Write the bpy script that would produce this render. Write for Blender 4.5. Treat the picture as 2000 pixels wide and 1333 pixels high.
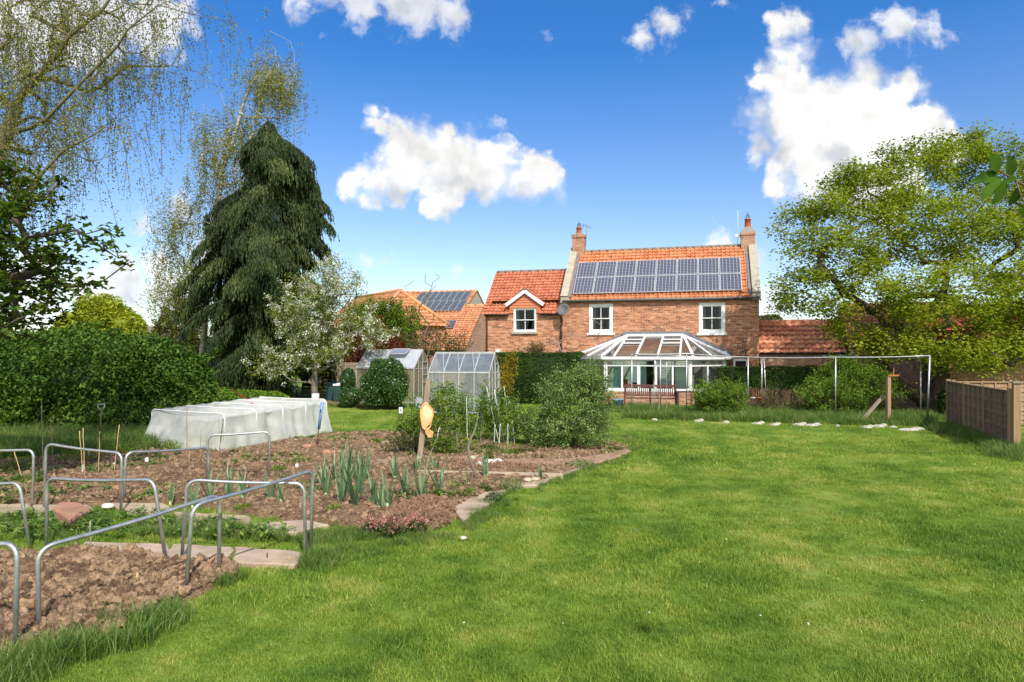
import bpy, math, random
import numpy as np
from mathutils import Vector, Matrix, noise as mnoise

for _o in list(bpy.data.objects):
    bpy.data.objects.remove(_o)
SC = bpy.context.scene
COL = SC.collection
random.seed(7)
RNG = np.random.default_rng(11)

# ------------------------------------------------------------- camera
F = 1333.0      # focal length measured in pixels of the 2000 px wide photograph
H = 2.3         # eye height
HOR = 688.0     # row of the horizon
cam = bpy.data.cameras.new('camera')
cam.sensor_width = 36.0
cam.lens = 36.0 * F / 2000.0
cam.shift_y = (HOR - 666.5) / 2000.0
cam.clip_end = 5000.0
camo = bpy.data.objects.new('camera', cam)
camo.location = (0, 0, H)
camo.rotation_euler = (math.radians(90), 0, 0)
COL.objects.link(camo)
SC.camera = camo

# ------------------------------------------------------------- light
SUN_EL = math.radians(47)
SUN_DIR = Vector((0.36, -0.93, 0)).normalized() * math.cos(SUN_EL) + Vector((0, 0, math.sin(SUN_EL)))
sun = bpy.data.lights.new('sun', 'SUN')
sun.energy = 3.5
sun.angle = math.radians(0.9)
sun.color = (1.0, 0.955, 0.89)
suno = bpy.data.objects.new('sun', sun)
suno.rotation_euler = SUN_DIR.to_track_quat('Z', 'Y').to_euler()
COL.objects.link(suno)
SC.view_settings.view_transform = 'Standard'
SC.view_settings.look = 'None'
SC.view_settings.gamma = 1.0
SC.view_settings.use_curve_mapping = False
SC.view_settings.exposure = 0.74
try:
    SC.cycles.max_bounces = 8
    SC.cycles.transparent_max_bounces = 16
    SC.cycles.diffuse_bounces = 3
    SC.cycles.glossy_bounces = 3
    SC.cycles.transmission_bounces = 4
    SC.cycles.caustics_reflective = False
    SC.cycles.caustics_refractive = False
    SC.cycles.use_denoising = True
    SC.cycles.sample_clamp_indirect = 6.0
except Exception:
    pass


# ------------------------------------------------------------- node helpers
class NT:
    flat = False

    def __init__(self, tree):
        self.t = tree
        self.n = tree.nodes
        self.l = tree.links

    def put(self, sock, val):
        if val is None:
            return
        if hasattr(val, 'is_output') or hasattr(val, 'links'):
            self.l.new(val, sock)
        else:
            try:
                sock.default_value = val
            except Exception:
                if isinstance(val, (int, float)):
                    sock.default_value = (val, val, val)
                else:
                    sock.default_value = tuple(val) + (1.0,)

    def math(self, op, a, b=None, c=None, clamp=False):
        n = self.n.new('ShaderNodeMath')
        n.operation = op
        n.use_clamp = clamp
        for s, v in zip(n.inputs, (a, b, c)):
            self.put(s, v)
        return n.outputs[0]

    def vmath(self, op, a, b=None, scale=None):
        n = self.n.new('ShaderNodeVectorMath')
        n.operation = op
        self.put(n.inputs[0], a)
        if b is not None:
            self.put(n.inputs[1], b)
        if scale is not None:
            self.put(n.inputs['Scale'], scale)
        return n.outputs['Value'] if op in ('LENGTH', 'DISTANCE', 'DOT_PRODUCT') else n.outputs[0]

    def noise(self, vec, scale, detail=3, rough=0.5, dist=0.0, color=False):
        n = self.n.new('ShaderNodeTexNoise')
        if self.flat:
            n.noise_dimensions = '2D'
        self.put(n.inputs['Vector'], vec)
        n.inputs['Scale'].default_value = scale
        n.inputs['Detail'].default_value = detail
        n.inputs['Roughness'].default_value = rough
        n.inputs['Distortion'].default_value = dist
        return n.outputs['Color'] if color else n.outputs['Fac']

    def ramp(self, fac, stops, interp='LINEAR'):
        n = self.n.new('ShaderNodeValToRGB')
        cr = n.color_ramp
        cr.interpolation = interp
        while len(cr.elements) < len(stops):
            cr.elements.new(0.5)
        for e, (p, c) in zip(cr.elements, stops):
            e.position = p
            e.color = tuple(c)[:3] + (1.0,) if not isinstance(c, (int, float)) else (c, c, c, 1.0)
        self.put(n.inputs[0], fac)
        return n.outputs[0]

    def mix(self, fac, a, b, mode='MIX'):
        n = self.n.new('ShaderNodeMix')
        n.data_type = 'RGBA'
        n.blend_type = mode
        n.clamp_factor = True
        self.put(n.inputs[0], fac)
        self.put(n.inputs[6], a if not isinstance(a, tuple) else a[:3] + (1.0,))
        self.put(n.inputs[7], b if not isinstance(b, tuple) else b[:3] + (1.0,))
        return n.outputs[2]

    def maprange(self, v, a, b, c=0.0, d=1.0, smooth=False):
        n = self.n.new('ShaderNodeMapRange')
        n.interpolation_type = 'SMOOTHSTEP' if smooth else 'LINEAR'
        self.put(n.inputs[0], v)
        for i, x in enumerate((a, b, c, d)):
            self.put(n.inputs[i + 1], x)
        return n.outputs[0]

    def xyz(self, v):
        n = self.n.new('ShaderNodeSeparateXYZ')
        self.put(n.inputs[0], v)
        return n.outputs

    def comb(self, x, y, z):
        n = self.n.new('ShaderNodeCombineXYZ')
        for s, v in zip(n.inputs, (x, y, z)):
            self.put(s, v)
        return n.outputs[0]

    def attr(self, name):
        n = self.n.new('ShaderNodeAttribute')
        n.attribute_name = name
        return n.outputs['Fac']

    def coord(self, which='Object'):
        return self.n.new('ShaderNodeTexCoord').outputs[which]

    def pos(self):
        return self.n.new('ShaderNodeNewGeometry').outputs['Position']

    def bump(self, h, strength=0.5, dist=0.02):
        n = self.n.new('ShaderNodeBump')
        n.inputs['Strength'].default_value = strength
        n.inputs['Distance'].default_value = dist
        self.put(n.inputs['Height'], h)
        return n.outputs[0]


MATS = {}


def new_mat(name):
    m = bpy.data.materials.new(name)
    m.use_nodes = True
    nt = NT(m.node_tree)
    p = m.node_tree.nodes['Principled BSDF']
    MATS[name] = m
    return m, nt, p


def simple(name, c1, c2=None, scale=8.0, rough=0.75, metal=0.0, bump=0.0, bscale=None, spec=0.3, stretch=None,
           detail=4, world=False):
    """Two-tone noise coloured surface."""
    m, nt, p = new_mat(name)
    v = nt.pos() if world else nt.coord('Object')
    if stretch:
        v = nt.vmath('MULTIPLY', v, stretch)
    p.inputs['Roughness'].default_value = rough
    p.inputs['Metallic'].default_value = metal
    p.inputs['Specular IOR Level'].default_value = spec
    if c2 is None:
        c2 = tuple(x * 0.8 for x in c1)
    f = nt.noise(v, scale, detail, 0.6)
    c = nt.ramp(f, [(0.3, c2), (0.7, c1)])
    nt.put(p.inputs['Base Color'], c)
    if bump:
        h = nt.noise(v, bscale or scale * 3, 4, 0.6)
        nt.put(p.inputs['Normal'], nt.bump(h, 1.0, bump))
    return m


# ------------------------------------------------------------- world: sky with clouds
def build_world():
    w = bpy.data.worlds.new('World')
    SC.world = w
    w.use_nodes = True
    nt = NT(w.node_tree)
    nt.flat = True
    bg = nt.n['Background']
    sky = nt.n.new('ShaderNodeTexSky')
    sky.sky_type = 'NISHITA'
    sky.sun_disc = False
    sky.sun_elevation = SUN_EL
    sky.sun_rotation = math.atan2(SUN_DIR.x, SUN_DIR.y)
    sky.air_density = 1.0
    sky.dust_density = 0.25
    sky.ozone_density = 2.5
    hs = nt.n.new('ShaderNodeHueSaturation')
    nt.l.new(sky.outputs[0], hs.inputs['Color'])
    skyc = hs.outputs[0]
    d = nt.coord('Generated')
    x, y, z = nt.xyz(d)
    nt.l.new(nt.maprange(z, 0.02, 0.40, 1.0, 1.38), hs.inputs['Saturation'])
    hs.inputs['Hue'].default_value = 0.509
    nt.l.new(nt.maprange(z, 0.0, 0.35, 0.80, 0.93), hs.inputs['Value'])
    yy = nt.math('MAXIMUM', y, 0.02)
    u = nt.math('DIVIDE', x, yy)
    v = nt.math('DIVIDE', z, yy)
    P0 = nt.comb(u, v, 0.0)
    n1 = nt.noise(P0, 9.0, 5, 0.62, color=True)
    n1v = nt.xyz(n1)[2]
    w1 = nt.vmath('SCALE', nt.vmath('SUBTRACT', n1, (0.5, 0.5, 0.5)), scale=0.034)
    P = nt.vmath('MULTIPLY', nt.vmath('ADD', P0, w1), (1.0, 1.0, 0.0))

    def c(px, py):
        return ((px - 1000) / F, (HOR - py) / F, 0.0)

    def field(blobs, PP):
        """signed depth inside a union of discs, in units of 100 photograph pixels"""
        acc = None
        for (px, py, r) in blobs:
            cx, cy, _ = c(px, py)
            dd = nt.vmath('DISTANCE', PP, (cx, cy, 0.0))
            g = nt.math('MULTIPLY_ADD', dd, -F / 100.0, r / 100.0)
            acc = g if acc is None else nt.math('SMOOTH_MAX', acc, g, 0.12)
        return acc
    big = [(740, 250, 46), (800, 300, 86), (870, 322, 90), (750, 350, 68), (680, 368, 46), (960, 325, 86),
           (1030, 345, 72), (1078, 362, 44), (860, 392, 52), (925, 278, 50), (710, 388, 38), (870, 425, 32),
           (1540, 56, 56), (1548, 110, 62), (1545, 160, 88), (1580, 225, 122), (1484, 222, 58), (1660, 255, 138), (1750, 190, 72),
           (1805, 265, 86), (1865, 290, 52), (1600, 345, 98), (1520, 368, 50), (1720, 360, 116), (1485, 290, 50),
           (1690, 150, 66), (1530, 300, 70)]
    soft_ = [(1680, 85, 46), (1750, 50, 52), (1820, 66, 34), (1862, 70, 22), (1255, 68, 32), (1305, 52, 38),
             (1345, 30, 16), (1420, 4, 16), (590, -10, 46), (700, -5, 62), (800, 0, 72), (880, 20, 52), (628, 68, 10),
             (40, 60, 110), (170, 40, 110), (300, 40, 90), (370, 50, 34), (230, 550, 74), (190, 575, 56), (140, 560, 50),
             (250, 505, 30), (300, 520, 44), (340, 560, 60), (60, 560, 90), (270, 432, 26), (350, 415, 34),
             (410, 480, 40), (725, 515, 20), (760, 508, 20), (884, 530, 14), (972, 241, 12), (1405, 478, 34),
             (1480, 505, 24), (1500, 590, 46), (1072, 66, 10)]
    f1 = field(big, P)
    f2 = field(soft_, P)
    vor = nt.n.new('ShaderNodeTexVoronoi')
    vor.voronoi_dimensions = '2D'
    vor.feature = 'F1'
    vor.inputs['Scale'].default_value = 22.0
    vor.inputs['Detail'].default_value = 2.0
    vor.inputs['Roughness'].default_value = 0.5
    nt.put(vor.inputs['Vector'], P)
    puff = nt.math('SUBTRACT', 0.52, vor.outputs['Distance'])
    fine = nt.noise(P, 30.0, 4, 0.6)
    fc = nt.math('SUBTRACT', fine, 0.5)
    f1 = nt.math('MULTIPLY_ADD', puff, 0.30, f1)
    f1 = nt.math('MULTIPLY_ADD', fc, 0.30, f1)
    f2 = nt.math('MULTIPLY_ADD', fc, 0.9, f2)
    # crisp tops, soft undersides: edge width follows broad noise
    soft = n1v
    edge = nt.maprange(soft, 0.42, 0.60, 0.20, 0.62)
    a1 = nt.maprange(f1, 0.0, edge, smooth=True)
    a2 = nt.maprange(f2, -0.05, 0.42, smooth=True)
    a2 = nt.math('MULTIPLY', a2, 0.84)
    alpha = nt.math('MAXIMUM', a1, a2)
    up = nt.math('GREATER_THAN', y, 0.03)
    alpha = nt.math('MULTIPLY', alpha, up)
    # relief of the cloud: broad density here against density a little nearer the sun
    r1 = nt.noise(P, 9.0, 3, 0.55)
    r2 = nt.noise(nt.vmath('ADD', P, (0.014, 0.02, 0.0)), 9.0, 3, 0.55)
    relief = nt.math('SUBTRACT', r1, r2)
    shade = [(770, 380, 44), (850, 360, 34), (920, 385, 40), (1020, 392, 44), (870, 430, 40), (1490, 290, 44),
             (1640, 318, 40), (1470, 335, 34), (1700, 105, 26), (650, 30, 40), (780, 50, 40), (1600, 395, 40),
             (240, 590, 40), (60, 100, 50)]
    fs = field(shade, P)
    fs = nt.math('MULTIPLY_ADD', fc, 0.9, fs)
    dark = nt.maprange(fs, -0.15, 0.5, smooth=True)
    lum = nt.math('MULTIPLY_ADD', relief, 0.95, 0.97)
    lum = nt.math('MULTIPLY_ADD', dark, -0.24, lum)
    lum = nt.math('MULTIPLY_ADD', puff, 0.10, lum)
    lum = nt.math('MINIMUM', nt.math('MAXIMUM', lum, 0.70), 1.04)
    white = nt.mix(dark, (1.0, 0.995, 0.985), (0.88, 0.92, 1.0))
    cl = nt.vmath('SCALE', white, scale=nt.math('MULTIPLY', lum, CLOUD))
    # unseen bright cloud added behind the viewer as fill light
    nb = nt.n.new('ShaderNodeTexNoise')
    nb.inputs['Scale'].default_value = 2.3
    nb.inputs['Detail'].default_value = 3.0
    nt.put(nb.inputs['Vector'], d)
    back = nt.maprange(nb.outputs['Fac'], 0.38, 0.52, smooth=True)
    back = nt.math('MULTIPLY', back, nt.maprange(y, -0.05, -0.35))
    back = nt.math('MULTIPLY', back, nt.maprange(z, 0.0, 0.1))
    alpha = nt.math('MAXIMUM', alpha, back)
    cl = nt.vmath('SCALE', cl, scale=nt.math('MULTIPLY_ADD', back, 0.45, 1.0))  # added fill cloud made brighter than the clouds in view
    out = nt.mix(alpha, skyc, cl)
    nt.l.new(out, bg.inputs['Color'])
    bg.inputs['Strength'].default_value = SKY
    try:
        w.cycles.sampling_method = 'MANUAL'
        w.cycles.sample_map_resolution = 1024
    except Exception:
        pass


SKY = 0.12
CLOUD = 5.4
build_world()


# ------------------------------------------------------------- geometry helpers
def at(px, py, Y):
    return Vector(((px - 1000) / F * Y, Y, H + (HOR - py) / F * Y))


def G(px, py):
    Y = F * H / (py - HOR)
    return Vector(((px - 1000) / F * Y, Y, 0.0))


class MB:
    def __init__(self):
        self.v = []
        self.f = []
        self.uv = {}
        self.sm = set()

    def add(self, verts, faces, smooth=False):
        o = len(self.v)
        self.v.extend([tuple(x) for x in verts])
        for fc in faces:
            if smooth:
                self.sm.add(len(self.f))
            self.f.append(tuple(i + o for i in fc))

    def quad(self, a, b, c, d, uv=None):
        o = len(self.v)
        self.v.extend([tuple(a), tuple(b), tuple(c), tuple(d)])
        if uv:
            self.uv[len(self.f)] = uv
        self.f.append((o, o + 1, o + 2, o + 3))

    def tri(self, a, b, c):
        o = len(self.v)
        self.v.extend([tuple(a), tuple(b), tuple(c)])
        self.f.append((o, o + 1, o + 2))

    def box(self, x0, x1, y0, y1, z0, z1):
        self.add([(x0, y0, z0), (x1, y0, z0), (x1, y1, z0), (x0, y1, z0), (x0, y0, z1), (x1, y0, z1), (x1, y1, z1),
                  (x0, y1, z1)],
                 [(0, 3, 2, 1), (4, 5, 6, 7), (0, 1, 5, 4), (1, 2, 6, 5), (2, 3, 7, 6), (3, 0, 4, 7)])
        return self

    def beam(self, p, q, w, h, up=(0, 0, 1)):
        p = Vector(p)
        q = Vector(q)
        t = (q - p).normalized()
        upv = Vector(up)
        s = t.cross(upv)
        if s.length < 1e-4:
            s = t.cross(Vector((1, 0, 0)))
        s.normalize()
        n = s.cross(t).normalized()
        vs = []
        for c in (p, q):
            for a, b in ((-1, -1), (1, -1), (1, 1), (-1, 1)):
                vs.append(c + s * (a * w / 2) + n * (b * h / 2))
        self.add(vs, [(0, 1, 2, 3), (7, 6, 5, 4), (0, 4, 5, 1), (1, 5, 6, 2), (2, 6, 7, 3), (3, 7, 4, 0)])
        return self

    def tube(self, pts, r, n=8, cap=True):
        pts = [Vector(p) for p in pts]
        if not isinstance(r, (list, tuple)):
            r = [r] * len(pts)
        vs = []
        prev = None
        for i, p in enumerate(pts):
            t = (pts[min(i + 1, len(pts) - 1)] - pts[max(i - 1, 0)])
            if t.length < 1e-9:
                t = Vector((0, 0, 1))
            t.normalize()
            if prev is None:
                a = t.cross(Vector((0.3, 0.2, 1)))
                if a.length < 1e-3:
                    a = t.cross(Vector((1, 0, 0)))
            else:
                a = prev - t * prev.dot(t)
            a.normalize()
            prev = a
            b = t.cross(a)
            for k in range(n):
                an = 2 * math.pi * k / n
                vs.append(p + (a * math.cos(an) + b * math.sin(an)) * r[i])
        fs = []
        for i in range(len(pts) - 1):
            for k in range(n):
                fs.append((i * n + k, i * n + (k + 1) % n, (i + 1) * n + (k + 1) % n, (i + 1) * n + k))
        self.add(vs, fs, True)
        if cap:
            o = len(self.v) - len(vs)
            self.f.append(tuple(o + k for k in range(n))[::-1])
            self.f.append(tuple(o + (len(pts) - 1) * n + k for k in range(n)))
        return self

    def lathe(self, prof, c=(0, 0, 0), n=16):
        c = Vector(c)
        vs = [c + Vector((r * math.cos(2 * math.pi * k / n), r * math.sin(2 * math.pi * k / n), z)) for r, z in prof
              for k in range(n)]
        fs = [(i * n + k, i * n + (k + 1) % n, (i + 1) * n + (k + 1) % n, (i + 1) * n + k) for i in
              range(len(prof) - 1) for k in range(n)]
        self.add(vs, fs, True)
        return self

    def rock(self, c, s, seed=0, n=2):
        """lumpy stone: displaced icosphere, size s=(sx,sy,sz)"""
        vs, fs = ico(n)
        out = []
        for v in vs:
            d = 1 + 0.22 * mnoise.noise(v * 1.6 + Vector((seed * 3.1, seed, 0))) + 0.08 * mnoise.noise(
                v * 5 + Vector((seed, 0, 3)))
            out.append((c[0] + v.x * d * s[0], c[1] + v.y * d * s[1], c[2] + v.z * d * s[2]))
        self.add(out, fs, True)
        return self

    def build(self, name, mat, parent=None, label=None):
        me = bpy.data.meshes.new(name)
        me.from_pydata(self.v, [], self.f)
        if self.sm:
            fl = np.zeros(len(self.f), dtype=bool)
            fl[list(self.sm)] = True
            me.polygons.foreach_set('use_smooth', fl)
        if self.uv:
            ul = me.uv_layers.new(name='UVMap')
            for fi, uvs in self.uv.items():
                p = me.polygons[fi]
                for k, li in enumerate(p.loop_indices):
                    ul.data[li].uv = uvs[k]
        for m in (mat if isinstance(mat, (list, tuple)) else [mat]):
            me.materials.append(MATS[m] if isinstance(m, str) else m)
        me.update()
        o = bpy.data.objects.new(name, me)
        COL.objects.link(o)
        if parent is not None:
            o.parent = parent
        if label:
            o['label'] = label
        return o


_ICO = {}


def ico(n):
    if n in _ICO:
        return _ICO[n]
    import bmesh
    bm = bmesh.new()
    bmesh.ops.create_icosphere(bm, subdivisions=n, radius=1.0)
    r = ([v.co.copy() for v in bm.verts], [tuple(v.index for v in f.verts) for f in bm.faces])
    bm.free()
    _ICO[n] = r
    return r


def tag(o, label, cat, group=None):
    o['label'] = label
    o['category'] = cat
    if group:
        o['group'] = group
    return o


def thing(name, label, cat, loc=(0, 0, 0), rz=0.0, group=None):
    o = bpy.data.objects.new(name, None)
    COL.objects.link(o)
    o.location = loc
    o.rotation_euler = (0, 0, rz)
    o.empty_display_size = 0.2
    return tag(o, label, cat, group)


def kind(o, k='structure'):
    o['kind'] = k
    return o


def np_mesh(name, verts, faces, mat, parent=None, rnd=None, smooth=False):
    """faces: (n,k) int array; rnd: per-face float attribute"""
    me = bpy.data.meshes.new(name)
    nv, nf, k = len(verts), len(faces), faces.shape[1]
    me.vertices.add(nv)
    me.vertices.foreach_set('co', np.ascontiguousarray(verts, dtype=np.float32).ravel())
    me.loops.add(nf * k)
    me.loops.foreach_set('vertex_index', np.ascontiguousarray(faces, dtype=np.int32).ravel())
    me.polygons.add(nf)
    me.polygons.foreach_set('loop_start', np.arange(0, nf * k, k, dtype=np.int32))
    me.polygons.foreach_set('loop_total', np.full(nf, k, dtype=np.int32))
    if smooth:
        me.polygons.foreach_set('use_smooth', np.ones(nf, dtype=bool))
    me.update(calc_edges=True)
    if rnd is not None:
        a = me.attributes.new('rnd', 'FLOAT', 'FACE')
        a.data.foreach_set('value', np.ascontiguousarray(rnd, dtype=np.float32))
    for m in (mat if isinstance(mat, (list, tuple)) else [mat]):
        me.materials.append(MATS[m])
    o = bpy.data.objects.new(name, me)
    COL.objects.link(o)
    if parent is not None:
        o.parent = parent
    return o


# ------------------------------------------------------------- materials
def brick_mat(name, cols, mortar, dark=0.25, sc=1.0):
    m, nt, p = new_mat(name)
    tc = nt.n.new('ShaderNodeTexCoord')
    x, y, z = nt.xyz(tc.outputs['Object'])
    nx, ny, nz = nt.xyz(tc.outputs['Normal'])
    side = nt.math('GREATER_THAN', nt.math('ABSOLUTE', nx), 0.7)
    mixf = nt.math('ADD', nt.math('MULTIPLY', side, y), nt.math('MULTIPLY', nt.math('SUBTRACT', 1.0, side), x))
    v = nt.comb(mixf, z, 0.0)
    b = nt.n.new('ShaderNodeTexBrick')
    nt.put(b.inputs['Vector'], v)
    b.inputs['Scale'].default_value = 1.0 / sc
    b.inputs['Brick Width'].default_value = 0.235
    b.inputs['Row Height'].default_value = 0.078
    b.inputs['Mortar Size'].default_value = 0.009
    b.inputs['Mortar Smooth'].default_value = 0.3
    b.inputs['Bias'].default_value = 0.0
    b.inputs['Color1'].default_value = (0, 0, 0, 1)
    b.inputs['Color2'].default_value = (1, 1, 1, 1)
    b.inputs['Mortar'].default_value = (0.5, 0.5, 0.5, 1)
    # a random tone per brick
    row = nt.math('FLOOR', nt.math('DIVIDE', z, 0.078 * sc))
    cx = nt.math('FLOOR', nt.math('DIVIDE', nt.math('ADD', mixf, nt.math('MULTIPLY', nt.math('MODULO', row, 2.0),
                                                                        0.1175 * sc)), 0.235 * sc))
    wn = nt.n.new('ShaderNodeTexWhiteNoise')
    nt.put(wn.inputs['Vector'], nt.comb(cx, row, 3.0))
    tone = nt.ramp(wn.outputs['Value'], [(i / (len(cols) - 1), c) for i, c in enumerate(cols)])
    big = nt.noise(v, 1.5, 5, 0.7)
    tone = nt.mix(nt.maprange(big, 0.40, 0.66, 0.0, 0.45), tone, tuple(c * 1.1 for c in cols[len(cols) // 2]))
    mid = nt.noise(nt.vmath('MULTIPLY', v, (1.0, 2.2, 1.0)), 3.6, 3, 0.6)
    tone = nt.mix(nt.maprange(mid, 0.50, 0.72, 0.0, 0.65), tone, cols[1])
    st = nt.noise(v, 0.6, 5, 0.7, 0.6)
    tone = nt.mix(nt.maprange(st, 0.55, 0.75, 0.0, dark), tone, (0.10, 0.06, 0.04))
    spots = nt.noise(nt.vmath('MULTIPLY', v, (1.0, 2.4, 1.0)), 5.0, 2, 0.5)
    tone = nt.mix(nt.maprange(spots, 0.66, 0.7, 0.0, 0.6), tone, (0.09, 0.05, 0.04))
    col = nt.mix(nt.math('MULTIPLY', b.outputs['Fac'], 0.8), tone, mortar)
    nt.put(p.inputs['Base Color'], col)
    p.inputs['Roughness'].default_value = 0.9
    p.inputs['Specular IOR Level'].default_value = 0.15
    h = nt.math('ADD', nt.math('MULTIPLY', b.outputs['Fac'], -0.6), nt.math('MULTIPLY', wn.outputs['Value'], 0.25))
    nt.put(p.inputs['Normal'], nt.bump(h, 0.8, 0.012))
    return m


brick_mat('brick_orange', [(0.13, 0.055, 0.034), (0.33, 0.130, 0.068), (0.52, 0.225, 0.115), (0.44, 0.170, 0.085), (0.58, 0.27, 0.15),
                           (0.62, 0.37, 0.23)], (0.50, 0.39, 0.29))
brick_mat('brick_old', [(0.16, 0.07, 0.045), (0.34, 0.15, 0.09), (0.44, 0.23, 0.14), (0.36, 0.17, 0.10),
                        (0.52, 0.34, 0.22)], (0.50, 0.43, 0.34), 0.45)


def tile_mat(name, cols, lichen=(0.45, 0.40, 0.22), lf=0.25):
    m, nt, p = new_mat(name)
    uv = nt.coord('UV')
    u, v, _ = nt.xyz(uv)
    wn = nt.n.new('ShaderNodeTexWhiteNoise')
    nt.put(wn.inputs['Vector'], nt.comb(nt.math('FLOOR', u), nt.math('FLOOR', v), 1.0))
    c = nt.ramp(wn.outputs['Value'], [(i / (len(cols) - 1), x) for i, x in enumerate(cols)])
    n = nt.noise(nt.coord('Object'), 0.8, 5, 0.7)
    c = nt.mix(nt.maprange(n, 0.5, 0.75, 0.0, lf), c, lichen)
    n2 = nt.noise(nt.coord('Object'), 9.0, 4, 0.7)
    c = nt.mix(nt.maprange(n2, 0.5, 0.8, 0.0, 0.4), c, tuple(x * 0.45 for x in cols[0]))
    nt.put(p.inputs['Base Color'], c)
    p.inputs['Roughness'].default_value = 0.8
    p.inputs['Specular IOR Level'].default_value = 0.25
    nt.put(p.inputs['Normal'], nt.bump(nt.noise(nt.coord('Object'), 40, 3), 0.4, 0.01))
    return m


tile_mat('tile_orange', [(0.46, 0.145, 0.060), (0.56, 0.195, 0.085), (0.62, 0.24, 0.11), (0.52, 0.17, 0.07)])
tile_mat('tile_red', [(0.38, 0.110, 0.058), (0.48, 0.150, 0.078), (0.54, 0.185, 0.098), (0.43, 0.125, 0.066)], lf=0.12)
tile_mat('tile_pink', [(0.50, 0.17, 0.085), (0.62, 0.25, 0.14), (0.66, 0.30, 0.17), (0.55, 0.2, 0.10)],
         (0.62, 0.42, 0.28), 0.4)
tile_mat('tile_barn', [(0.46, 0.18, 0.085), (0.54, 0.235, 0.12), (0.58, 0.28, 0.14), (0.50, 0.2, 0.10)],
         (0.56, 0.33, 0.09), 0.6)
tile_mat('tile_dark', [(0.22, 0.055, 0.03), (0.34, 0.08, 0.045), (0.40, 0.11, 0.06), (0.26, 0.07, 0.04)],
         (0.2, 0.16, 0.1), 0.3)
simple('white_paint', (0.80, 0.80, 0.79), (0.72, 0.72, 0.70), 3.0, 0.4, spec=0.4)
simple('coping_stone', (0.42, 0.38, 0.29), (0.30, 0.28, 0.22), 4.0, 0.9, bump=0.01)
simple('lead', (0.20, 0.215, 0.24), (0.14, 0.15, 0.17), 5.0, 0.55, 0.2)
simple('black_plastic', (0.02, 0.02, 0.022), (0.012, 0.012, 0.013), 5.0, 0.45)
simple('grey_plastic', (0.16, 0.165, 0.17), (0.12, 0.12, 0.125), 5.0, 0.5)
simple('clay_pot', (0.48, 0.14, 0.06), (0.36, 0.09, 0.04), 8.0, 0.8)
simple('mortar_cap', (0.30, 0.27, 0.24), (0.18, 0.165, 0.15), 6.0, 0.95, bump=0.01)
simple('ridge_tile', (0.26, 0.19, 0.14), (0.16, 0.13, 0.10), 3.0, 0.9)
simple('curtain', (0.72, 0.71, 0.66), (0.6, 0.59, 0.54), 3.0, 0.9, stretch=(6, 6, 0.3))
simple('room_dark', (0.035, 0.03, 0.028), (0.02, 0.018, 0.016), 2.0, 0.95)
simple('room_light', (0.42, 0.40, 0.36), (0.34, 0.32, 0.28), 2.0, 0.95)
simple('blind_teal', (0.42, 0.74, 0.68), (0.36, 0.66, 0.60), 4.0, 0.85, stretch=(0.5, 0.5, 20))
simple('blind_pale', (0.64, 0.78, 0.72), (0.56, 0.70, 0.64), 4.0, 0.85, stretch=(0.5, 0.5, 20))
simple('galvanised', (0.56, 0.57, 0.56), (0.36, 0.37, 0.37), 14.0, 0.38, 0.75, bump=0.002, bscale=60)
simple('aluminium', (0.62, 0.63, 0.62), (0.46, 0.47, 0.47), 6.0, 0.45, 0.5)
simple('fence_wood', (0.25, 0.165, 0.11), (0.15, 0.10, 0.07), 6.0, 0.9, bump=0.006, stretch=(1, 1, 0.25))
simple('post_wood', (0.36, 0.235, 0.13), (0.24, 0.15, 0.085), 6.0, 0.85, bump=0.004, stretch=(4, 4, 0.3))
simple('old_wood', (0.34, 0.27, 0.19), (0.19, 0.15, 0.105), 5.0, 0.9, bump=0.008, stretch=(5, 5, 0.4))
simple('pale_wood', (0.50, 0.41, 0.29), (0.34, 0.27, 0.19), 6.0, 0.85, bump=0.004, stretch=(0.5, 6, 6))
simple('cane', (0.60, 0.42, 0.21), (0.42, 0.28, 0.13), 12.0, 0.6, stretch=(1, 1, 0.6))
simple('bench_wood', (0.14, 0.06, 0.048), (0.09, 0.038, 0.03), 8.0, 0.65, stretch=(0.4, 4, 4))
simple('timber_orange', (0.40, 0.15, 0.04), (0.28, 0.10, 0.03), 6.0, 0.7)
simple('white_stone', (0.76, 0.73, 0.66), (0.50, 0.46, 0.38), 7.0, 0.9, bump=0.02)
simple('cobble', (0.46, 0.40, 0.29), (0.30, 0.25, 0.17), 6.0, 0.85, bump=0.01)
simple('slab_stone', (0.46, 0.35, 0.25), (0.27, 0.20, 0.14), 3.0, 0.9, bump=0.012, bscale=9, world=True)
simple('slab_red', (0.40, 0.20, 0.13), (0.27, 0.14, 0.095), 3.5, 0.9, bump=0.01, bscale=12)
simple('rust', (0.16, 0.075, 0.045), (0.07, 0.035, 0.025), 14.0, 0.85, 0.2)
simple('red_metal', (0.42, 0.04, 0.02), (0.3, 0.03, 0.015), 8.0, 0.5)
simple('blue_plastic', (0.16, 0.30, 0.46), (0.12, 0.24, 0.38), 6.0, 0.5)
simple('green_plastic', (0.02, 0.06, 0.055), (0.012, 0.035, 0.033), 3.0, 0.5)
simple('white_label', (0.72, 0.71, 0.70), (0.55, 0.54, 0.53), 30.0, 0.6)
simple('orange_cloth', (0.86, 0.43, 0.17), (0.70, 0.30, 0.11), 9.0, 0.9, bump=0.006, bscale=60)
simple('apricot_cloth', (0.90, 0.60, 0.33), (0.82, 0.50, 0.25), 9.0, 0.9, bump=0.006, bscale=60)
simple('ball_yellow', (0.42, 0.30, 0.08), (0.28, 0.18, 0.05), 9.0, 0.8)


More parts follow.
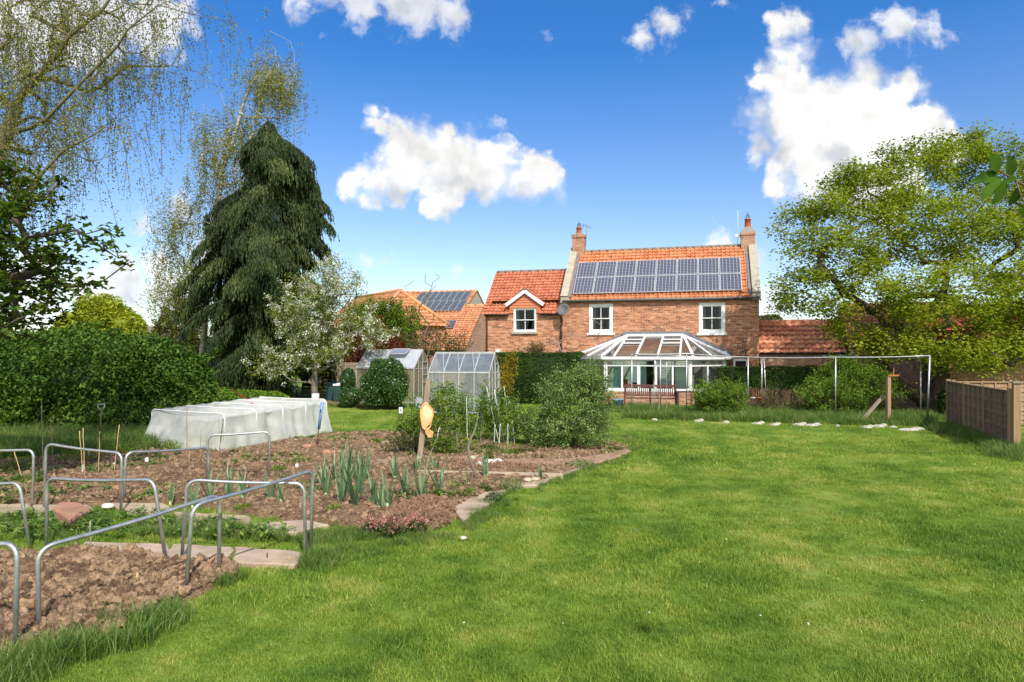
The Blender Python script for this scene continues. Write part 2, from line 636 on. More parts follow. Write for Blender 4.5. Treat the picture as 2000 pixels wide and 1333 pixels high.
def glass_mat(name, tint, refl=0.12, rough=0.02, op=0.0, diffuse=(0.7, 0.75, 0.75)):
    m, nt, p = new_mat(name)
    out = nt.n['Material Output']
    nt.n.remove(p)
    tr = nt.n.new('ShaderNodeBsdfTransparent')
    tr.inputs[0].default_value = tuple(tint) + (1,)
    gl = nt.n.new('ShaderNodeBsdfGlossy')
    gl.inputs['Roughness'].default_value = rough
    fr = nt.n.new('ShaderNodeFresnel')
    fr.inputs[0].default_value = 1.45
    k = nt.math('ADD', nt.math('MULTIPLY', fr.outputs[0], 1.0), refl - 0.04, clamp=True)
    ms = nt.n.new('ShaderNodeMixShader')
    nt.l.new(k, ms.inputs[0])
    base = tr.outputs[0]
    if op:
        df = nt.n.new('ShaderNodeBsdfDiffuse')
        c = nt.ramp(nt.noise(nt.coord('Object'), 2.5, 4, 0.6), [(0.35, tuple(x * 0.75 for x in diffuse)), (0.65, diffuse)])
        nt.l.new(c, df.inputs[0])
        m2 = nt.n.new('ShaderNodeMixShader')
        m2.inputs[0].default_value = op
        nt.l.new(base, m2.inputs[1])
        nt.l.new(df.outputs[0], m2.inputs[2])
        base = m2.outputs[0]
    nt.l.new(base, ms.inputs[1])
    nt.l.new(gl.outputs[0], ms.inputs[2])
    nt.l.new(ms.outputs[0], out.inputs[0])
    return m


glass_mat('window_glass', (0.62, 0.65, 0.65), 0.05)
glass_mat('cons_glass', (0.90, 0.96, 0.95), 0.16)
glass_mat('cons_roof', (0.62, 0.57, 0.52), 0.16, 0.08, 0.30, (0.24, 0.19, 0.16))
glass_mat('greenhouse_glass', (0.85, 0.9, 0.9), 0.10, 0.06, 0.22, (0.62, 0.68, 0.72))
glass_mat('dusty_glass', (0.7, 0.68, 0.55), 0.06, 0.2, 0.5, (0.36, 0.33, 0.22))
glass_mat('vent_glass', (0.85, 0.9, 0.95), 0.02, 0.5, 0.85, (0.60, 0.66, 0.72))
simple('leek_stem', (0.55, 0.60, 0.38), (0.42, 0.50, 0.26), 20.0, 0.5)
glass_mat('poly_roof', (0.85, 0.9, 0.95), 0.05, 0.35, 0.65, (0.62, 0.66, 0.70))


def solar_mat(name, nu, nv, cell=(0.045, 0.050, 0.075), line=(0.42, 0.43, 0.47), lw=0.10, rough=0.22):
    m, nt, p = new_mat(name)
    u, v, _ = nt.xyz(nt.coord('UV'))

    def grid(c, n, w):
        f = nt.math('FRACT', nt.math('MULTIPLY', c, n))
        return nt.math('GREATER_THAN', nt.math('ABSOLUTE', nt.math('SUBTRACT', f, 0.5)), 0.5 - w / 2)
    g = nt.math('MAXIMUM', grid(u, nu, lw), grid(v, nv, lw * 0.8))
    bus = nt.math('MULTIPLY', grid(u, nu * 3, 0.10), 0.3)
    g = nt.math('MAXIMUM', g, bus)
    nt.put(p.inputs['Base Color'], nt.mix(g, cell, line))
    p.inputs['Roughness'].default_value = rough
    p.inputs['Specular IOR Level'].default_value = 0.4
    return m


solar_mat('solar_cells', 6, 10)
solar_mat('solar_cells_far', 6, 10, (0.035, 0.042, 0.055), (0.20, 0.23, 0.26), 0.14, 0.5)


def net_mat():
    m, nt, p = new_mat('mesh_net')
    out = nt.n['Material Output']
    tr = nt.n.new('ShaderNodeBsdfTransparent')
    tl = nt.n.new('ShaderNodeBsdfTranslucent')
    tl.inputs[0].default_value = (0.88, 0.87, 0.82, 1)
    p.inputs['Base Color'].default_value = (0.80, 0.79, 0.75, 1)
    p.inputs['Roughness'].default_value = 0.9
    a = nt.n.new('ShaderNodeMixShader')
    a.inputs[0].default_value = 0.45
    nt.l.new(p.outputs[0], a.inputs[1])
    nt.l.new(tl.outputs[0], a.inputs[2])
    b = nt.n.new('ShaderNodeMixShader')
    nf = nt.noise(nt.coord('Object'), 1.7, 3, 0.6)
    nt.l.new(nt.maprange(nf, 0.3, 0.7, 0.46, 0.84), b.inputs[0])
    nt.l.new(tr.outputs[0], b.inputs[1])
    nt.l.new(a.outputs[0], b.inputs[2])
    nt.l.new(b.outputs[0], out.inputs[0])


net_mat()


def leaf_mat(name, c_dark, c_mid, c_light, trans=0.35, patch=1.2, rough=0.6, spec=0.25, vein=0.0):
    """foliage: per-leaf tone (rnd) and patches of tone in space, part of the light passes through"""
    m, nt, p = new_mat(name)
    out = nt.n['Material Output']
    r = nt.attr('rnd')
    n = nt.noise(nt.pos(), patch, 3, 0.6)
    f = nt.math('ADD', nt.math('MULTIPLY', r, 0.62), nt.math('MULTIPLY', nt.math('SUBTRACT', n, 0.5), 1.3))
    f = nt.math('ADD', f, 0.16)
    c = nt.ramp(f, [(0.1, c_dark), (0.5, c_mid), (0.92, c_light)])
    nt.put(p.inputs['Base Color'], c)
    p.inputs['Roughness'].default_value = rough
    p.inputs['Specular IOR Level'].default_value = spec
    tl = nt.n.new('ShaderNodeBsdfTranslucent')
    nt.put(tl.inputs[0], nt.mix(1.0, c, (1.0, 1.0, 0.55), 'MULTIPLY'))
    ms = nt.n.new('ShaderNodeMixShader')
    ms.inputs[0].default_value = trans
    nt.l.new(p.outputs[0], ms.inputs[1])
    nt.l.new(tl.outputs[0], ms.inputs[2])
    nt.l.new(ms.outputs[0], out.inputs[0])
    return m
# ============================================================= buildings
YAW = -0.269
HX, HY = 2.469, 33.463
UX = Vector((math.cos(YAW), math.sin(YAW), 0))
UY = Vector((-math.sin(YAW), math.cos(YAW), 0))


def HL(x, d, z=0.0):
    return Vector((HX, HY, 0)) + UX * x + UY * d + Vector((0, 0, z))


def pantiles(name, O, u, v, W, L, mat, parent, tw=0.205, gauge=0.24, amp=0.028, seg=6, clip=None):
    """one slope of clay pantiles: rolls across, stepped courses up the slope"""
    O = np.array(O, float)
    u = np.array(Vector(u).normalized())
    v = np.array(Vector(v).normalized())
    n = np.cross(u, v)
    nt_, nr = max(1, int(round(W / tw))), max(1, int(round(L / gauge)))
    xs = np.linspace(0, nt_, nt_ * seg + 1)
    ph = xs % 1.0
    prof = amp * (0.9 * np.cos(2 * np.pi * ph) + 0.35 * np.cos(4 * np.pi * ph + 0.6))
    rg = np.random.default_rng(int(W * 100 + L * 10))
    V, Fc, UV = [], [], []
    nx = len(xs)
    prevtop = None
    for r in range(nr):
        jit = rg.normal(0, 0.004, nt_)
        jx = np.repeat(jit, seg)
        jx = np.append(jx, jx[-1])
        for k, (s, lift) in enumerate(((r * L / nr - (0.05 if r == 0 else 0.03), 0.045), ((r + 1) * L / nr, 0.012))):
            p = O + np.outer(xs / nt_ * W, u) + v * s + np.outer(prof + lift + jx, n)
            V.append(p)
        b = len(V) * nx - 2 * nx
        idx = np.arange(nx - 1)
        q = np.stack([b + idx, b + idx + 1, b + nx + idx + 1, b + nx + idx], 1)
        Fc.append(q)
        uvq = np.zeros((nx - 1, 4, 2))
        uvq[:, :, 0] = (xs[:-1] + 0.5 / seg)[:, None]
        uvq[:, :, 1] = r + 0.5
        UV.append(uvq)
        # riser under the course edge
        p = O + np.outer(xs / nt_ * W, u) + v * (r * L / nr - (0.05 if r == 0 else 0.03)) + np.outer(
            prof - 0.008 + jx - (0.02 if r == 0 else 0), n)
        V.append(p)
        b2 = (len(V) - 1) * nx
        q = np.stack([b2 + idx, b2 + idx + 1, b + idx + 1, b + idx], 1)
        Fc.append(q)
        UV.append(uvq)
        if prevtop is not None:      # lap over the course below
            Fc.append(np.stack([prevtop + idx, prevtop + idx + 1, b2 + idx + 1, b2 + idx], 1))
            UV.append(uvq)
        prevtop = b + nx
        V.append(p)  # keep row stride even
    V = np.concatenate(V)
    # strides: every course adds 4 rows of nx
    Fc = np.concatenate(Fc)
    UV = np.concatenate(UV)
    if clip is not None:
        cen = V[Fc].mean(1)
        keep = np.array([clip(c) for c in cen])
        Fc, UV = Fc[keep], UV[keep]
    o = np_mesh(name, V, Fc, mat, parent)
    ul = o.data.uv_layers.new(name='UVMap')
    ul.data.foreach_set('uv', UV.reshape(-1).astype(np.float32))
    return o


def wall_open(mb, x0, x1, z0, z1, y, th, ops):
    """vertical wall in the plane y (outer face), thickness th into +y, with openings (ox0,ox1,oz0,oz1)"""
    xs = sorted(set([x0, x1] + [a for o in ops for a in o[:2]]))
    zs = sorted(set([z0, z1] + [a for o in ops for a in o[2:]]))
    for i in range(len(xs) - 1):
        for j in range(len(zs) - 1):
            a, b, c, d = xs[i], xs[i + 1], zs[j], zs[j + 1]
            mx, mz = (a + b) / 2, (c + d) / 2
            if any(o[0] < mx < o[1] and o[2] < mz < o[3] for o in ops):
                continue
            mb.quad((a, y, c), (b, y, c), (b, y, d), (a, y, d))
            mb.quad((b, y + th, c), (a, y + th, c), (a, y + th, d), (b, y + th, d))
    for a, b, c, d in ops:
        mb.quad((a, y, c), (a, y, d), (a, y + th, d), (a, y + th, c))
        mb.quad((b, y, c), (b, y + th, c), (b, y + th, d), (b, y, d))
        mb.quad((a, y, c), (a, y + th, c), (b, y + th, c), (b, y, c))
        mb.quad((a, y, d), (b, y, d), (b, y + th, d), (a, y + th, d))


def rect_frame(mb, x0, x1, z0, z1, w, y0, y1):
    mb.box(x0, x1, y0, y1, z0, z0 + w)
    mb.box(x0, x1, y0, y1, z1 - w, z1)
    mb.box(x0, x0 + w, y0, y1, z0 + w, z1 - w)
    mb.box(x1 - w, x1, y0, y1, z0 + w, z1 - w)


def sash_window(parent, x0, x1, z0, z1, y, fw=0.13, sill=0.1, curt='white', cols=2, sillmat='white_paint', sp=0.1):
    m = MB()
    rect_frame(m, x0, x1, z0, z1, fw, y - 0.03, y + 0.09)
    w = m.build('window', 'white_paint', parent)
    mz = (z0 + z1) / 2
    s = MB()
    a, b, c, d = x0 + fw, x1 - fw, z0 + fw, z1 - fw
    rect_frame(s, a, b, mz - 0.02, d, 0.04, y + 0.0, y + 0.04)
    rect_frame(s, a, b, c, mz + 0.02, 0.045, y + 0.042, y + 0.082)
    for i in range(1, cols):
        xm = a + (b - a) * i / cols
        s.box(xm - 0.016, xm + 0.016, y + 0.004, y + 0.036, mz + 0.02, d - 0.04)
        s.box(xm - 0.016, xm + 0.016, y + 0.046, y + 0.078, c + 0.045, mz - 0.02)
    s.build('sash', 'white_paint', w)
    g = MB()
    g.quad((a, y + 0.02, mz), (b, y + 0.02, mz), (b, y + 0.02, d), (a, y + 0.02, d))
    g.quad((a, y + 0.062, c), (b, y + 0.062, c), (b, y + 0.062, mz), (a, y + 0.062, mz))
    g.build('pane', 'window_glass', w)
    if sill:
        q = MB()
        q.box(x0 - sp, x1 + sp, y - 0.10, y + 0.05, z0 - sill, z0 - 0.002)
        q.build('sill', sillmat, w)
    if curt:
        for sgn in (-1, 1):
            q = MB()
            n = 10
            cw = 0.13 if sgn > 0 else 0.17
            xs = [(a if sgn < 0 else b) - sgn * cw * k / n for k in range(n + 1)]
            for k in range(n):
                ya = y + 0.17 + 0.03 * math.sin(k * 2.1)
                yb = y + 0.17 + 0.03 * math.sin((k + 1) * 2.1)
                q.quad((xs[k], ya, c), (xs[k + 1], yb, c), (xs[k + 1], yb, d), (xs[k], ya, d))
            q.build('curtain', 'curtain', w)
    return w


house = thing('brick_house', 'large orange brick house with pantile roof and solar panels above the white conservatory',
              'house', (HX, HY, 0), YAW)
HE, HR, HD, HW = 4.91, 7.54, 2.72, 9.1
WE, WR, WD, WX = 4.27, 6.58, 2.5, -3.98
m = MB()
w1 = (1.32, 2.46, 3.22, 4.62)
w2 = (6.46, 7.62, 3.18, 4.58)
cdoor = (3.4, 5.6, 0.1, 2.1)
wall_open(m, 0, HW, 0, HE + 0.02, 0, 0.28, [w1, w2, cdoor])
# gables and back
for x, s in ((0.0, -1), (HW, 1)):
    pts = [(x, 0, 0), (x, 2 * HD, 0), (x, 2 * HD, HE), (x, HD, HR + 0.12), (x, 0, HE)]
    xi = x - s * 0.28
    pin = [(xi, p[1], p[2]) for p in pts]
    o = len(m.v)
    m.v += pts + pin
    f = (o, o + 1, o + 2, o + 3, o + 4)
    m.f.append(f if s > 0 else f[::-1])
    f2 = (o + 5, o + 6, o + 7, o + 8, o + 9)
    m.f.append(f2 if s < 0 else f2[::-1])
m.quad((HW, 2 * HD, 0), (0, 2 * HD, 0), (0, 2 * HD, HE), (HW, 2 * HD, HE))
main_wall = m.build('wall', 'brick_orange', house)
# wing walls
m = MB()
ww = (-2.48, -1.32, 3.30, 4.50)
wd = (-2.51, -1.30, 0.05, 2.2)
wall_open(m, WX, -0.003, 0, WE, 0.02, 0.25, [(ww[0], ww[1], ww[2], WE), wd])
m.v += [(WX, 0.02, 0), (WX, 2 * WD, 0), (WX, 2 * WD, WE), (WX, WD, WR - 0.03), (WX, 0.02, WE)]
o = len(m.v)
m.f.append((o - 1, o - 2, o - 3, o - 4, o - 5))
m.quad((0, 2 * WD, 0), (WX, 2 * WD, 0), (WX, 2 * WD, WE), (0, 2 * WD, WE))
m.build('wing_wall', 'brick_orange', house)
# rooms behind the windows
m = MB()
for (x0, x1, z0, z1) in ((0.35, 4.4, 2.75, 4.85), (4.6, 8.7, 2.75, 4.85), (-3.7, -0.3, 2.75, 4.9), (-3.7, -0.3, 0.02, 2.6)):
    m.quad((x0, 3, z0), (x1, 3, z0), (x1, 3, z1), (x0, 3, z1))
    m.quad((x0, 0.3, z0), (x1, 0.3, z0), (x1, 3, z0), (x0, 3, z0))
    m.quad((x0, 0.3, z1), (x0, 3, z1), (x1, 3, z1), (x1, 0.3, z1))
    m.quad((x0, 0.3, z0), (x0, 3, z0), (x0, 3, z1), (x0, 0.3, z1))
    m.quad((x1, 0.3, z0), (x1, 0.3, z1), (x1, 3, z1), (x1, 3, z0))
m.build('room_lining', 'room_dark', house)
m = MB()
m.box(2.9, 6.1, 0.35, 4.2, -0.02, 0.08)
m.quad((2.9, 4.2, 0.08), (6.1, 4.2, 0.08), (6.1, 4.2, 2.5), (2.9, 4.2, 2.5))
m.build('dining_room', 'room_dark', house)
sash_window(house, *w1, 0.03)
sash_window(house, *w2, 0.03)
sash_window(house, *ww, 0.03, fw=0.07, sillmat='coping_stone')
m = MB()
rect_frame(m, wd[0], wd[1], wd[2], wd[3], 0.08, 0.02, 0.1)
m.box(wd[0] + 0.55, wd[0] + 0.63, 0.03, 0.09, wd[2] + 0.08, wd[3] - 0.08)
dr = m.build('door', 'white_paint', house)
m = MB()
m.quad((wd[0], 0.07, wd[2]), (wd[1], 0.07, wd[2]), (wd[1], 0.07, wd[3]), (wd[0], 0.07, wd[3]))
m.build('pane', 'window_glass', dr)

# main roof
slope = Vector((0, HD, HR - HE)).normalized()
SL = Vector((0, HD, HR - HE)).length
rf = pantiles('roof', (0.30, -0.12, HE - 0.06), (1, 0, 0), slope, HW - 0.60, SL + 0.13, 'tile_orange', house)
slope_b = Vector((0, -HD, HR - HE)).normalized()
pantiles('roof', (HW - 0.30, 2 * HD + 0.12, HE - 0.06), (-1, 0, 0), slope_b, HW - 0.60, SL + 0.13, 'tile_orange', house)
m = MB()
for k in range(20):
    x = 0.6 + k * (HW - 1.2) / 20
    m.tube([(x, HD, HR + 0.0), (x + (HW - 1.2) / 20 - 0.012, HD, HR + 0.0)], 0.115, 10)
m.build('ridge', 'ridge_tile', house)
for x0 in (-0.06, HW - 0.30):
    m = MB()
    for sg, y0, y1 in ((1, -0.16, HD), (-1, 2 * HD + 0.16, HD)):
        za = HE - 0.155 + 0.16
        m.beam((x0 + 0.18, y0, za + 0.06), (x0 + 0.18, y1, HR + 0.22), 0.36, 0.15, up=(0, -sg, 1))
    # kneeler
    m.box(x0, x0 + 0.36, -0.17, 0.12, HE - 0.22, HE + 0.06)
    m.build('parapet_coping', 'coping_stone', house)
for x0 in (0.34, HW - 0.46):
    m = MB()
    m.beam((x0 + 0.06, -0.1, HE + 0.05), (x0 + 0.06, HD, HR + 0.10), 0.12, 0.05, up=(0, -1, 1))
    m.build('flashing', 'lead', house)
# gutter and downpipes
m = MB()
m.tube([(0.05, -0.17, HE - 0.13), (HW - 0.02, -0.17, HE - 0.13)], 0.055, 8)
m.build('gutter', 'grey_plastic', house)
m = MB()
m.box(0.0, HW, -0.13, 0.0, HE - 0.1, HE - 0.02)
m.build('eaves_board', 'black_plastic', house)
m = MB()
m.tube([(0.02, -0.15, HE - 0.16), (-0.05, -0.06, HE - 0.5), (-0.05, -0.06, 0.1)], 0.035, 8)
m.build('downpipe', 'black_plastic', house)
m = MB()
m.tube([(WX + 0.12, -0.12, WE - 0.05), (WX + 0.12, -0.05, WE - 0.3), (WX + 0.12, -0.05, 0.1)], 0.04, 8)
m.build('downpipe', 'rust', house)
for a_, b_ in ((WX, ww[0] - 0.22), (ww[1] + 0.22, -0.1)):
    m = MB()
    m.tube([(a_, -0.14, WE - 0.1), (b_, -0.14, WE - 0.1)], 0.05, 8)
    m.build('gutter', 'black_plastic', house)

# wing roof (with the dormer cutting the eaves)
ws = Vector((0, WD, WR - WE)).normalized()
WSL = Vector((0, WD, WR - WE)).length
dx0, dx1, dxm, dze, dza = -2.78, -0.98, -1.88, 4.72, 5.42


def wclip(c):
    return not (dx0 + 0.12 < c[0] < dx1 - 0.12 and c[2] < dza - 0.05 - abs(c[0] - dxm) * 0.55 and c[1] < 1.2)


pantiles('roof', (WX - 0.12, -0.12, WE - 0.06), (1, 0, 0), ws, -WX + 0.06, WSL + 0.13, 'tile_red', house, clip=wclip)
pantiles('roof', (0, 2 * WD + 0.12, WE - 0.06), (-1, 0, 0), Vector((0, -WD, WR - WE)), -WX + 0.1, WSL + 0.13,
         'tile_red', house)
m = MB()
for k in range(9):
    x = WX - 0.1 + k * 0.44
    m.tube([(x, WD, WR + 0.01), (x + 0.43, WD, WR + 0.01)], 0.11, 10)
m.build('ridge', 'ridge_tile', house)
# dormer
dorm = MB()
for k in range(9):       # tile hanging, courses stepped
    z0 = 4.24 + k * 0.13
    z1 = z0 + 0.135
    hw = 0.80 if z0 < 4.76 else 0.80 * max(0, (dza - 0.06 - z0)) / (dza - 0.06 - 4.76)
    for (a, b) in ((dxm - hw, dxm + hw),):
        if z0 < ww[3] - 0.02:
            for aa, bb in ((a, ww[0] - 0.0), (ww[1] + 0.0, b)):
                if bb > aa:
                    dorm.box(aa, bb, -0.035, 0.01, z0, z1 + 0.02)
        elif hw > 0.05:
            hw2 = 0.80 * max(0, (dza - 0.06 - z1)) / (dza - 0.06 - 4.76) if z1 > 4.76 else hw
            dorm.add([(a, -0.045, z0), (b, -0.045, z0), (dxm + hw2, -0.02, z1 + 0.01), (dxm - hw2, -0.02, z1 + 0.01)],
                     [(0, 1, 2, 3)])
            dorm.quad((a, -0.01, z0), (b, -0.01, z0), (b, -0.045, z0), (a, -0.045, z0))
dorm.box(dxm - 0.74, dxm - 0.6, 0.012, 0.6, 4.2, 4.8)
dorm.box(dxm + 0.6, dxm + 0.74, 0.012, 0.6, 4.2, 4.8)
dorm.quad((dxm - 0.74, 0.03, 4.5), (dxm + 0.74, 0.03, 4.5), (dxm + 0.4, 0.03, 5.05), (dxm - 0.4, 0.03, 5.05))
dm = dorm.build('dormer', 'tile_red', house)
for sg in (-1, 1):
    xe = dxm + sg * 0.93
    u_ = Vector((0, 1, 0)) * (-sg)
    v_ = Vector((dxm - xe, 0, dza - dze + 0.02))
    org = (xe, -0.16, dze) if sg > 0 else (xe, 1.3, dze)
    if sg > 0:
        pantiles('dormer_roof', (xe, -0.14, dze - 0.02), (0, 1, 0), v_, 1.45, v_.length, 'tile_red', dm,
                 clip=lambda c: c[2] > 4.21 + (c[1] + 0.1) * 0.924)
    else:
        pantiles('dormer_roof', (xe, 1.31, dze - 0.02), (0, -1, 0), v_, 1.45, v_.length, 'tile_red', dm,
                 clip=lambda c: c[2] > 4.21 + (c[1] + 0.1) * 0.924)
m = MB()
for sg in (-1, 1):
    m.beam((dxm + sg * 0.97, -0.13, dze - 0.09), (dxm + sg * 0.0, -0.13, dza - 0.10), 0.04, 0.17, up=(0, 0, 1))
m.build('bargeboard', 'white_paint', dm)
m = MB()
m.tube([(dxm, -0.17, dza + 0.02), (dxm, 1.2, dza + 0.02)], 0.06, 8)
m.build('ridge', 'ridge_tile', dm)


# solar panels on the main roof
def panel(parent, O, u, v, w, h, cells='solar_cells', gap=0.02, fr=0.035):
    u = Vector(u).normalized()
    v = Vector(v).normalized()
    n = u.cross(v)
    O = Vector(O)
    mb = MB()
    a = O + u * gap / 2 + v * gap / 2
    w -= gap
    h -= gap
    for p, q in ((a, a + u * w), (a + v * (h - fr), a + u * w + v * (h - fr))):
        b = [p, q, q + v * fr, p + v * fr]
        t = [x + n * 0.045 for x in b]
        mb.add(b + t, [(4, 5, 6, 7), (0, 1, 5, 4), (1, 2, 6, 5), (2, 3, 7, 6), (3, 0, 4, 7)])
    for p in (a + v * fr, a + u * (w - fr) + v * fr):
        b = [p, p + u * fr, p + u * fr + v * (h - 2 * fr), p + v * (h - 2 * fr)]
        t = [x + n * 0.045 for x in b]
        mb.add(b + t, [(4, 5, 6, 7), (0, 1, 5, 4), (1, 2, 6, 5), (2, 3, 7, 6), (3, 0, 4, 7)])
    fo = mb.build('solar_panel', 'aluminium', parent)
    g = MB()
    c0 = a + n * 0.036
    g.quad(c0, c0 + u * w, c0 + u * w + v * h, c0 + v * h, uv=[(0, 0), (1, 0), (1, 1), (0, 1)])
    g.build('cells', cells, fo)
    return fo


nrm = Vector((1, 0, 0)).cross(slope)
for r in range(2):
    for k in range(8):
        s0 = 0.27 + r * 1.27
        O_ = Vector((0.50, -0.12, HE - 0.06)) + slope * s0 + nrm * 0.10 + Vector((k * 0.985, 0, 0))
        panel(house, O_, (1, 0, 0), slope, 0.985, 1.27)


# chimneys
def chimney(x0, x1, z0, z1, haunch, potz, pr=0.14):
    m = MB()
    m.box(x0, x1, HD - 0.32, HD + 0.32, z0, z1 - 0.16)
    m.box(x0 - 0.03, x1 + 0.03, HD - 0.35, HD + 0.35, z1 - 0.16, z1 - 0.002)
    c = m.build('chimney', 'brick_old', house)
    m = MB()
    a = 0.04
    b = 0.14
    m.add([(x0 - 0.03, HD - 0.35, z1), (x1 + 0.03, HD - 0.35, z1), (x1 + 0.03, HD + 0.35, z1), (x0 - 0.03, HD + 0.35, z1),
           (x0 + b, HD - .35 + b + a, z1 + haunch), (x1 - b, HD - .35 + b + a, z1 + haunch),
           (x1 - b, HD + .35 - b - a, z1 + haunch), (x0 + b, HD + .35 - b - a, z1 + haunch)],
          [(0, 1, 5, 4), (1, 2, 6, 5), (2, 3, 7, 6), (3, 0, 4, 7), (4, 5, 6, 7)])
    m.build('haunching', 'mortar_cap', c)
    cx = (x0 + x1) / 2
    m = MB()
    m.lathe([(pr * 1.1, z1 + haunch * 0.6), (pr, z1 + haunch + 0.05), (pr * 0.92, potz - 0.06), (pr * 1.08, potz - 0.05),
             (pr * 1.08, potz), (pr * 0.8, potz), (pr * 0.8, potz - 0.1)], (cx, HD, 0), 14)
    pot = m.build('chimney_pot', 'clay_pot', c)
    m = MB()
    for k in range(6):
        an = k * math.pi / 3
        m.tube([(cx + 0.09 * math.cos(an), HD + 0.09 * math.sin(an), potz - 0.02),
                (cx + 0.08 * math.cos(an), HD + 0.08 * math.sin(an), potz + 0.16),
                (cx, HD, potz + 0.24)], 0.010, 5)
    m.tube([(cx, HD, potz + 0.22), (cx, HD, potz + 0.34)], 0.012, 5)
    m.build('cowl', 'black_plastic', pot)
    return c


chimney(0.04, 0.66, 7.0, 8.46, 0.06, 8.86)
chimney(8.46, 9.10, 6.9, 8.20, 0.26, 8.88, 0.15)
m = MB()
m.tube([(0.72, HD, 7.9), (0.78, HD, 9.0)], 0.012, 5)
m.tube([(0.45, HD - 0.1, 9.05), (0.95, HD + 0.1, 8.85)], 0.010, 5)
for k in range(7):
    t = k / 6
    c_ = Vector((0.45, HD - 0.1, 9.05)).lerp(Vector((0.95, HD + 0.1, 8.85)), t)
    m.tube([c_ + Vector((0, 0, -0.10)), c_ + Vector((0, 0, 0.10))], 0.006, 4)
m.tube([(0.34, HD, 8.4), (0.60, HD, 8.98), (0.62, HD, 9.0)], 0.012, 5)
m.build('aerial', 'grey_plastic', house)
m = MB()
m.tube([(8.30, HD, 7.6), (8.32, HD, 9.35)], 0.011, 5)
m.tube([(8.20, HD, 8.15), (8.46, HD, 8.05)], 0.02, 5)
m.box(8.18, 8.36, HD - 0.1, HD + 0.02, 7.98, 8.12)
m.build('aerial', 'white_label', house)
# satellite dish
m = MB()
dc = Vector((0.12, -0.42, 4.36))
ax = Vector((-0.35, -1, 0.35)).normalized()
rot = ax.to_track_quat('Z', 'Y').to_matrix()
prof = [(0.0, -0.06), (0.12, -0.05), (0.22, -0.02), (0.30, 0.03), (0.305, 0.02), (0.2, -0.05), (0.0, -0.09)]
vs = []
for r_, z_ in prof:
    for k in range(20):
        a_ = 2 * math.pi * k / 20
        vs.append(dc + rot @ Vector((r_ * math.cos(a_) * 1.05, r_ * math.sin(a_), z_)))
m.add(vs, [(i * 20 + k, i * 20 + (k + 1) % 20, (i + 1) * 20 + (k + 1) % 20, (i + 1) * 20 + k) for i in range(6) for k in
           range(20)], True)
m.tube([dc + rot @ Vector((0, -0.28, 0)), dc + rot @ Vector((0, -0.1, 0.38))], 0.012, 6)
m.tube([dc + rot @ Vector((0, 0, -0.06)), (0.12, -0.1, 4.2), (0.12, 0.0, 4.2)], 0.02, 6)
m.build('satellite_dish', 'grey_plastic', house)
m = MB()
m.box(-3.42, -3.18, -0.04, 0.02, 2.25, 2.45)
m.build('vent_cover', 'white_label', house)

# ------------------------------------------------------------- conservatory
cons = thing('conservatory', 'white framed glazed conservatory with hipped glass roof on back of brick house',
             'conservatory', (HX, HY, 0), YAW)
CZ, CR = 2.04, 3.06
OUT = [(0.75, 0), (0.80, -1.3), (2.36, -3.0), (6.22, -3.0), (7.75, -1.45), (7.85, 0)]
WAL = [(1.0, 0), (1.05, -1.2), (2.50, -2.82), (6.10, -2.82), (7.52, -1.38), (7.6, 0)]
R1, R2 = Vector((3.15, -0.22, CR)), Vector((5.75, -0.22, CR))
m = MB()
for (a, b) in zip(WAL[:-1], WAL[1:]):
    m.beam((a[0], a[1], 0.29), (b[0], b[1], 0.29), 0.25, 0.58)
m.build('dwarf_wall', 'brick_old', cons)
m = MB()
m.beam((1.1, -0.6, 0.05), (7.5, -0.6, 0.05), 1.15, 0.06)
m.beam((2.5, -1.9, 0.05), (6.1, -1.9, 0.05), 1.5, 0.062)
m.build('floor', 'slab_stone', cons)
panes = MB()
blinds = MB()
facets = [(0, 1, 2, ''), (1, 2, 3, ''), (2, 3, 5, ''), (3, 4, 2, ''), (4, 5, 2, '')]
for (i, j, n, _) in facets:
    a = Vector((*WAL[i], 0))
    b = Vector((*WAL[j], 0))
    t = (b - a).normalized()
    L = (b - a).length
    nn = t.cross(Vector((0, 0, 1)))
    fr = MB()
    fr.beam(a + Vector((0, 0, 0.62)) + nn * 0.03, b + Vector((0, 0, 0.62)) + nn * 0.03, 0.20, 0.075)
    fr.beam(a + Vector((0, 0, CZ - 0.07)), b + Vector((0, 0, CZ - 0.07)), 0.085, 0.12)
    fr.beam(a + Vector((0, 0, 1.71)), b + Vector((0, 0, 1.71)), 0.075, 0.06)
    fr.beam(a + Vector((0, 0, 0.69)), b + Vector((0, 0, 0.69)), 0.075, 0.06)
    for k in range(n + 1):
        p = a + t * (L * k / n)
        wd_ = 0.15 if k in (0, n) else (0.13 if (n == 5 and k in (2, 3)) else 0.075)
        fr.beam(p + Vector((0, 0, 0.65)), p + Vector((0, 0, CZ - 0.01)), wd_, 0.083, up=nn)
        if k < n and (k % 2 == 1 or n == 2):
            p2 = a + t * (L * (k + 1) / n)
            q0 = p + t * 0.07
            q1 = p2 - t * 0.07
            for z_ in (1.765, 1.945):
                fr.beam(q0 + Vector((0, 0, z_)) + nn * 0.02, q1 + Vector((0, 0, z_)) + nn * 0.02, 0.06, 0.04)
            for q in (q0 + t * .02, q1 - t * .02):
                fr.beam(q + Vector((0, 0, 1.75)) + nn * 0.02, q + Vector((0, 0, 1.96)) + nn * 0.02, 0.04, 0.06, up=nn)
    fr.build('window_frame', 'white_paint', cons)
    panes.quad(a + Vector((0, 0, 0.68)), b + Vector((0, 0, 0.68)), b + Vector((0, 0, CZ - .1)), a + Vector((0, 0, CZ - .1)))
panes.build('pane', 'cons_glass', cons)


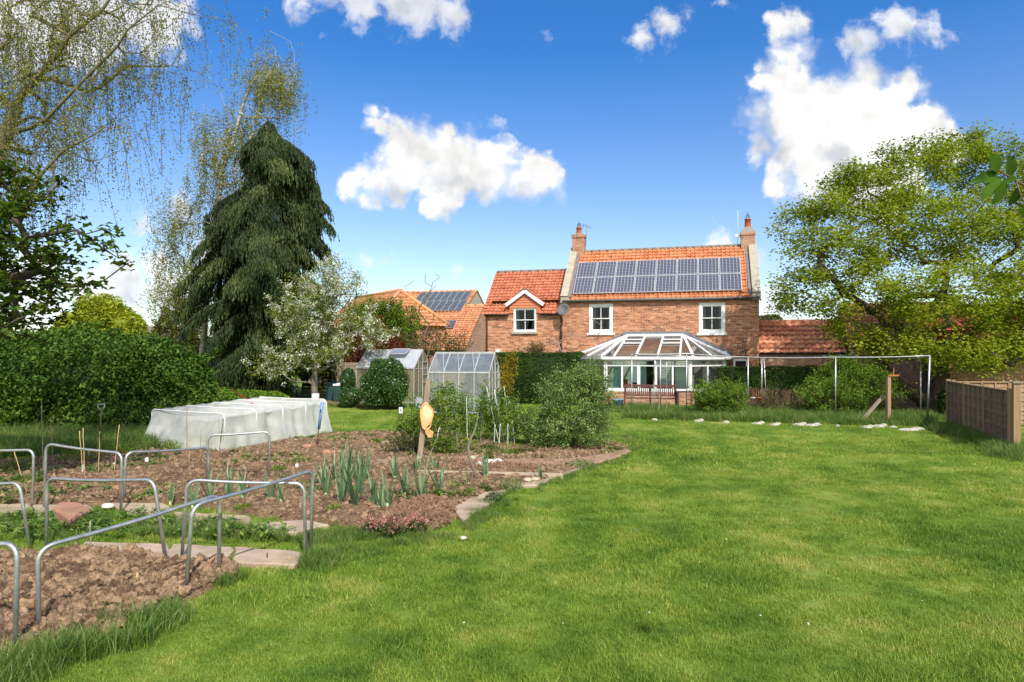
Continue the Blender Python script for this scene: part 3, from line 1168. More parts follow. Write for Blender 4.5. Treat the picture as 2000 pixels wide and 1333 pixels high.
def blind(x0, x1, y, z0, z1, mat='blind_teal'):
    q = MB()
    n = max(2, int((z1 - z0) / 0.05))
    for k in range(n):
        za = z0 + (z1 - z0) * k / n
        zb = z0 + (z1 - z0) * (k + 1) / n
        q.quad((x0, y + 0.012 * (k % 2), za), (x1, y + 0.012 * (k % 2), za), (x1, y + 0.012 * ((k + 1) % 2), zb),
               (x0, y + 0.012 * ((k + 1) % 2), zb))
    return q.build('blind', mat, cons)


blind(2.80, 3.16, -2.55, 0.66, 1.96)
blind(3.34, 3.85, -2.6, 1.74, 1.97, 'curtain')
blind(3.98, 4.24, -2.55, 0.66, 1.96)
blind(4.74, 5.30, -2.1, 0.80, 1.96, 'blind_pale')
blind(5.46, 6.02, -2.5, 0.74, 1.97, 'blind_pale')
blind(6.25, 6.62, -1.7, 0.66, 1.72, 'room_light')
blind(3.30, 3.8, -1.0, 0.9, 1.9)
for (i, j) in ((1, 2),):
    pass
# inside: table, chairs' backs, ledge
m = MB()
wall_open(m, 0.95, 7.7, 0.08, 2.35, -0.035, 0.03, [(3.4, 5.6, 0.08, 2.1)])
m.build('plastered_wall', 'blind_pale', cons)
m = MB()
m.box(2.9, 4.1, -2.1, -1.2, 0.78, 0.83)
for x_, y_ in ((2.95, -2.05), (4.05, -2.05), (2.95, -1.25), (4.05, -1.25)):
    m.box(x_ - .03, x_ + .03, y_ - .03, y_ + .03, 0.08, 0.78)
m.box(3.0, 3.4, -2.3, -2.25, 0.5, 1.1)
m.box(4.6, 5.9, -1.6, -1.1, 0.3, 0.72)
m.build('dining_table', 'timber_orange', cons)
# roof
m = MB()
m.beam((OUT[0][0], OUT[0][1], CZ + .02), (OUT[1][0], OUT[1][1], CZ + .02), 0.12, 0.13)
for a, b in zip(OUT[:-1], OUT[1:]):
    m.beam((a[0], a[1], CZ), (b[0], b[1], CZ), 0.11, 0.12)
m.build('eaves_beam', 'white_paint', cons)
rz = CZ + 0.07
E_ = [Vector((x, y, rz)) for x, y in OUT]
g = MB()
g.tri(E_[0], E_[1], R1)
g.tri(E_[1], E_[2], R1)
g.quad(E_[2], E_[3], R2, R1)
g.tri(E_[3], E_[4], R2)
g.tri(E_[4], E_[5], R2)
g.build('roof_glazing', 'cons_roof', cons)
m = MB()


def bar(p, q, w=0.085, h=0.07):
    m.beam(p + Vector((0, 0, .03)), q + Vector((0, 0, .03)), w, h)


bar(R1, R2, 0.16, 0.12)
for e in E_[:3]:
    bar(e, R1, 0.11)
for e in E_[3:]:
    bar(e, R2, 0.11)
for a, b, R_ in ((0, 1, R1), (1, 2, R1), (3, 4, R2), (4, 5, R2)):
    bar(E_[a].lerp(E_[b], 0.5), R_, 0.07)
for k in range(4):
    t = (k + 0.5) / 4
    x_ = 2.36 + (6.22 - 2.36) * (0.14 + 0.24 * k)
    xr = 3.15 + 2.6 * (0.02 + 0.32 * k)
    bar(Vector((x_, -3.0, rz)), Vector((xr, -0.22, CR)), 0.075)
m.build('roof_bars', 'white_paint', cons)
for k in (0, 2):
    v_ = MB()
    for s0, s1 in ((0.60, 0.63), (0.985, 0.94), (0.78, 0.81), (0.90, 0.92)):
        pass
    for s in (0.58, 0.76, 0.95):
        def pt(kk, s):
            x_ = 2.36 + (6.22 - 2.36) * (0.14 + 0.24 * kk)
            xr = 3.15 + 2.6 * (0.02 + 0.32 * kk)
            return Vector((x_, -3.0, rz)).lerp(Vector((xr, -0.22, CR)), s)
        a = pt(k, s) + Vector((0.05, 0, 0.05))
        b = pt(k + 1, s) + Vector((-0.05, 0, 0.05))
        v_.beam(a, b, 0.06, 0.05)
    v_.build('roof_vent', 'white_paint', cons)
m = MB()
m.box(2.95, 6.02, -0.26, -0.003, CR - 0.02, CR + 0.20)
for a, b in (((0.85, CZ + 0.05), (3.1, CR)), ((5.9, CR), (7.95, CZ + 0.05))):
    for k in range(10):
        t = k / 10
        xa = a[0] + (b[0] - a[0]) * t
        xb = a[0] + (b[0] - a[0]) * (t + 0.1)
        za = a[1] + (b[1] - a[1]) * (t if a[1] > b[1] else t + 0.1)
        m.box(xa, xb + 0.001, -0.02 - 0.001 * (k % 2), -0.002, za - 0.12, za + 0.14)
m.build('flashing', 'lead', cons)

# door and timber porch right of the conservatory (in the house wall)
m = MB()
rect_frame(m, 7.98, 8.62, 0.05, 1.98, 0.09, -0.06, -0.004)
dr = m.build('side_door', 'white_paint', house)
m = MB()
m.quad((8.05, -0.03, 0.1), (8.55, -0.03, 0.1), (8.55, -0.03, 1.9), (8.05, -0.03, 1.9))
m.build('pane', 'room_dark', dr)


# ------------------------------------------------------------- other buildings
def gable_building(root, W, D, he, hr, wmat, tmat, ops=(), tw=0.22, ridge=True, tiles=True, rname='roof', gauge=0.24):
    """walls + two slopes, ridge along x; front wall at y=0"""
    m = MB()
    wall_open(m, 0, W, 0, he, 0, 0.25, list(ops))
    for x, s in ((0, -1), (W, 1)):
        o = len(m.v)
        m.v += [(x, 0, 0), (x, 2 * D, 0), (x, 2 * D, he), (x, D, hr - 0.02), (x, 0, he)]
        f = (o, o + 1, o + 2, o + 3, o + 4)
        m.f.append(f if s > 0 else f[::-1])
    m.quad((W, 2 * D, 0), (0, 2 * D, 0), (0, 2 * D, he), (W, 2 * D, he))
    if ops:
        m.quad((0.3, 0.9, 0), (W - 0.3, 0.9, 0), (W - 0.3, 0.9, he), (0.3, 0.9, he))
    m.build('wall', wmat, root)
    sv = Vector((0, D, hr - he))
    L = sv.length
    pantiles(rname, (-0.08, -0.1, he - 0.05), (1, 0, 0), sv, W + 0.16, L + 0.12, tmat, root, tw, gauge)
    pantiles(rname, (W + 0.08, 2 * D + 0.1, he - 0.05), (-1, 0, 0), (0, -D, hr - he), W + 0.16, L + 0.12, tmat, root, tw, gauge)
    m = MB()
    n = max(1, int(W / 0.45))
    for k in range(n):
        m.tube([(W * k / n, D, hr + 0.01), (W * (k + 1) / n - 0.01, D, hr + 0.01)], 0.12, 8)
    m.build('ridge', tmat, root)
    m = MB()
    m.tube([(0, -0.13, he - 0.08), (W, -0.13, he - 0.08)], 0.05, 6)
    m.build('gutter', 'black_plastic', root)


p = HL(9.16, 0.25)
ob = thing('outbuilding', 'low brick outbuilding with pink pantile roof joined to right end of brick house', 'outbuilding',
           p, YAW)
gable_building(ob, 3.5, 1.75, 2.33, 3.72, 'brick_old', 'tile_pink', ops=[(1.9, 2.45, 0.8, 1.72)], tw=0.29, gauge=0.33)
m = MB()
rect_frame(m, 1.9, 2.45, 0.8, 1.72, 0.07, 0.04, 0.12)
m.box(2.14, 2.2, 0.05, 0.11, 0.87, 1.65)
m.build('window', 'timber_orange', ob)
p = HL(12.9, -0.3)
ob2 = thing('outbuilding', 'taller brick outbuilding with timber windows half hidden behind the large sycamore',
            'outbuilding', p, YAW)
gable_building(ob2, 4.6, 2.2, 2.55, 4.45, 'brick_old', 'tile_pink', ops=[(1.9, 3.0, 0.9, 1.75)])
m = MB()
rect_frame(m, 1.9, 3.0, 0.9, 1.75, 0.07, 0.04, 0.12)
m.box(2.42, 2.48, 0.05, 0.11, 0.97, 1.68)
m.build('window', 'timber_orange', ob2)
p = at(1795, 688, 26.5)
ob3 = thing('outbuilding', 'dark brick building with deep red tiled roof behind the panel fence at right edge',
            'outbuilding', (p.x, p.y, 0), -0.15)
gable_building(ob3, 9.5, 2.3, 2.3, 4.15, 'brick_old', 'tile_dark', tw=0.29, gauge=0.33)

# barns to the left of the house
p = at(908, 688, 40)
W_ = 6.6
p2 = Vector((p.x, p.y, 0)) - UX * W_
bb = thing('barn', 'low brick barn with orange pantiles and one short row of solar panels', 'barn', p2, YAW)
gable_building(bb, W_ - 1.25, 3.62, 2.45, 4.58, 'brick_old', 'tile_barn', tw=0.24)
sv = Vector((0, 3.62, 2.13)).normalized()
nb = Vector((1, 0, 0)).cross(sv)
for k in range(6):
    O_ = Vector((1.9 + k * 0.54, -0.1, 2.40)) + sv * 2.55 + nb * 0.10
    panel(bb, O_, (1, 0, 0), sv, 0.56, 0.95, 'solar_cells_far', 0.01, 0.02)
b2_ = thing('barn', 'narrow brick gable end with steep orange roof, tight against the left gable of the house', 'barn', Vector((p.x, p.y, 0)) - UX * 1.24, YAW)
gable_building(b2_, 1.24, 3.64, 2.45, 5.25, 'brick_old', 'tile_barn', tw=0.24)
p = at(931, 688, 50)
W_ = 6.0
p2 = Vector((p.x, p.y, 0)) - UX * W_ - UY * 4.2
ba = thing('barn', 'tall barn with lichened orange roof carrying a double bank of solar panels', 'barn', p2, YAW)
HA = H + 119 / F * 50
gable_building(ba, W_, 4.2, 4.4, HA, 'coping_stone', 'tile_barn', tw=0.28)
sv = Vector((0, 4.2, HA - 4.4))
SLA = sv.length
sv.normalize()
nb = Vector((1, 0, 0)).cross(sv)
for r in range(2):
    for k in range(8):
        O_ = Vector((1.75 + k * 0.50 + (0.15 if r == 0 else 0), -0.1, 4.35)) + sv * (SLA - 3.35 + r * 1.6) + nb * 0.10
        panel(ba, O_, (1, 0, 0), sv, 0.50, 1.58, 'solar_cells_far', 0.01, 0.02)
# hipped cross wing
q1, q2 = at(716, 569, 46), at(782, 581, 41.5)
yc = math.atan2(q2.y - q1.y, q2.x - q1.x)
cw = thing('barn', 'hipped barn with mottled orange roof glimpsed behind the white blossom tree', 'barn', (q1.x, q1.y, 0), 0)
zr = (q1.z + q2.z) / 2
dirv = Vector((q2.x - q1.x, q2.y - q1.y, 0))
Lc = dirv.length
dirv.normalize()
perp = Vector((dirv.y, -dirv.x, 0))
ze = 3.9
Wd = 2.5
hipn = dirv * (Lc + 1.6)
ridge0, ridge1 = Vector((0, 0, zr)), dirv * Lc + Vector((0, 0, zr))


def tri_slope(E0, E1, top, back):
    """tiled slope with eave E0-E1; corner cut by the hips"""
    u_ = (E1 - E0).normalized()
    n_ = u_.cross((top - E0)).normalized()
    if n_.z < 0:
        E0, E1 = E1, E0
        u_ = -u_
        n_ = -n_
    v_ = n_.cross(u_)
    Lv = (top - E0).dot(v_)
    poly = [((q - E0).dot(u_), (q - E0).dot(v_)) for q in back]

    def cl(c):
        q = Vector(c) - E0
        x, y = q.dot(u_), q.dot(v_)
        ins = False
        for i in range(len(poly)):
            (x1, y1), (x2, y2) = poly[i], poly[(i + 1) % len(poly)]
            if (y1 > y) != (y2 > y) and x < (x2 - x1) * (y - y1) / (y2 - y1) + x1:
                ins = not ins
        return ins
    pantiles('roof', E0, u_, v_, (E1 - E0).length, Lv, 'tile_barn', cw, 0.24, clip=cl)


zv = Vector((0, 0, ze))
cL0, cR0 = perp * Wd - dirv * 2 + zv, -perp * Wd - dirv * 2 + zv
cL1, cR1 = perp * Wd + hipn + zv, -perp * Wd + hipn + zv
rb = ridge0 - dirv * 2
dn_ = Vector((0, 0, 0.02))
tri_slope(cL0, cL1, ridge1, [cL0 - dn_, cL1 - dn_, ridge1, rb])
tri_slope(cR0, cR1, ridge1, [cR0 - dn_, cR1 - dn_, ridge1, rb])
tri_slope(cL1, cR1, ridge1, [cL1 - dn_, cR1 - dn_, ridge1])
m = MB()
for a_, b_ in ((rb, ridge1), (ridge1, cL1), (ridge1, cR1)):
    m.tube([a_ + Vector((0, 0, .04)), b_ + Vector((0, 0, .04))], 0.12, 8)
m.build('ridge', 'tile_barn', cw)
m = MB()
cs = [perp * (Wd - .2) - dirv * 2, perp * (Wd - .2) + hipn - dirv * .2, -perp * (Wd - .2) + hipn - dirv * .2, -perp * (Wd - .2) - dirv * 2]
for i in range(4):
    p_, q_ = cs[i], cs[(i + 1) % 4]
    m.quad(p_, q_, q_ + zv, p_ + zv)
m.build('wall', 'brick_orange', cw)
# far roof above the big bush
p = at(262, 688, 95)
fr_ = thing('bungalow', 'distant low brown roof just above the big green bush', 'house', (p.x - 3, p.y, 0), 0)
gable_building(fr_, 9, 3, 3.4, 5.9, 'brick_old', 'ridge_tile', tw=0.5)
# ============================================================= ground, soil, paths
def _hash(ix, iy, iz, seed):
    h = (ix * 374761393 + iy * 668265263 + iz * 1274126177 + seed * 974711) & 0x7fffffff
    h = ((h ^ (h >> 13)) * 1274126177) & 0x7fffffff
    return ((h ^ (h >> 16)) & 0xffff) / 65535.0


def vnoise(x, y, z=None, seed=0):
    x = np.asarray(x, float)
    y = np.asarray(y, float)
    z = np.zeros_like(x) if z is None else np.asarray(z, float)
    ix, iy, iz = np.floor(x).astype(np.int64), np.floor(y).astype(np.int64), np.floor(z).astype(np.int64)
    fx, fy, fz = x - ix, y - iy, z - iz
    fx, fy, fz = (f * f * (3 - 2 * f) for f in (fx, fy, fz))
    r = 0
    for dx in (0, 1):
        for dy in (0, 1):
            for dz in ((0, 1) if np.any(fz) else (0,)):
                w = (fx if dx else 1 - fx) * (fy if dy else 1 - fy) * (fz if dz else 1 - fz)
                r = r + w * _hash(ix + dx, iy + dy, iz + dz, seed)
    return r


def fbm(x, y, z=None, octs=4, seed=0, gain=0.5):
    s, a, t, f = 0, 1, 0, 1
    for k in range(octs):
        s = s + a * vnoise(x * f, y * f, None if z is None else z * f, seed + k * 17)
        t += a
        a *= gain
        f *= 2.03
    return s / t - 0.5


def inpoly(X, Y, poly):
    X = np.asarray(X)
    Y = np.asarray(Y)
    r = np.zeros(X.shape, bool)
    n = len(poly)
    for i in range(n):
        x1, y1 = poly[i][:2]
        x2, y2 = poly[(i + 1) % n][:2]
        c = (y1 > Y) != (y2 > Y)
        with np.errstate(divide='ignore', invalid='ignore'):
            xi = (x2 - x1) * (Y - y1) / (y2 - y1 + 1e-12) + x1
        r ^= c & (X < xi)
    return r


def polydist(X, Y, poly):
    """signed distance, positive inside"""
    d = np.full(np.shape(X), 1e9)
    n = len(poly)
    for i in range(n):
        x1, y1 = poly[i][:2]
        x2, y2 = poly[(i + 1) % n][:2]
        dx, dy = x2 - x1, y2 - y1
        t = np.clip(((X - x1) * dx + (Y - y1) * dy) / (dx * dx + dy * dy + 1e-12), 0, 1)
        d = np.minimum(d, np.hypot(X - x1 - t * dx, Y - y1 - t * dy))
    return np.where(inpoly(X, Y, poly), d, -d)


def GP(pts):
    return [tuple(G(*p)[:2]) for p in pts]


BED1 = GP([(-520, 1500), (-60, 1330), (120, 1285), (235, 1250), (330, 1190), (470, 1135), (470, 1112), (330, 1100),
           (150, 1080), (60, 1086), (-60, 1095), (-500, 1120)])
BED2 = GP([(-420, 990), (0, 990), (200, 992), (330, 985), (430, 1000), (640, 1030), (760, 1038), (880, 1005), (960, 968),
           (1000, 955), (1060, 945), (1110, 930), (1170, 905), (1232, 878), (1190, 866), (1100, 876), (1000, 876),
           (900, 850), (800, 846), (640, 850), (500, 876), (430, 884), (300, 882), (200, 890), (100, 896), (0, 905),
           (-420, 915)])
GAP = GP([(-420, 1075), (0, 1060), (300, 1052), (560, 1062), (600, 1050), (400, 1020), (300, 1010), (0, 1012), (-420, 1015)])
BEDM = GP([(625, 790), (705, 793), (705, 782), (625, 776)])


def lawn_colour(nt, pos, dark=1.0):
    x, y, z = nt.xyz(pos)
    flat = nt.comb(x, y, 0.0)
    n1 = nt.noise(flat, 0.42, 4, 0.62)
    n2 = nt.noise(flat, 1.7, 4, 0.6)
    n3 = nt.noise(flat, 9.0, 2, 0.6)
    # mowing lanes run up the lawn
    st = nt.math('SINE', nt.math('MULTIPLY', nt.math('ADD', nt.math('MULTIPLY', x, 1.0), nt.math('MULTIPLY', y, -0.16)), 4.3))
    f = nt.math('ADD', nt.math('MULTIPLY', n1, 1.15), nt.math('MULTIPLY', n2, 0.85))
    f = nt.math('ADD', f, nt.math('MULTIPLY', st, 0.055))
    f = nt.math('ADD', f, nt.math('MULTIPLY', n3, 0.25))
    c = nt.ramp(nt.math('MULTIPLY', f, 0.5), [(0.42, (0.085, 0.175, 0.018)), (0.52, (0.138, 0.242, 0.027)),
                                              (0.60, (0.200, 0.300, 0.040)), (0.72, (0.32, 0.365, 0.085))])
    d1 = nt.noise(flat, 0.8, 5, 0.68, 0.5)
    dry = nt.maprange(d1, 0.60, 0.72, 0.0, 0.6, smooth=True)
    c = nt.mix(dry, c, (0.42, 0.37, 0.15))
    lush = nt.maprange(nt.noise(flat, 0.62, 4, 0.6, 0.3), 0.54, 0.70, 0.0, 0.35, smooth=True)
    c = nt.mix(lush, c, (0.085, 0.175, 0.020))
    return c


def ground_mats():
    m, nt, p = new_mat('ground_lawn')
    nt.put(p.inputs['Base Color'], nt.mix(0.25, lawn_colour(nt, nt.pos()), (0.05, 0.055, 0.015)))
    p.inputs['Roughness'].default_value = 0.95
    p.inputs['Specular IOR Level'].default_value = 0.1
    nt.put(p.inputs['Normal'], nt.bump(nt.noise(nt.pos(), 30, 5, 0.7), 1.0, 0.03))
    m, nt, p = new_mat('grass_blade')
    out = nt.n['Material Output']
    c = lawn_colour(nt, nt.pos())
    r = nt.attr('rnd')
    c = nt.mix(1.0, c, nt.ramp(r, [(0.0, (0.75, 0.8, 0.7)), (0.6, (1.15, 1.1, 1.0)), (1.0, (1.9, 1.5, 1.9))]), 'MULTIPLY')
    nt.put(p.inputs['Base Color'], c)
    p.inputs['Roughness'].default_value = 0.55
    p.inputs['Specular IOR Level'].default_value = 0.25
    tl = nt.n.new('ShaderNodeBsdfTranslucent')
    nt.put(tl.inputs[0], nt.mix(1.0, c, (1.1, 1.1, 0.5), 'MULTIPLY'))
    ms = nt.n.new('ShaderNodeMixShader')
    ms.inputs[0].default_value = 0.35
    nt.l.new(p.outputs[0], ms.inputs[1])
    nt.l.new(tl.outputs[0], ms.inputs[2])
    nt.l.new(ms.outputs[0], out.inputs[0])
    for nm, k in (('soil', 1.0), ('soil_front', 1.0)):
        m, nt, p = new_mat(nm)
        v = nt.pos()
        n1 = nt.noise(v, 3.0, 5, 0.7)
        n2 = nt.noise(v, 38, 4, 0.75)
        f = nt.math('ADD', nt.math('MULTIPLY', n1, 0.45), nt.math('MULTIPLY', n2, 0.55))
        c = nt.ramp(f, [(0.38, (0.060, 0.036, 0.023)), (0.47, (0.160, 0.098, 0.056)), (0.55, (0.285, 0.184, 0.108)),
                        (0.66, (0.45, 0.32, 0.20))])
        n3 = nt.noise(v, 0.7, 4, 0.6)
        c = nt.mix(nt.maprange(n3, 0.48, 0.68, 0.0, 0.4), c, (0.20, 0.115, 0.07))
        damp = nt.maprange(nt.noise(v, 1.4, 5, 0.65), 0.52, 0.62, 0.0, 0.5)
        c = nt.mix(damp, c, (0.085, 0.05, 0.032))
        if nm == 'soil':
            weed = nt.maprange(nt.noise(v, 1.9, 5, 0.7), 0.60, 0.66, 0.0, 0.7)
            c = nt.mix(weed, c, (0.06, 0.11, 0.016))
        chips = nt.maprange(nt.noise(v, 55, 2, 0.5), 0.68, 0.72, 0.0, 0.8)
        c = nt.mix(chips, c, (0.50, 0.40, 0.29))
        nt.put(p.inputs['Base Color'], c)
        p.inputs['Roughness'].default_value = 0.97
        p.inputs['Specular IOR Level'].default_value = 0.08
        nt.put(p.inputs['Normal'], nt.bump(nt.noise(v, 45, 5, 0.8), 1.0, 0.03))
    m, nt, p = new_mat('grass_long')
    n1 = nt.noise(nt.pos(), 0.8, 3, 0.6)
    r = nt.attr('rnd')
    c = nt.ramp(nt.math('ADD', nt.math('MULTIPLY', n1, 0.6), nt.math('MULTIPLY', r, 0.4)),
                [(0.3, (0.040, 0.105, 0.010)), (0.48, (0.095, 0.195, 0.018)), (0.62, (0.17, 0.27, 0.035)), (0.78, (0.34, 0.31, 0.12))])
    nt.put(p.inputs['Base Color'], c)
    p.inputs['Roughness'].default_value = 0.5
    tl = nt.n.new('ShaderNodeBsdfTranslucent')
    nt.put(tl.inputs[0], c)
    ms = nt.n.new('ShaderNodeMixShader')
    ms.inputs[0].default_value = 0.35
    nt.l.new(p.outputs[0], ms.inputs[1])
    nt.l.new(tl.outputs[0], ms.inputs[2])
    nt.l.new(ms.outputs[0], nt.n['Material Output'].inputs[0])


ground_mats()
simple('soil_clod', (0.35, 0.235, 0.145), (0.12, 0.074, 0.042), 12.0, 0.97, spec=0.08, world=True, bump=0.01, bscale=50)
simple('woodchip', (0.36, 0.225, 0.145), (0.13, 0.07, 0.045), 9.0, 0.95, spec=0.1, world=True)
simple('packed_path', (0.36, 0.225, 0.16), (0.24, 0.145, 0.10), 4.0, 0.97, spec=0.1, world=True, bump=0.006, bscale=30)

m = MB()
n = 24
xs = [-900, -200, -60] + list(np.linspace(-30, 30, 31)) + [60, 200, 900]
ys = [-60, -10] + list(np.linspace(0, 45, 31)) + [80, 250, 1500]
for i in range(len(xs) - 1):
    for j in range(len(ys) - 1):
        m.quad((xs[i], ys[j], 0), (xs[i + 1], ys[j], 0), (xs[i + 1], ys[j + 1], 0), (xs[i], ys[j + 1], 0))
kind(m.build('ground', 'ground_lawn'))


def soil_sheet(name, polys, mat, y0, y1, r0, r1, hscale=1.0, base=0.035, st=0.0042, sx=0.0034, lump=1.0, label=None):
    """dug soil: height field cut to the outline of the bed (its edge dives under the turf)"""
    ny = int(math.log(y1 / y0) / st)
    nx = int((r1 - r0) / sx)
    Yv = y0 * np.exp(np.linspace(0, math.log(y1 / y0), ny))
    R = np.linspace(r0, r1, nx)
    Yg, Rg = np.meshgrid(Yv, R, indexing='ij')
    Xg = Rg * Yg
    d = np.full(Xg.shape, -1e9)
    for po in polys:
        d = np.maximum(d, polydist(Xg, Yg, po))
    d = d + 0.10 * fbm(Xg * 3, Yg * 3, octs=3, seed=5)
    edge = np.clip(d / 0.14, -0.6, 1)
    big = fbm(Xg * 1.3, Yg * 1.3, octs=3, seed=1)
    med = np.abs(fbm(Xg * 5, Yg * 5, octs=3, seed=2)) * 2
    lum = vnoise(Xg * 14 + 3 * med, Yg * 14, seed=9) ** 2
    fin = fbm(Xg * 34, Yg * 34, octs=3, seed=3) + 1.6 * np.abs(fbm(Xg * 13 + 2 * med, Yg * 13, octs=4, seed=33, gain=0.6))
    z = base + hscale * (0.09 * big + 0.07 * (0.5 - med) + 0.035 * lump * lum + 0.045 * fin)
    z = np.where(edge > 0, z * edge + 0.0, edge * 0.08) - 0.004
    keep = d > -0.12
    V = np.stack([Xg, Yg, z], -1).reshape(-1, 3)
    a = (np.arange(ny - 1)[:, None] * nx + np.arange(nx - 1)[None]).ravel()
    kf = keep.ravel()
    q = np.stack([a, a + 1, a + nx + 1, a + nx], 1)
    q = q[kf[q].any(1)]
    used = np.unique(q)
    mp = np.full(len(V), -1)
    mp[used] = np.arange(len(used))
    return kind(np_mesh(name, V[used], mp[q], mat, smooth=False))


soil_sheet('soil', [BED1], 'soil_front', 4.2, 8.4, -1.12, -0.30, 1.35, 0.05, 0.0036, 0.0030, 1.5)
soil_sheet('soil', [BED2], 'soil', 8.2, 20.5, -0.98, 0.22, 1.0, 0.04, 0.0042, 0.0032)
soil_sheet('soil', [BEDM], 'soil', 27, 40, -0.30, -0.20, 1.0, 0.05, 0.006, 0.002)


def gn_instances(name, pts, rots, scl, protos, seedidx=None, kindv='stuff', label=None, cat=None):
    """scatter copies of a small prototype mesh on the points (stuff only)"""
    objs = []
    nP = len(protos)
    idx = np.arange(len(pts)) % nP if seedidx is None else seedidx
    for k, pr in enumerate(protos):
        s = idx == k
        P = pts[s]
        if not len(P):
            continue
        me = bpy.data.meshes.new(name)
        me.vertices.add(len(P))
        me.vertices.foreach_set('co', P.astype(np.float32).ravel())
        a = me.attributes.new('rot', 'FLOAT_VECTOR', 'POINT')
        a.data.foreach_set('vector', rots[s].astype(np.float32).ravel())
        a = me.attributes.new('scl', 'FLOAT', 'POINT')
        a.data.foreach_set('value', scl[s].astype(np.float32))
        o = bpy.data.objects.new(name, me)
        COL.objects.link(o)
        o['kind'] = kindv
        ng = bpy.data.node_groups.new(name, 'GeometryNodeTree')
        ng.interface.new_socket('Geometry', in_out='INPUT', socket_type='NodeSocketGeometry')
        ng.interface.new_socket('Geometry', in_out='OUTPUT', socket_type='NodeSocketGeometry')
        gi = ng.nodes.new('NodeGroupInput')
        go = ng.nodes.new('NodeGroupOutput')
        ip = ng.nodes.new('GeometryNodeInstanceOnPoints')
        oi = ng.nodes.new('GeometryNodeObjectInfo')
        oi.inputs['Object'].default_value = pr
        oi.inputs['As Instance'].default_value = True
        na = ng.nodes.new('GeometryNodeInputNamedAttribute')
        na.data_type = 'FLOAT_VECTOR'
        na.inputs['Name'].default_value = 'rot'
        nb_ = ng.nodes.new('GeometryNodeInputNamedAttribute')
        nb_.data_type = 'FLOAT'
        nb_.inputs['Name'].default_value = 'scl'
        er = ng.nodes.new('FunctionNodeEulerToRotation')
        L = ng.links
        L.new(gi.outputs[0], ip.inputs['Points'])
        L.new(oi.outputs['Geometry'], ip.inputs['Instance'])
        L.new(na.outputs[0], er.inputs[0])
        L.new(er.outputs[0], ip.inputs['Rotation'])
        L.new(nb_.outputs[0], ip.inputs['Scale'])
        L.new(ip.outputs[0], go.inputs[0])
        md = o.modifiers.new('scatter', 'NODES')
        md.node_group = ng
        objs.append(o)
    return objs


def unlink(o):
    COL.objects.unlink(o)
    return o


def blades_mesh(n, rad, h0, h1, w, lean, rg, segs=2):
    """a tuft: n tapered, bent blades"""
    bx, by = rg.normal(0, rad * 0.5, n), rg.normal(0, rad * 0.5, n)
    hh = rg.uniform(h0, h1, n)
    az = rg.uniform(0, 2 * np.pi, n)
    ln = rg.uniform(0.15, 1.0, n) * lean
    wa = az + np.pi / 2 + rg.normal(0, 0.5, n)
    V, Fq, R = [], [], []
    rr = rg.uniform(0, 1, n)
    for i in range(n):
        o = len(V)
        for k in range(segs + 1):
            t = k / segs
            ww_ = w * (1 - t) ** 0.7 * 0.5 * (0.7 + 0.6 * rr[i]) + 0.0003
            off = ln[i] * hh[i] * t ** 1.8
            cx, cy, cz = bx[i] + math.cos(az[i]) * off, by[i] + math.sin(az[i]) * off, hh[i] * t * (1 - 0.25 * ln[i] * t)
            V.append((cx - math.cos(wa[i]) * ww_, cy - math.sin(wa[i]) * ww_, cz))
            V.append((cx + math.cos(wa[i]) * ww_, cy + math.sin(wa[i]) * ww_, cz))
        for k in range(segs):
            Fq.append((o + 2 * k, o + 2 * k + 1, o + 2 * k + 3, o + 2 * k + 2))
            R.append(rr[i])
    return np.array(V), np.array(Fq), np.array(R)


rg = np.random.default_rng(3)
SHORT = []
for k in range(4):
    V, Fq, R = blades_mesh(70, 0.11, 0.018, 0.05, 0.0042, 0.9, rg)
    SHORT.append(unlink(np_mesh('grass_tuft', V, Fq, 'grass_blade', rnd=R)))
FARG = []
for k in range(3):
    V, Fq, R = blades_mesh(80, 0.22, 0.02, 0.05, 0.011, 0.9, rg, 1)
    FARG.append(unlink(np_mesh('grass_tuft', V, Fq, 'grass_blade', rnd=R)))
LONG = []
for k in range(4):
    V, Fq, R = blades_mesh(75, 0.09, 0.08, 0.25, 0.0055, 0.95, rg, 4)
    LONG.append(unlink(np_mesh('grass_tuft', V, Fq, 'grass_long', rnd=R)))


def excl(X, Y):
    """no turf here"""
    k = np.zeros(X.shape, bool)
    for po in (BED1, BED2, BEDM):
        k |= polydist(X, Y, po) > 0.03
    return k


def rotz(n, rg, tilt=0.12):
    r = np.zeros((n, 3))
    r[:, 0] = rg.normal(0, tilt, n)
    r[:, 1] = rg.normal(0, tilt, n)
    r[:, 2] = rg.uniform(0, 6.283, n)
    return r


def scatter_band(y0, y1, dens, r0=-0.82, r1=0.80):
    A = 0.5 * (r1 - r0) * (y1 * y1 - y0 * y0)
    n = int(A * dens)
    Y = np.sqrt(RNG.uniform(y0 * y0, y1 * y1, n))
    X = RNG.uniform(r0, r1, n) * Y
    k = ~excl(X, Y)
    return X[k], Y[k]


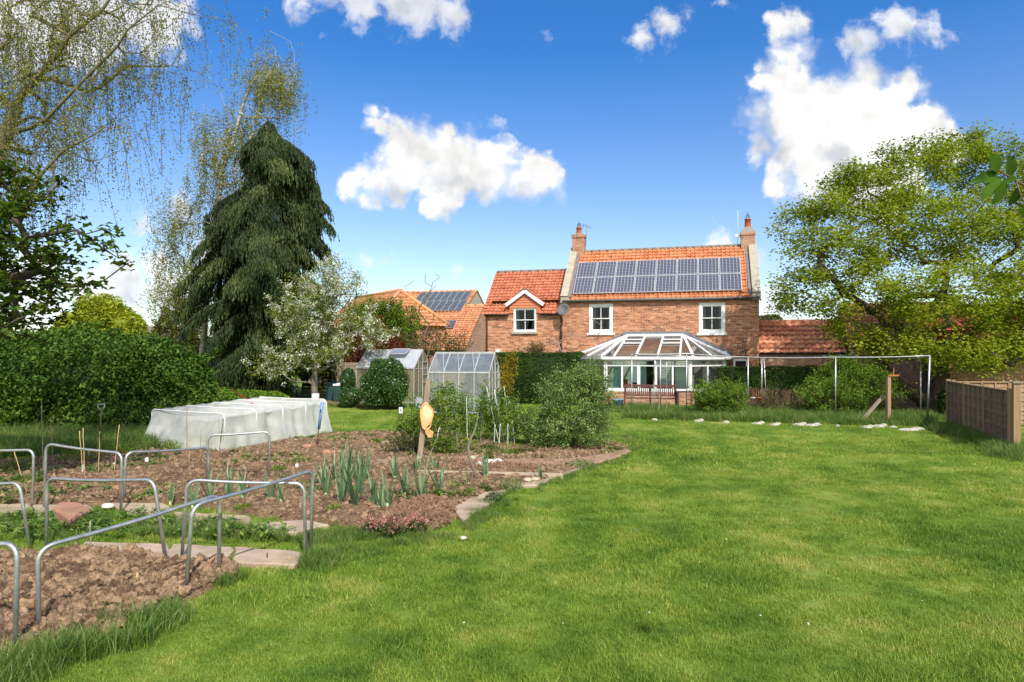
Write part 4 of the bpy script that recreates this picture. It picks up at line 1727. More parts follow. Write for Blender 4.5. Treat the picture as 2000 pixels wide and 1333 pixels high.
PX, PY, PS = [], [], []
for (a, b, dn) in ((3.6, 6, 230), (6, 9, 150), (9, 13, 85)):
    X, Y = scatter_band(a, b, dn)
    PX.append(X)
    PY.append(Y)
    PS.append(np.full(len(X), 1.0))
X, Y = np.concatenate(PX), np.concatenate(PY)
lushn = fbm(X * 0.55, Y * 0.55, octs=4, seed=21)
s = (1.0 + 1.2 * lushn) * RNG.uniform(0.7, 1.25, len(X))
gn_instances('lawn_grass', np.stack([X, Y, np.zeros_like(X) - 0.002], 1), rotz(len(X), RNG), np.clip(s, 0.6, 1.8), SHORT)
PX, PY = [], []
for (a, b, dn) in ((13, 18, 42), (18, 26, 20), (26, 33, 9)):
    X, Y = scatter_band(a, b, dn)
    PX.append(X)
    PY.append(Y)
X, Y = np.concatenate(PX), np.concatenate(PY)
lushn = fbm(X * 0.55, Y * 0.55, octs=4, seed=21)
s = (1.0 + 0.9 * lushn) * RNG.uniform(0.7, 1.2, len(X))
gn_instances('lawn_grass', np.stack([X, Y, np.zeros_like(X) - 0.002], 1), rotz(len(X), RNG), np.clip(s, 0.4, 1.7), FARG)

# longer grass: along the bed edges, between the beds, under the fruit cage, by the fence and the big bush


def along(pts, n, w, rg=RNG):
    P = np.array([G(*p)[:2] for p in pts])
    seg = np.hypot(*(P[1:] - P[:-1]).T)
    cum = np.concatenate([[0], np.cumsum(seg)])
    t = rg.uniform(0, cum[-1], n)
    i = np.clip(np.searchsorted(cum, t) - 1, 0, len(seg) - 1)
    f = ((t - cum[i]) / seg[i])[:, None]
    q = P[i] * (1 - f) + P[i + 1] * f
    return q + rg.normal(0, 1, (n, 2)) * w


def area(poly, n, rg=RNG):
    P = np.array(poly)
    lo, hi = P.min(0), P.max(0)
    out = []
    c = 0
    while c < n:
        q = rg.uniform(lo, hi, (n * 2, 2))
        q = q[inpoly(q[:, 0], q[:, 1], poly)]
        out.append(q)
        c += len(q)
    return np.concatenate(out)[:n]


L1 = along([(-100, 1385), (60, 1300), (160, 1275), (235, 1258), (300, 1215)], 430, 0.12)
L2 = along([(300, 1218), (345, 1190), (420, 1155), (480, 1135), (540, 1122), (600, 1108), (640, 1090)], 700, 0.10)
L3 = along([(600, 1098), (660, 1085), (760, 1075), (860, 1050), (930, 1020), (1000, 965)], 420, 0.13)
L4 = area(GAP, 1500)
kk = fbm(L4[:, 0] * 1.6, L4[:, 1] * 1.6, octs=2, seed=4) > -0.07
L4 = L4[kk]
L5 = along([(1000, 962), (1110, 935), (1180, 905), (1240, 876), (1225, 850)], 260, 0.15)
L6 = along([(610, 1062), (660, 1048), (740, 1050)], 160, 0.16)


def clumped(P, f=2.2, thr=0.0, seed=5):
    return P[fbm(P[:, 0] * f, P[:, 1] * f, octs=2, seed=seed) > thr + RNG.normal(0, 0.05, len(P))]


L1, L2, L3 = clumped(L1, 2.2, -0.12), clumped(L2, 2.4, -0.02), clumped(L3, 2.4, -0.04)
pts = np.concatenate([L1, L2, L3, L4, L5, L6])
sc_ = np.concatenate([RNG.uniform(0.45, 1.15, len(L1)), RNG.uniform(0.3, 0.85, len(L2)), RNG.uniform(0.25, 0.6, len(L3)),
                      RNG.uniform(0.35, 0.75, len(L4)), RNG.uniform(0.25, 0.6, len(L5)), RNG.uniform(0.4, 0.7, len(L6))])
gn_instances('long_grass', np.column_stack([pts, np.full(len(pts), -0.003)]), rotz(len(pts), RNG), sc_, LONG)
# far strips
M1 = area(GP([(-300, 905), (100, 895), (300, 882), (320, 850), (200, 838), (-300, 838)]), 2600)
M2 = area(GP([(1215, 818), (1300, 822), (1500, 826), (1700, 832), (1830, 836), (1820, 822), (1500, 812), (1230, 806)]), 1300)
M3 = along([(1845, 838), (1900, 856), (1960, 880), (2010, 900)], 420, 0.22)
M4 = along([(640, 793), (720, 797), (800, 795), (900, 800), (1000, 800)], 300, 0.15)
M5 = along([(1210, 800), (1330, 806), (1480, 806), (1650, 812), (1830, 815)], 1100, 0.6)
M6 = along([(640, 850), (780, 847), (830, 850)], 160, 0.12)
M7 = area(GP([(800, 885), (930, 885), (930, 868), (800, 862)]), 200)
pts = np.concatenate([M1, M2, M3, M4, M5, M6, M7])
sc_ = np.concatenate([RNG.uniform(0.9, 1.9, len(M1)), RNG.uniform(0.7, 1.7, len(M2)), RNG.uniform(0.6, 1.5, len(M3)),
                      RNG.uniform(0.5, 1.0, len(M4)), RNG.uniform(0.6, 1.7, len(M5)), RNG.uniform(0.4, 0.7, len(M6)),
                      RNG.uniform(0.4, 0.8, len(M7))])
gn_instances('long_grass', np.column_stack([pts, np.full(len(pts), -0.003)]), rotz(len(pts), RNG), sc_, LONG)

# clods and wood chips
CL = []
for k in range(4):
    q = MB()
    q.rock((0, 0, 0), (1, 0.8, 0.6), k * 3 + 1, 2)
    q.v = [tuple(Vector(p) * (1 + 0.5 * mnoise.noise(Vector(p) * 2.6 + Vector((k * 5, 0, 0))))) for p in q.v]
    q.sm.clear()
    CL.append(unlink(q.build('clod', 'soil_clod')))
CH = []
for k in range(3):
    q = MB()
    for j in range(5):
        a = random.uniform(0, 6.28)
        c_ = Vector((random.uniform(-.5, .5), random.uniform(-.5, .5), random.uniform(0, .3)))
        d_ = Vector((math.cos(a), math.sin(a), random.uniform(-.5, .5)))
        q.beam(c_ - d_ * random.uniform(.3, .8), c_ + d_ * random.uniform(.3, .8), 0.3, 0.1)
    CH.append(unlink(q.build('chip', 'woodchip')))


def soil_z(X, Y, h=1.0, base=0.04):
    return base + h * 0.09 * fbm(X * 1.3, Y * 1.3, octs=3, seed=1)


P1 = area(BED1, 9000)
P1 = P1[polydist(P1[:, 0], P1[:, 1], BED1) > 0.06]
s1 = 0.009 + 0.07 * RNG.uniform(0, 1, len(P1)) ** 5
P2 = area(BED2, 14000)
P2 = P2[polydist(P2[:, 0], P2[:, 1], BED2) > 0.06]
s2 = 0.010 + 0.060 * RNG.uniform(0, 1, len(P2)) ** 4
pts = np.concatenate([P1, P2])
zz = np.concatenate([soil_z(P1[:, 0], P1[:, 1], 1.35, 0.085), soil_z(P2[:, 0], P2[:, 1], 1.0, 0.07)])
sc_ = np.concatenate([s1, s2])
gn_instances('soil_clods', np.column_stack([pts, zz]), RNG.uniform(0, 6.28, (len(pts), 3)), sc_, CL)
CHIP1 = GP([(850, 925), (880, 912), (960, 912), (1040, 915), (1045, 922), (980, 927)])
CHIPM = GP([(740, 1040), (760, 1010), (800, 990), (860, 985), (893, 1005), (880, 1030), (820, 1048)])
CHIP2 = GP([(100, 985), (240, 985), (330, 960), (300, 925), (120, 930)])
C1 = area(CHIP1, 700)
C2 = area(CHIPM, 1500)
C3 = area(CHIP2, 1500)
dm_ = np.clip(polydist(C2[:, 0], C2[:, 1], CHIPM) / 0.35, 0, 1)
pts = np.concatenate([C1, C2, C3])
zz = np.concatenate([0.06 + 0.08 * RNG.uniform(0, 1, len(C1)), 0.03 + 0.20 * np.sqrt(dm_), soil_z(C3[:, 0], C3[:, 1]) + 0.03])
gn_instances('wood_chips', np.column_stack([pts, zz]), RNG.uniform(0, 6.28, (len(pts), 3)),
             RNG.uniform(0.014, 0.038, len(pts)), CH)
m = MB()
cM = Vector((*np.mean(np.array(CHIPM), 0), 0))
vs = [cM + Vector((0, 0, 0.20))]
rings = 6
for r in range(1, rings + 1):
    for k in range(28):
        a = 2 * math.pi * k / 28
        t = r / rings
        rad = 0.5 * (1 + 0.15 * math.sin(3 * a))
        vs.append(cM + Vector((math.cos(a) * rad * t, math.sin(a) * rad * 0.9 * t,
                               0.20 * (1 - t * t) + random.uniform(-.015, .015) * (1 - t) - 0.01)))
fs = [(0, 1 + k, 1 + (k + 1) % 28) for k in range(28)]
for r in range(rings - 1):
    for k in range(28):
        fs.append((1 + r * 28 + k, 1 + (r + 1) * 28 + k, 1 + (r + 1) * 28 + (k + 1) % 28, 1 + r * 28 + (k + 1) % 28))
m.add(vs, fs, True)
tag(m.build('mulch_heap', 'woodchip'), 'heap of brown shredded mulch at the tip of the vegetable bed by the lawn', 'mulch heap')

# compacted path behind the leeks and paving slabs


def slab(name, pxs, mat, z0, z1, bev=0.012, seed=0):
    rgs = random.Random(seed)
    P = [Vector(G(*p)) for p in pxs]
    c_ = sum(P, Vector()) / len(P)
    ring = []
    for i in range(len(P)):
        a, b = P[i], P[(i + 1) % len(P)]
        n_ = max(2, int((b - a).length / 0.12))
        for k in range(n_):
            q = a.lerp(b, k / n_)
            q = q + (q - c_).normalized() * rgs.uniform(-0.025, 0.025)
            if k == 0:
                q = q + (c_ - q) * 0.03
            ring.append(q)
    ar = sum(ring[i].x * ring[(i + 1) % len(ring)].y - ring[(i + 1) % len(ring)].x * ring[i].y for i in range(len(ring)))
    if ar < 0:
        ring.reverse()
    m = MB()
    n_ = len(ring)
    vs = [Vector((q.x, q.y, z0)) for q in ring]
    vs += [Vector((q.x, q.y, z1 - bev)) for q in ring]
    vs += [Vector((q.x, q.y, z1)) + (c_ - q).normalized() * bev * 1.5 for q in ring]
    fs = []
    for i in range(n_):
        j = (i + 1) % n_
        fs += [(i, j, n_ + j, n_ + i), (n_ + i, n_ + j, 2 * n_ + j, 2 * n_ + i)]
    fs.append(tuple(2 * n_ + i for i in range(n_)))
    m.add(vs, fs)
    return m.build(name, mat)


PATHP = [(640, 908), (700, 897), (760, 893), (900, 899), (1010, 904), (1130, 902), (1185, 893), (1222, 882), (1236, 884),
         (1195, 903), (1140, 915), (1100, 924), (1040, 912), (940, 908), (840, 906), (740, 912)]
kind(slab('path', PATHP, 'packed_path', -0.02, 0.075, 0.03, 3))
SL = [([(165, 1066), (330, 1070), (325, 1094), (150, 1086)], 'first pale slab of the near path, left, under the leaning hoop leg'),
      ([(334, 1070), (455, 1077), (450, 1104), (328, 1096)], 'pale slab of the near path where the two hoop feet meet'),
      ([(459, 1077), (590, 1087), (580, 1114), (453, 1106)], 'last pale slab of the near path, ending at the lawn edge'),
      ([(-120, 993), (58, 990), (66, 1012), (-140, 1016)], 'sandy slab of the far path at the left edge of the picture'),
      ([(62, 992), (170, 993), (190, 1006), (72, 1011)], 'sandy slab of the far path behind the red stone slab'),
      ([(215, 990), (325, 990), (335, 1008), (245, 1008)], 'sandy slab of the far path holding the small white stone'),
      ([(338, 1006), (490, 1014), (482, 1040), (350, 1030)], 'large buff slab of the far path in front of the small leeks'),
      ([(484, 1030), (600, 1022), (645, 1032), (560, 1050)], 'narrow buff slab of the far path nearest the leeks'),
      ([(878, 992), (905, 975), (990, 962), (960, 990), (925, 1010), (905, 1027)], 'cracked grey slab beside the mulch heap'),
      ([(890, 884), (978, 884), (962, 903), (885, 902)], 'weathered square slab behind the curved stick'),
      ([(1000, 945), (1080, 938), (1060, 950), (990, 960)], 'grey slab below the edging board by the lawn')]
for i, (p_, lb) in enumerate(SL):
    tag(slab('paving_slab', p_, 'slab_stone', -0.02, 0.048 + 0.004 * (i % 3), 0.012, i), lb, 'paving slab', 'worn slabs of the vegetable garden paths')
tag(slab('stone_slab', [(104, 1012), (118, 1003), (150, 1004), (178, 1012), (160, 1026), (140, 1041), (118, 1028)], 'slab_red', 0.0, 0.17, 0.03, 5),
    'reddish flat stone lying in the grass between the beds', 'stone')
# edging boards
m = MB()
a, b = G(815, 930), G(1100, 937)
m.beam(a + Vector((0, 0, 0.055)), b + Vector((0, 0, 0.055)), 0.045, 0.11)
tag(m.build('edging_board', 'pale_wood'), 'long weathered edging board between leek bed and mulched strip', 'board', 'edging boards')
m = MB()
a, b = G(1090, 936), G(1160, 908)
m.beam(a + Vector((0, 0, 0.045)), b + Vector((0, 0, 0.045)), 0.09, 0.03)
tag(m.build('edging_board', 'old_wood'), 'short flat board at the right end of the mulched strip', 'board', 'edging boards')
m = MB()
a, b = G(432, 889), G(590, 858)
m.beam(a + Vector((0, 0, 0.05)), b + Vector((0, 0, 0.05)), 0.04, 0.09)
tag(m.build('edging_board', 'old_wood'), 'old board along the foot of the white net tunnel', 'board', 'edging boards')
# stones
STN = [((922, 902), 0.075, 'cobble', 'left of the two round cobbles by the path'),
       ((945, 903), 0.075, 'cobble', 'right of the two round cobbles by the path'),
       ((818, 902), 0.05, 'white_stone', 'small white stone at the foot of the hat post'),
       ((955, 912), 0.10, 'white_stone', 'larger pale stone on the path right of the curved stick'),
       ((972, 908), 0.07, 'white_stone', 'pale stone touching the clump on the path'),
       ((935, 915), 0.07, 'white_stone', 'pale stone just behind the curved stick'),
       ((210, 1000), 0.07, 'white_stone', 'crumpled white stone on the sandy far path'),
       ((1030, 947), 0.07, 'cobble', 'left pale cobble under the edging board by the lawn'),
       ((1045, 945), 0.06, 'cobble', 'right pale cobble under the edging board by the lawn'),
       ((600, 880), 0.10, 'slab_red', 'pinkish stone in the soil beside the blue handled tool'),
       ((752, 873), 0.09, 'old_wood', 'flat weathered stone near the sign stake'),
       ((640, 893), 0.12, 'slab_red', 'broad reddish stone behind the leeks'),
       ((120, 1022), 0.0, None, ''),
       ((575, 866), 0.06, 'white_stone', 'cream stone near the right end of the net tunnel'),
       ((905, 1056), 0.035, 'white_stone', 'tiny white stone on the lawn edge below the slab')]
for i, (p_, s_, mt, lb) in enumerate(STN):
    if not mt:
        continue
    q = MB()
    g_ = G(*p_)
    g_.z = 0.06 if p_[1] < 1010 else 0.02
    q.rock((0, 0, s_ * 0.3), (s_ * 1.25, s_, s_ * 0.62), i * 2.3, 3)
    o = q.build('stone', mt)
    o.location = g_
    tag(o, lb, 'stone', 'stones around the vegetable beds')
simple('edge_stone', (0.58, 0.55, 0.47), (0.22, 0.20, 0.14), 11.0, 0.95, bump=0.03)
WS = [((1278, 823), 0.16, 'leftmost white stone edging the long grass'), ((1362, 826), 0.22, 'white stone in front of the second cage post'),
      ((1418, 828), 0.17, 'white stone in front of the rose bush'), ((1478, 831), 0.26, 'flat white stone right of the third cage post'),
      ((1512, 833), 0.22, 'dull pinkish white stone near the middle of the edging row'),
      ((1560, 833), 0.26, 'white stone in the middle of the edging row'), ((1585, 834), 0.30, 'long white stone just left of the tall cage post'),
      ((1636, 836), 0.10, 'small white stone at the tall cage post'), ((1692, 838), 0.24, 'rubbly white stone below the leaning timber prop'),
      ((1715, 836), 0.30, 'broad white stone below the timber post'), ((1745, 838), 0.18, 'small pale stone right of the timber post'),
      ((1775, 843), 0.48, 'largest flat white stone near the right end of the row'), ((1850, 838), 0.14, 'small white stone near the fence corner')]
for i, (p_, s_, lb) in enumerate(WS):
    q = MB()
    q.rock((0, 0, 0.02), (s_ * 0.7, s_ * 0.24, 0.065), i * 1.7 + 9, 2)
    q.sm.clear()
    if s_ > 0.2:
        q.rock((s_ * 0.6, 0.05, 0.05), (s_ * 0.45, s_ * 0.3, 0.06), i * 1.3 + 4, 2)
    o = q.build('stone', 'edge_stone')
    o.location = G(p_[0], p_[1] - 1)
    o.location.z = 0.0
    tag(o, lb, 'stone', 'white stones edging the fruit cage')

# weeds, straw and litter that nobody could count
WDP = []
for k in range(3):
    r_ = np.random.default_rng(90 + k)
    n_ = 26
    C_ = r_.normal(0, 0.045, (n_, 3))
    C_[:, 2] = np.abs(C_[:, 2]) * 0.7 + 0.01
    d_ = r_.normal(0, 1, (n_, 3)); d_[:, 2] = 0.3
    d_ /= np.linalg.norm(d_, axis=1, keepdims=True)
    s_ = np.cross(d_, [0, 0, 1]); s_ /= np.linalg.norm(s_, axis=1, keepdims=True)
    L_ = r_.uniform(0.02, 0.045, (n_, 1))
    V_ = np.stack([C_ - d_ * L_, C_ + s_ * L_ * .4, C_ + d_ * L_, C_ - s_ * L_ * .4], 1).reshape(-1, 3)
    WDP.append(unlink(np_mesh('weed', V_, np.arange(4 * n_).reshape(-1, 4), 'grass_long', rnd=r_.uniform(0, 1, n_))))
W1 = area(BED2, 2600)
W1 = W1[fbm(W1[:, 0] * 0.9, W1[:, 1] * 0.9, octs=3, seed=44) > 0.10 - 0.12 * (W1[:, 0] < -6.5) - 0.10 * (W1[:, 0] > -0.5)]
W1 = np.concatenate([W1, area(GAP, 200), area(BED1, 14)])
gn_instances('weeds', np.column_stack([W1, soil_z(W1[:, 0], W1[:, 1]) + 0.01]), rotz(len(W1), RNG), RNG.uniform(0.4, 1.5, len(W1)), WDP)
simple('straw', (0.58, 0.45, 0.28), (0.40, 0.29, 0.17), 9.0, 0.8)
STW = []
for k in range(2):
    q = MB()
    q.tube([(-1, 0, 0), (-0.3, 0.15 * (1 - 2 * k), 0.05), (0.4, 0.0, 0.02), (1, 0.25, 0.1)], 0.035, 4)
    STW.append(unlink(q.build('straw', 'straw')))
S1 = np.concatenate([area(BED2, 420), area(BED1, 60)])
gn_instances('straw_litter', np.column_stack([S1, soil_z(S1[:, 0], S1[:, 1]) + 0.035]), rotz(len(S1), RNG, 0.2), RNG.uniform(0.03, 0.11, len(S1)), STW)
PET = []
q = MB()
q.add([(-1, 0, 0), (0, -0.6, 0.1), (1, 0, 0.15), (0, 0.6, 0.2)], [(0, 1, 2, 3)])
PET.append(unlink(q.build('petal', 'white_label')))
Yp_ = RNG.uniform(5.5, 22, 110)
Xp_ = RNG.uniform(-0.1, 0.75, 110) * Yp_
kk = ~excl(Xp_, Yp_)
gn_instances('fallen_petals', np.stack([Xp_, Yp_, np.full(110, 0.035)], 1)[kk], rotz(int(kk.sum()), RNG, 0.5), RNG.uniform(0.006, 0.014, 110)[kk], PET)
# ============================================================= vegetation
simple('bark_dark', (0.10, 0.075, 0.055), (0.045, 0.035, 0.028), 9.0, 0.95, bump=0.02, stretch=(1, 1, 0.3), bscale=20)
simple('bark_grey', (0.24, 0.21, 0.16), (0.11, 0.095, 0.075), 8.0, 0.95, bump=0.02, stretch=(1, 1, 0.3), bscale=18)
simple('bark_olive', (0.17, 0.155, 0.085), (0.09, 0.08, 0.05), 8.0, 0.95)
simple('bark_birch', (0.50, 0.47, 0.42), (0.18, 0.16, 0.13), 6.0, 0.85, stretch=(0.6, 0.6, 2.0))
simple('twig', (0.17, 0.11, 0.075), (0.09, 0.06, 0.04), 9.0, 0.9)
simple('twig_pale', (0.34, 0.29, 0.22), (0.20, 0.165, 0.12), 9.0, 0.9)
leaf_mat('leaf_sycamore', (0.11, 0.155, 0.012), (0.26, 0.33, 0.025), (0.45, 0.49, 0.055), 0.5, 0.9)
leaf_mat('leaf_birch', (0.10, 0.11, 0.018), (0.24, 0.25, 0.035), (0.42, 0.39, 0.07), 0.40, 0.8)
leaf_mat('leaf_conifer', (0.014, 0.028, 0.009), (0.042, 0.066, 0.018), (0.110, 0.135, 0.040), 0.12, 0.6, 0.75)
leaf_mat('leaf_bush', (0.025, 0.065, 0.008), (0.062, 0.135, 0.014), (0.13, 0.21, 0.024), 0.25, 0.7)
leaf_mat('leaf_hazel', (0.035, 0.070, 0.008), (0.080, 0.145, 0.016), (0.17, 0.25, 0.03), 0.35, 1.0)
leaf_mat('leaf_twig', (0.03, 0.07, 0.008), (0.075, 0.155, 0.012), (0.12, 0.21, 0.02), 0.45, 6.0, 0.7, 0.1)
leaf_mat('leaf_yellow', (0.20, 0.25, 0.02), (0.36, 0.40, 0.03), (0.50, 0.52, 0.07), 0.4, 0.6)
leaf_mat('leaf_cherry', (0.10, 0.15, 0.012), (0.20, 0.27, 0.025), (0.34, 0.39, 0.05), 0.4, 1.2)
leaf_mat('blossom', (0.62, 0.62, 0.52), (0.76, 0.76, 0.68), (0.86, 0.86, 0.80), 0.3, 2.0)
leaf_mat('leaf_grey_green', (0.08, 0.145, 0.03), (0.175, 0.265, 0.06), (0.34, 0.43, 0.15), 0.3, 1.6, 0.45, 0.4)
leaf_mat('leaf_fresh', (0.065, 0.13, 0.012), (0.15, 0.25, 0.024), (0.28, 0.38, 0.05), 0.4, 1.4)
leaf_mat('leaf_hedge', (0.022, 0.052, 0.010), (0.048, 0.098, 0.015), (0.095, 0.16, 0.028), 0.2, 1.4)
leaf_mat('leaf_red', (0.09, 0.022, 0.012), (0.18, 0.045, 0.02), (0.26, 0.085, 0.03), 0.3, 1.0)
leaf_mat('leaf_olive', (0.055, 0.065, 0.022), (0.12, 0.125, 0.04), (0.20, 0.19, 0.07), 0.3, 1.0)
leaf_mat('leaf_laurel', (0.020, 0.055, 0.010), (0.048, 0.115, 0.020), (0.12, 0.21, 0.05), 0.2, 1.2, 0.35, 0.5)
leaf_mat('leaf_gold', (0.16, 0.13, 0.012), (0.33, 0.25, 0.02), (0.50, 0.38, 0.03), 0.35, 1.2)
leaf_mat('leaf_leek', (0.070, 0.14, 0.060), (0.145, 0.235, 0.115), (0.27, 0.37, 0.19), 0.25, 3.0, 0.4, 0.4)
leaf_mat('petal_pink', (0.35, 0.10, 0.10), (0.58, 0.22, 0.20), (0.78, 0.50, 0.42), 0.3, 5.0)


def rand_unit(n, rg):
    v = rg.normal(0, 1, (n, 3))
    return v / np.linalg.norm(v, axis=1, keepdims=True)


def leaf_geo(C, L, W, rg, up=0.5, direction=None, dirn=0.6, fold=0.25):
    """leaves: two folded triangles pairs (rhomb) at points C; L,W arrays or scalars; up = bias of the faces upward"""
    n = len(C)
    L = np.broadcast_to(np.asarray(L, float), (n,))[:, None] * rg.uniform(0.7, 1.3, (n, 1))
    W = np.broadcast_to(np.asarray(W, float), (n,))[:, None] * rg.uniform(0.75, 1.25, (n, 1))
    nrm = rand_unit(n, rg)
    nrm[:, 2] = np.abs(nrm[:, 2]) + up
    nrm /= np.linalg.norm(nrm, axis=1, keepdims=True)
    if direction is None:
        d = rand_unit(n, rg)
    else:
        d = direction + rand_unit(n, rg) * dirn
    d = d - nrm * (d * nrm).sum(1, keepdims=True)
    if direction is not None:
        # keep the direction, bend the normal instead
        d = direction + rand_unit(n, rg) * dirn
        d /= np.linalg.norm(d, axis=1, keepdims=True)
        nrm = nrm - d * (d * nrm).sum(1, keepdims=True)
        nrm /= np.linalg.norm(nrm, axis=1, keepdims=True) + 1e-9
    d /= np.linalg.norm(d, axis=1, keepdims=True) + 1e-9
    s = np.cross(nrm, d)
    base = C - d * L * 0.5
    tip = C + d * L * 0.5 - nrm * L * fold * 0.4
    l = C - d * L * 0.08 + s * W * 0.5 + nrm * W * fold
    r = C - d * L * 0.08 - s * W * 0.5 + nrm * W * fold
    V = np.stack([base, l, tip, r], 1).reshape(-1, 3)
    Fq = np.arange(4 * n).reshape(-1, 4)
    return V, Fq


def merge(parts):
    V, Fq, R, o = [], [], [], 0
    for v, f, r in parts:
        V.append(v)
        Fq.append(f + o)
        R.append(r)
        o += len(v)
    return np.concatenate(V), np.concatenate(Fq), np.concatenate(R)


def blob_points(blobs, n, rg, shell=0.75, lump=0.25, freq=1.2, seed=0, tip=0.0, cut=0.72):
    """points in the outer part of a union of ellipsoids (cx,cy,cz,rx,ry,rz)"""
    B = np.array(blobs, float)
    w = (B[:, 3] * B[:, 5] + B[:, 4] * B[:, 5] + B[:, 3] * B[:, 4])
    idx = rg.choice(len(B), int(n * 1.7), p=w / w.sum())
    u = rand_unit(len(idx), rg)
    rad = shell + (1.0 - shell) * rg.uniform(0, 1, len(idx)) ** 0.6
    c = B[idx, :3]
    r = B[idx, 3:]
    p = c + u * r * rad[:, None]
    lm = fbm(p[:, 0] * freq, p[:, 1] * freq, p[:, 2] * freq, octs=3, seed=seed)
    p = c + u * r * (rad * (1 + lump * 2 * lm))[:, None]
    p[:, 2] -= tip
    inside = np.zeros(len(p), bool)
    for k in range(len(B)):
        q = (p - B[k, :3]) / (B[k, 3:] * cut)
        inside |= ((q ** 2).sum(1) < 1) & (idx != k)
    p = p[~inside]
    u = u[~inside]
    return p[:n], u[:n]


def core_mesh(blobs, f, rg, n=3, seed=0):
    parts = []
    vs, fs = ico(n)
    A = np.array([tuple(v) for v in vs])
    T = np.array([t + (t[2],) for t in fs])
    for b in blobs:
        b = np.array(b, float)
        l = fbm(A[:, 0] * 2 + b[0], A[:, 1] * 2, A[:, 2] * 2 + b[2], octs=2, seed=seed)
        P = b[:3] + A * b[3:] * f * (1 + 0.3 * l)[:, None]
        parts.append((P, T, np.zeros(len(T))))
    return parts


class Skel:
    def __init__(self, base_pts, r_tip=0.006):
        self.p = [Vector(q) for q in base_pts]
        self.par = [i - 1 for i in range(len(base_pts))]
        self.r_tip = r_tip
        self.trunk_n = len(base_pts)

    def grow(self, targets, seg=0.35, bend=0.25, rg=None, start=1, high_pen=0.8, jit=0.04, min_i=1):
        T = sorted([Vector(t) for t in targets], key=lambda t: (t - self.p[min(start, len(self.p) - 1)]).length)
        for t in T:
            P = np.array([tuple(q) for q in self.p])
            d = P - np.array(t)
            dist = np.sqrt((d ** 2).sum(1)) + high_pen * np.maximum(0, d[:, 2])
            dist[:min_i] += 1e3
            i = int(dist.argmin())
            a = self.p[i]
            L = (t - a).length
            n = max(1, int(L / seg))
            par = i
            prevdir = (a - self.p[self.par[i]]).normalized() if self.par[i] >= 0 else Vector((0, 0, 1))
            c = a + prevdir * L * bend + Vector((0, 0, L * 0.05))
            for k in range(1, n + 1):
                s = k / n
                q = a * (1 - s) ** 2 + c * 2 * s * (1 - s) + t * s * s
                if k < n:
                    q = q + Vector((rg.normal(), rg.normal(), rg.normal())) * jit * min(1.0, L)
                self.p.append(q)
                self.par.append(par)
                par = len(self.p) - 1

    def radii(self, r_base, expo=0.5):
        n = len(self.p)
        cnt = [0] * n
        child = [0] * n
        for i in range(n):
            if self.par[i] >= 0:
                child[self.par[i]] += 1
        for i in range(n - 1, -1, -1):
            if child[i] == 0:
                cnt[i] = 1
            if self.par[i] >= 0:
                cnt[self.par[i]] += cnt[i]
        m = max(cnt)
        return [max(self.r_tip, r_base * (c / m) ** expo) for c in cnt]

    def mesh(self, mb, r_base, expo=0.5, flare=1.0, sides=7):
        R = self.radii(r_base, expo)
        n = len(self.p)
        ch = [[] for _ in range(n)]
        for i in range(n):
            if self.par[i] >= 0:
                ch[self.par[i]].append(i)
        done = set()
        stack = [(0, None)]
        while stack:
            s, frm = stack.pop()
            pts, rr = ([self.p[frm]], [min(R[frm], R[s] * 1.25)]) if frm is not None else ([], [])
            i = s
            while True:
                pts.append(self.p[i])
                rr.append(R[i])
                if not ch[i]:
                    break
                nx = max(ch[i], key=lambda k: R[k])
                for k in ch[i]:
                    if k != nx:
                        stack.append((k, i))
                i = nx
            if frm is None and flare > 1:
                rr[0] *= flare
            if len(pts) > 1:
                sd = sides if max(rr) > 0.05 else (5 if max(rr) > 0.02 else 4)
                mb.tube(pts, rr, sd, cap=False)
        return mb


def plant(name, label, cat, base, group=None):
    return thing(name, label, cat, base, 0, group)


def rel(pts, base):
    return [tuple(Vector(p) - Vector(base)) for p in pts]


def leaf_part(name, parts, mat, root):
    V, Fq, R = merge(parts)
    return np_mesh(name, V, Fq, mat, root, rnd=R)


def shrub(name, label, cat, base, blobs, n, lsize, mat, aspect=0.6, shell=0.7, lump=0.25, freq=1.5, core=0.78, up=0.4,
          rgs=1, stems=0, stem_r=0.02, stem_mat='twig', outward=0.5, group=None, barkname='stem', extra=None, cut=0.72):
    """blobs are world coordinates"""
    rg = np.random.default_rng(rgs)
    base = Vector(base)
    root = plant(name, label, cat, base, group)
    B = [(b[0] - base.x, b[1] - base.y, b[2] - base.z, b[3], b[4], b[5]) for b in blobs]
    P, U = blob_points(B, n, rg, shell, lump, freq, rgs, cut=cut)
    k = P[:, 2] > 0.02
    P, U = P[k], U[k]
    V, Fq = leaf_geo(P, lsize, lsize * aspect, rg, up, direction=U * outward + np.array([0, 0, -0.15]), dirn=0.9)
    parts = [(V, Fq, rg.uniform(0, 1, len(Fq)))]
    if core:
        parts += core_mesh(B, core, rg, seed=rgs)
    if extra is not None:
        parts += extra(B, rg)
    leaf_part('foliage', parts, mat, root)
    if stems:
        m = MB()
        for i in range(stems):
            a = rg.uniform(0, 6.28)
            b = B[rg.integers(len(B))]
            s = Vector((rg.normal(0, 0.12), rg.normal(0, 0.12), 0))
            e = Vector((b[0] + rg.normal(0, 0.35) * b[3], b[1] + rg.normal(0, 0.35) * b[4], b[2] + b[5] * rg.uniform(-0.2, 0.7)))
            mid = s.lerp(e, 0.5) + Vector((0, 0, 0.15 * e.z))
            m.tube([s, s.lerp(mid, 0.6), mid, mid.lerp(e, 0.6), e], [stem_r, stem_r * .85, stem_r * .7, stem_r * .5, stem_r * .25], 5,
                   cap=False)
        m.build(barkname, stem_mat, root)
    return root


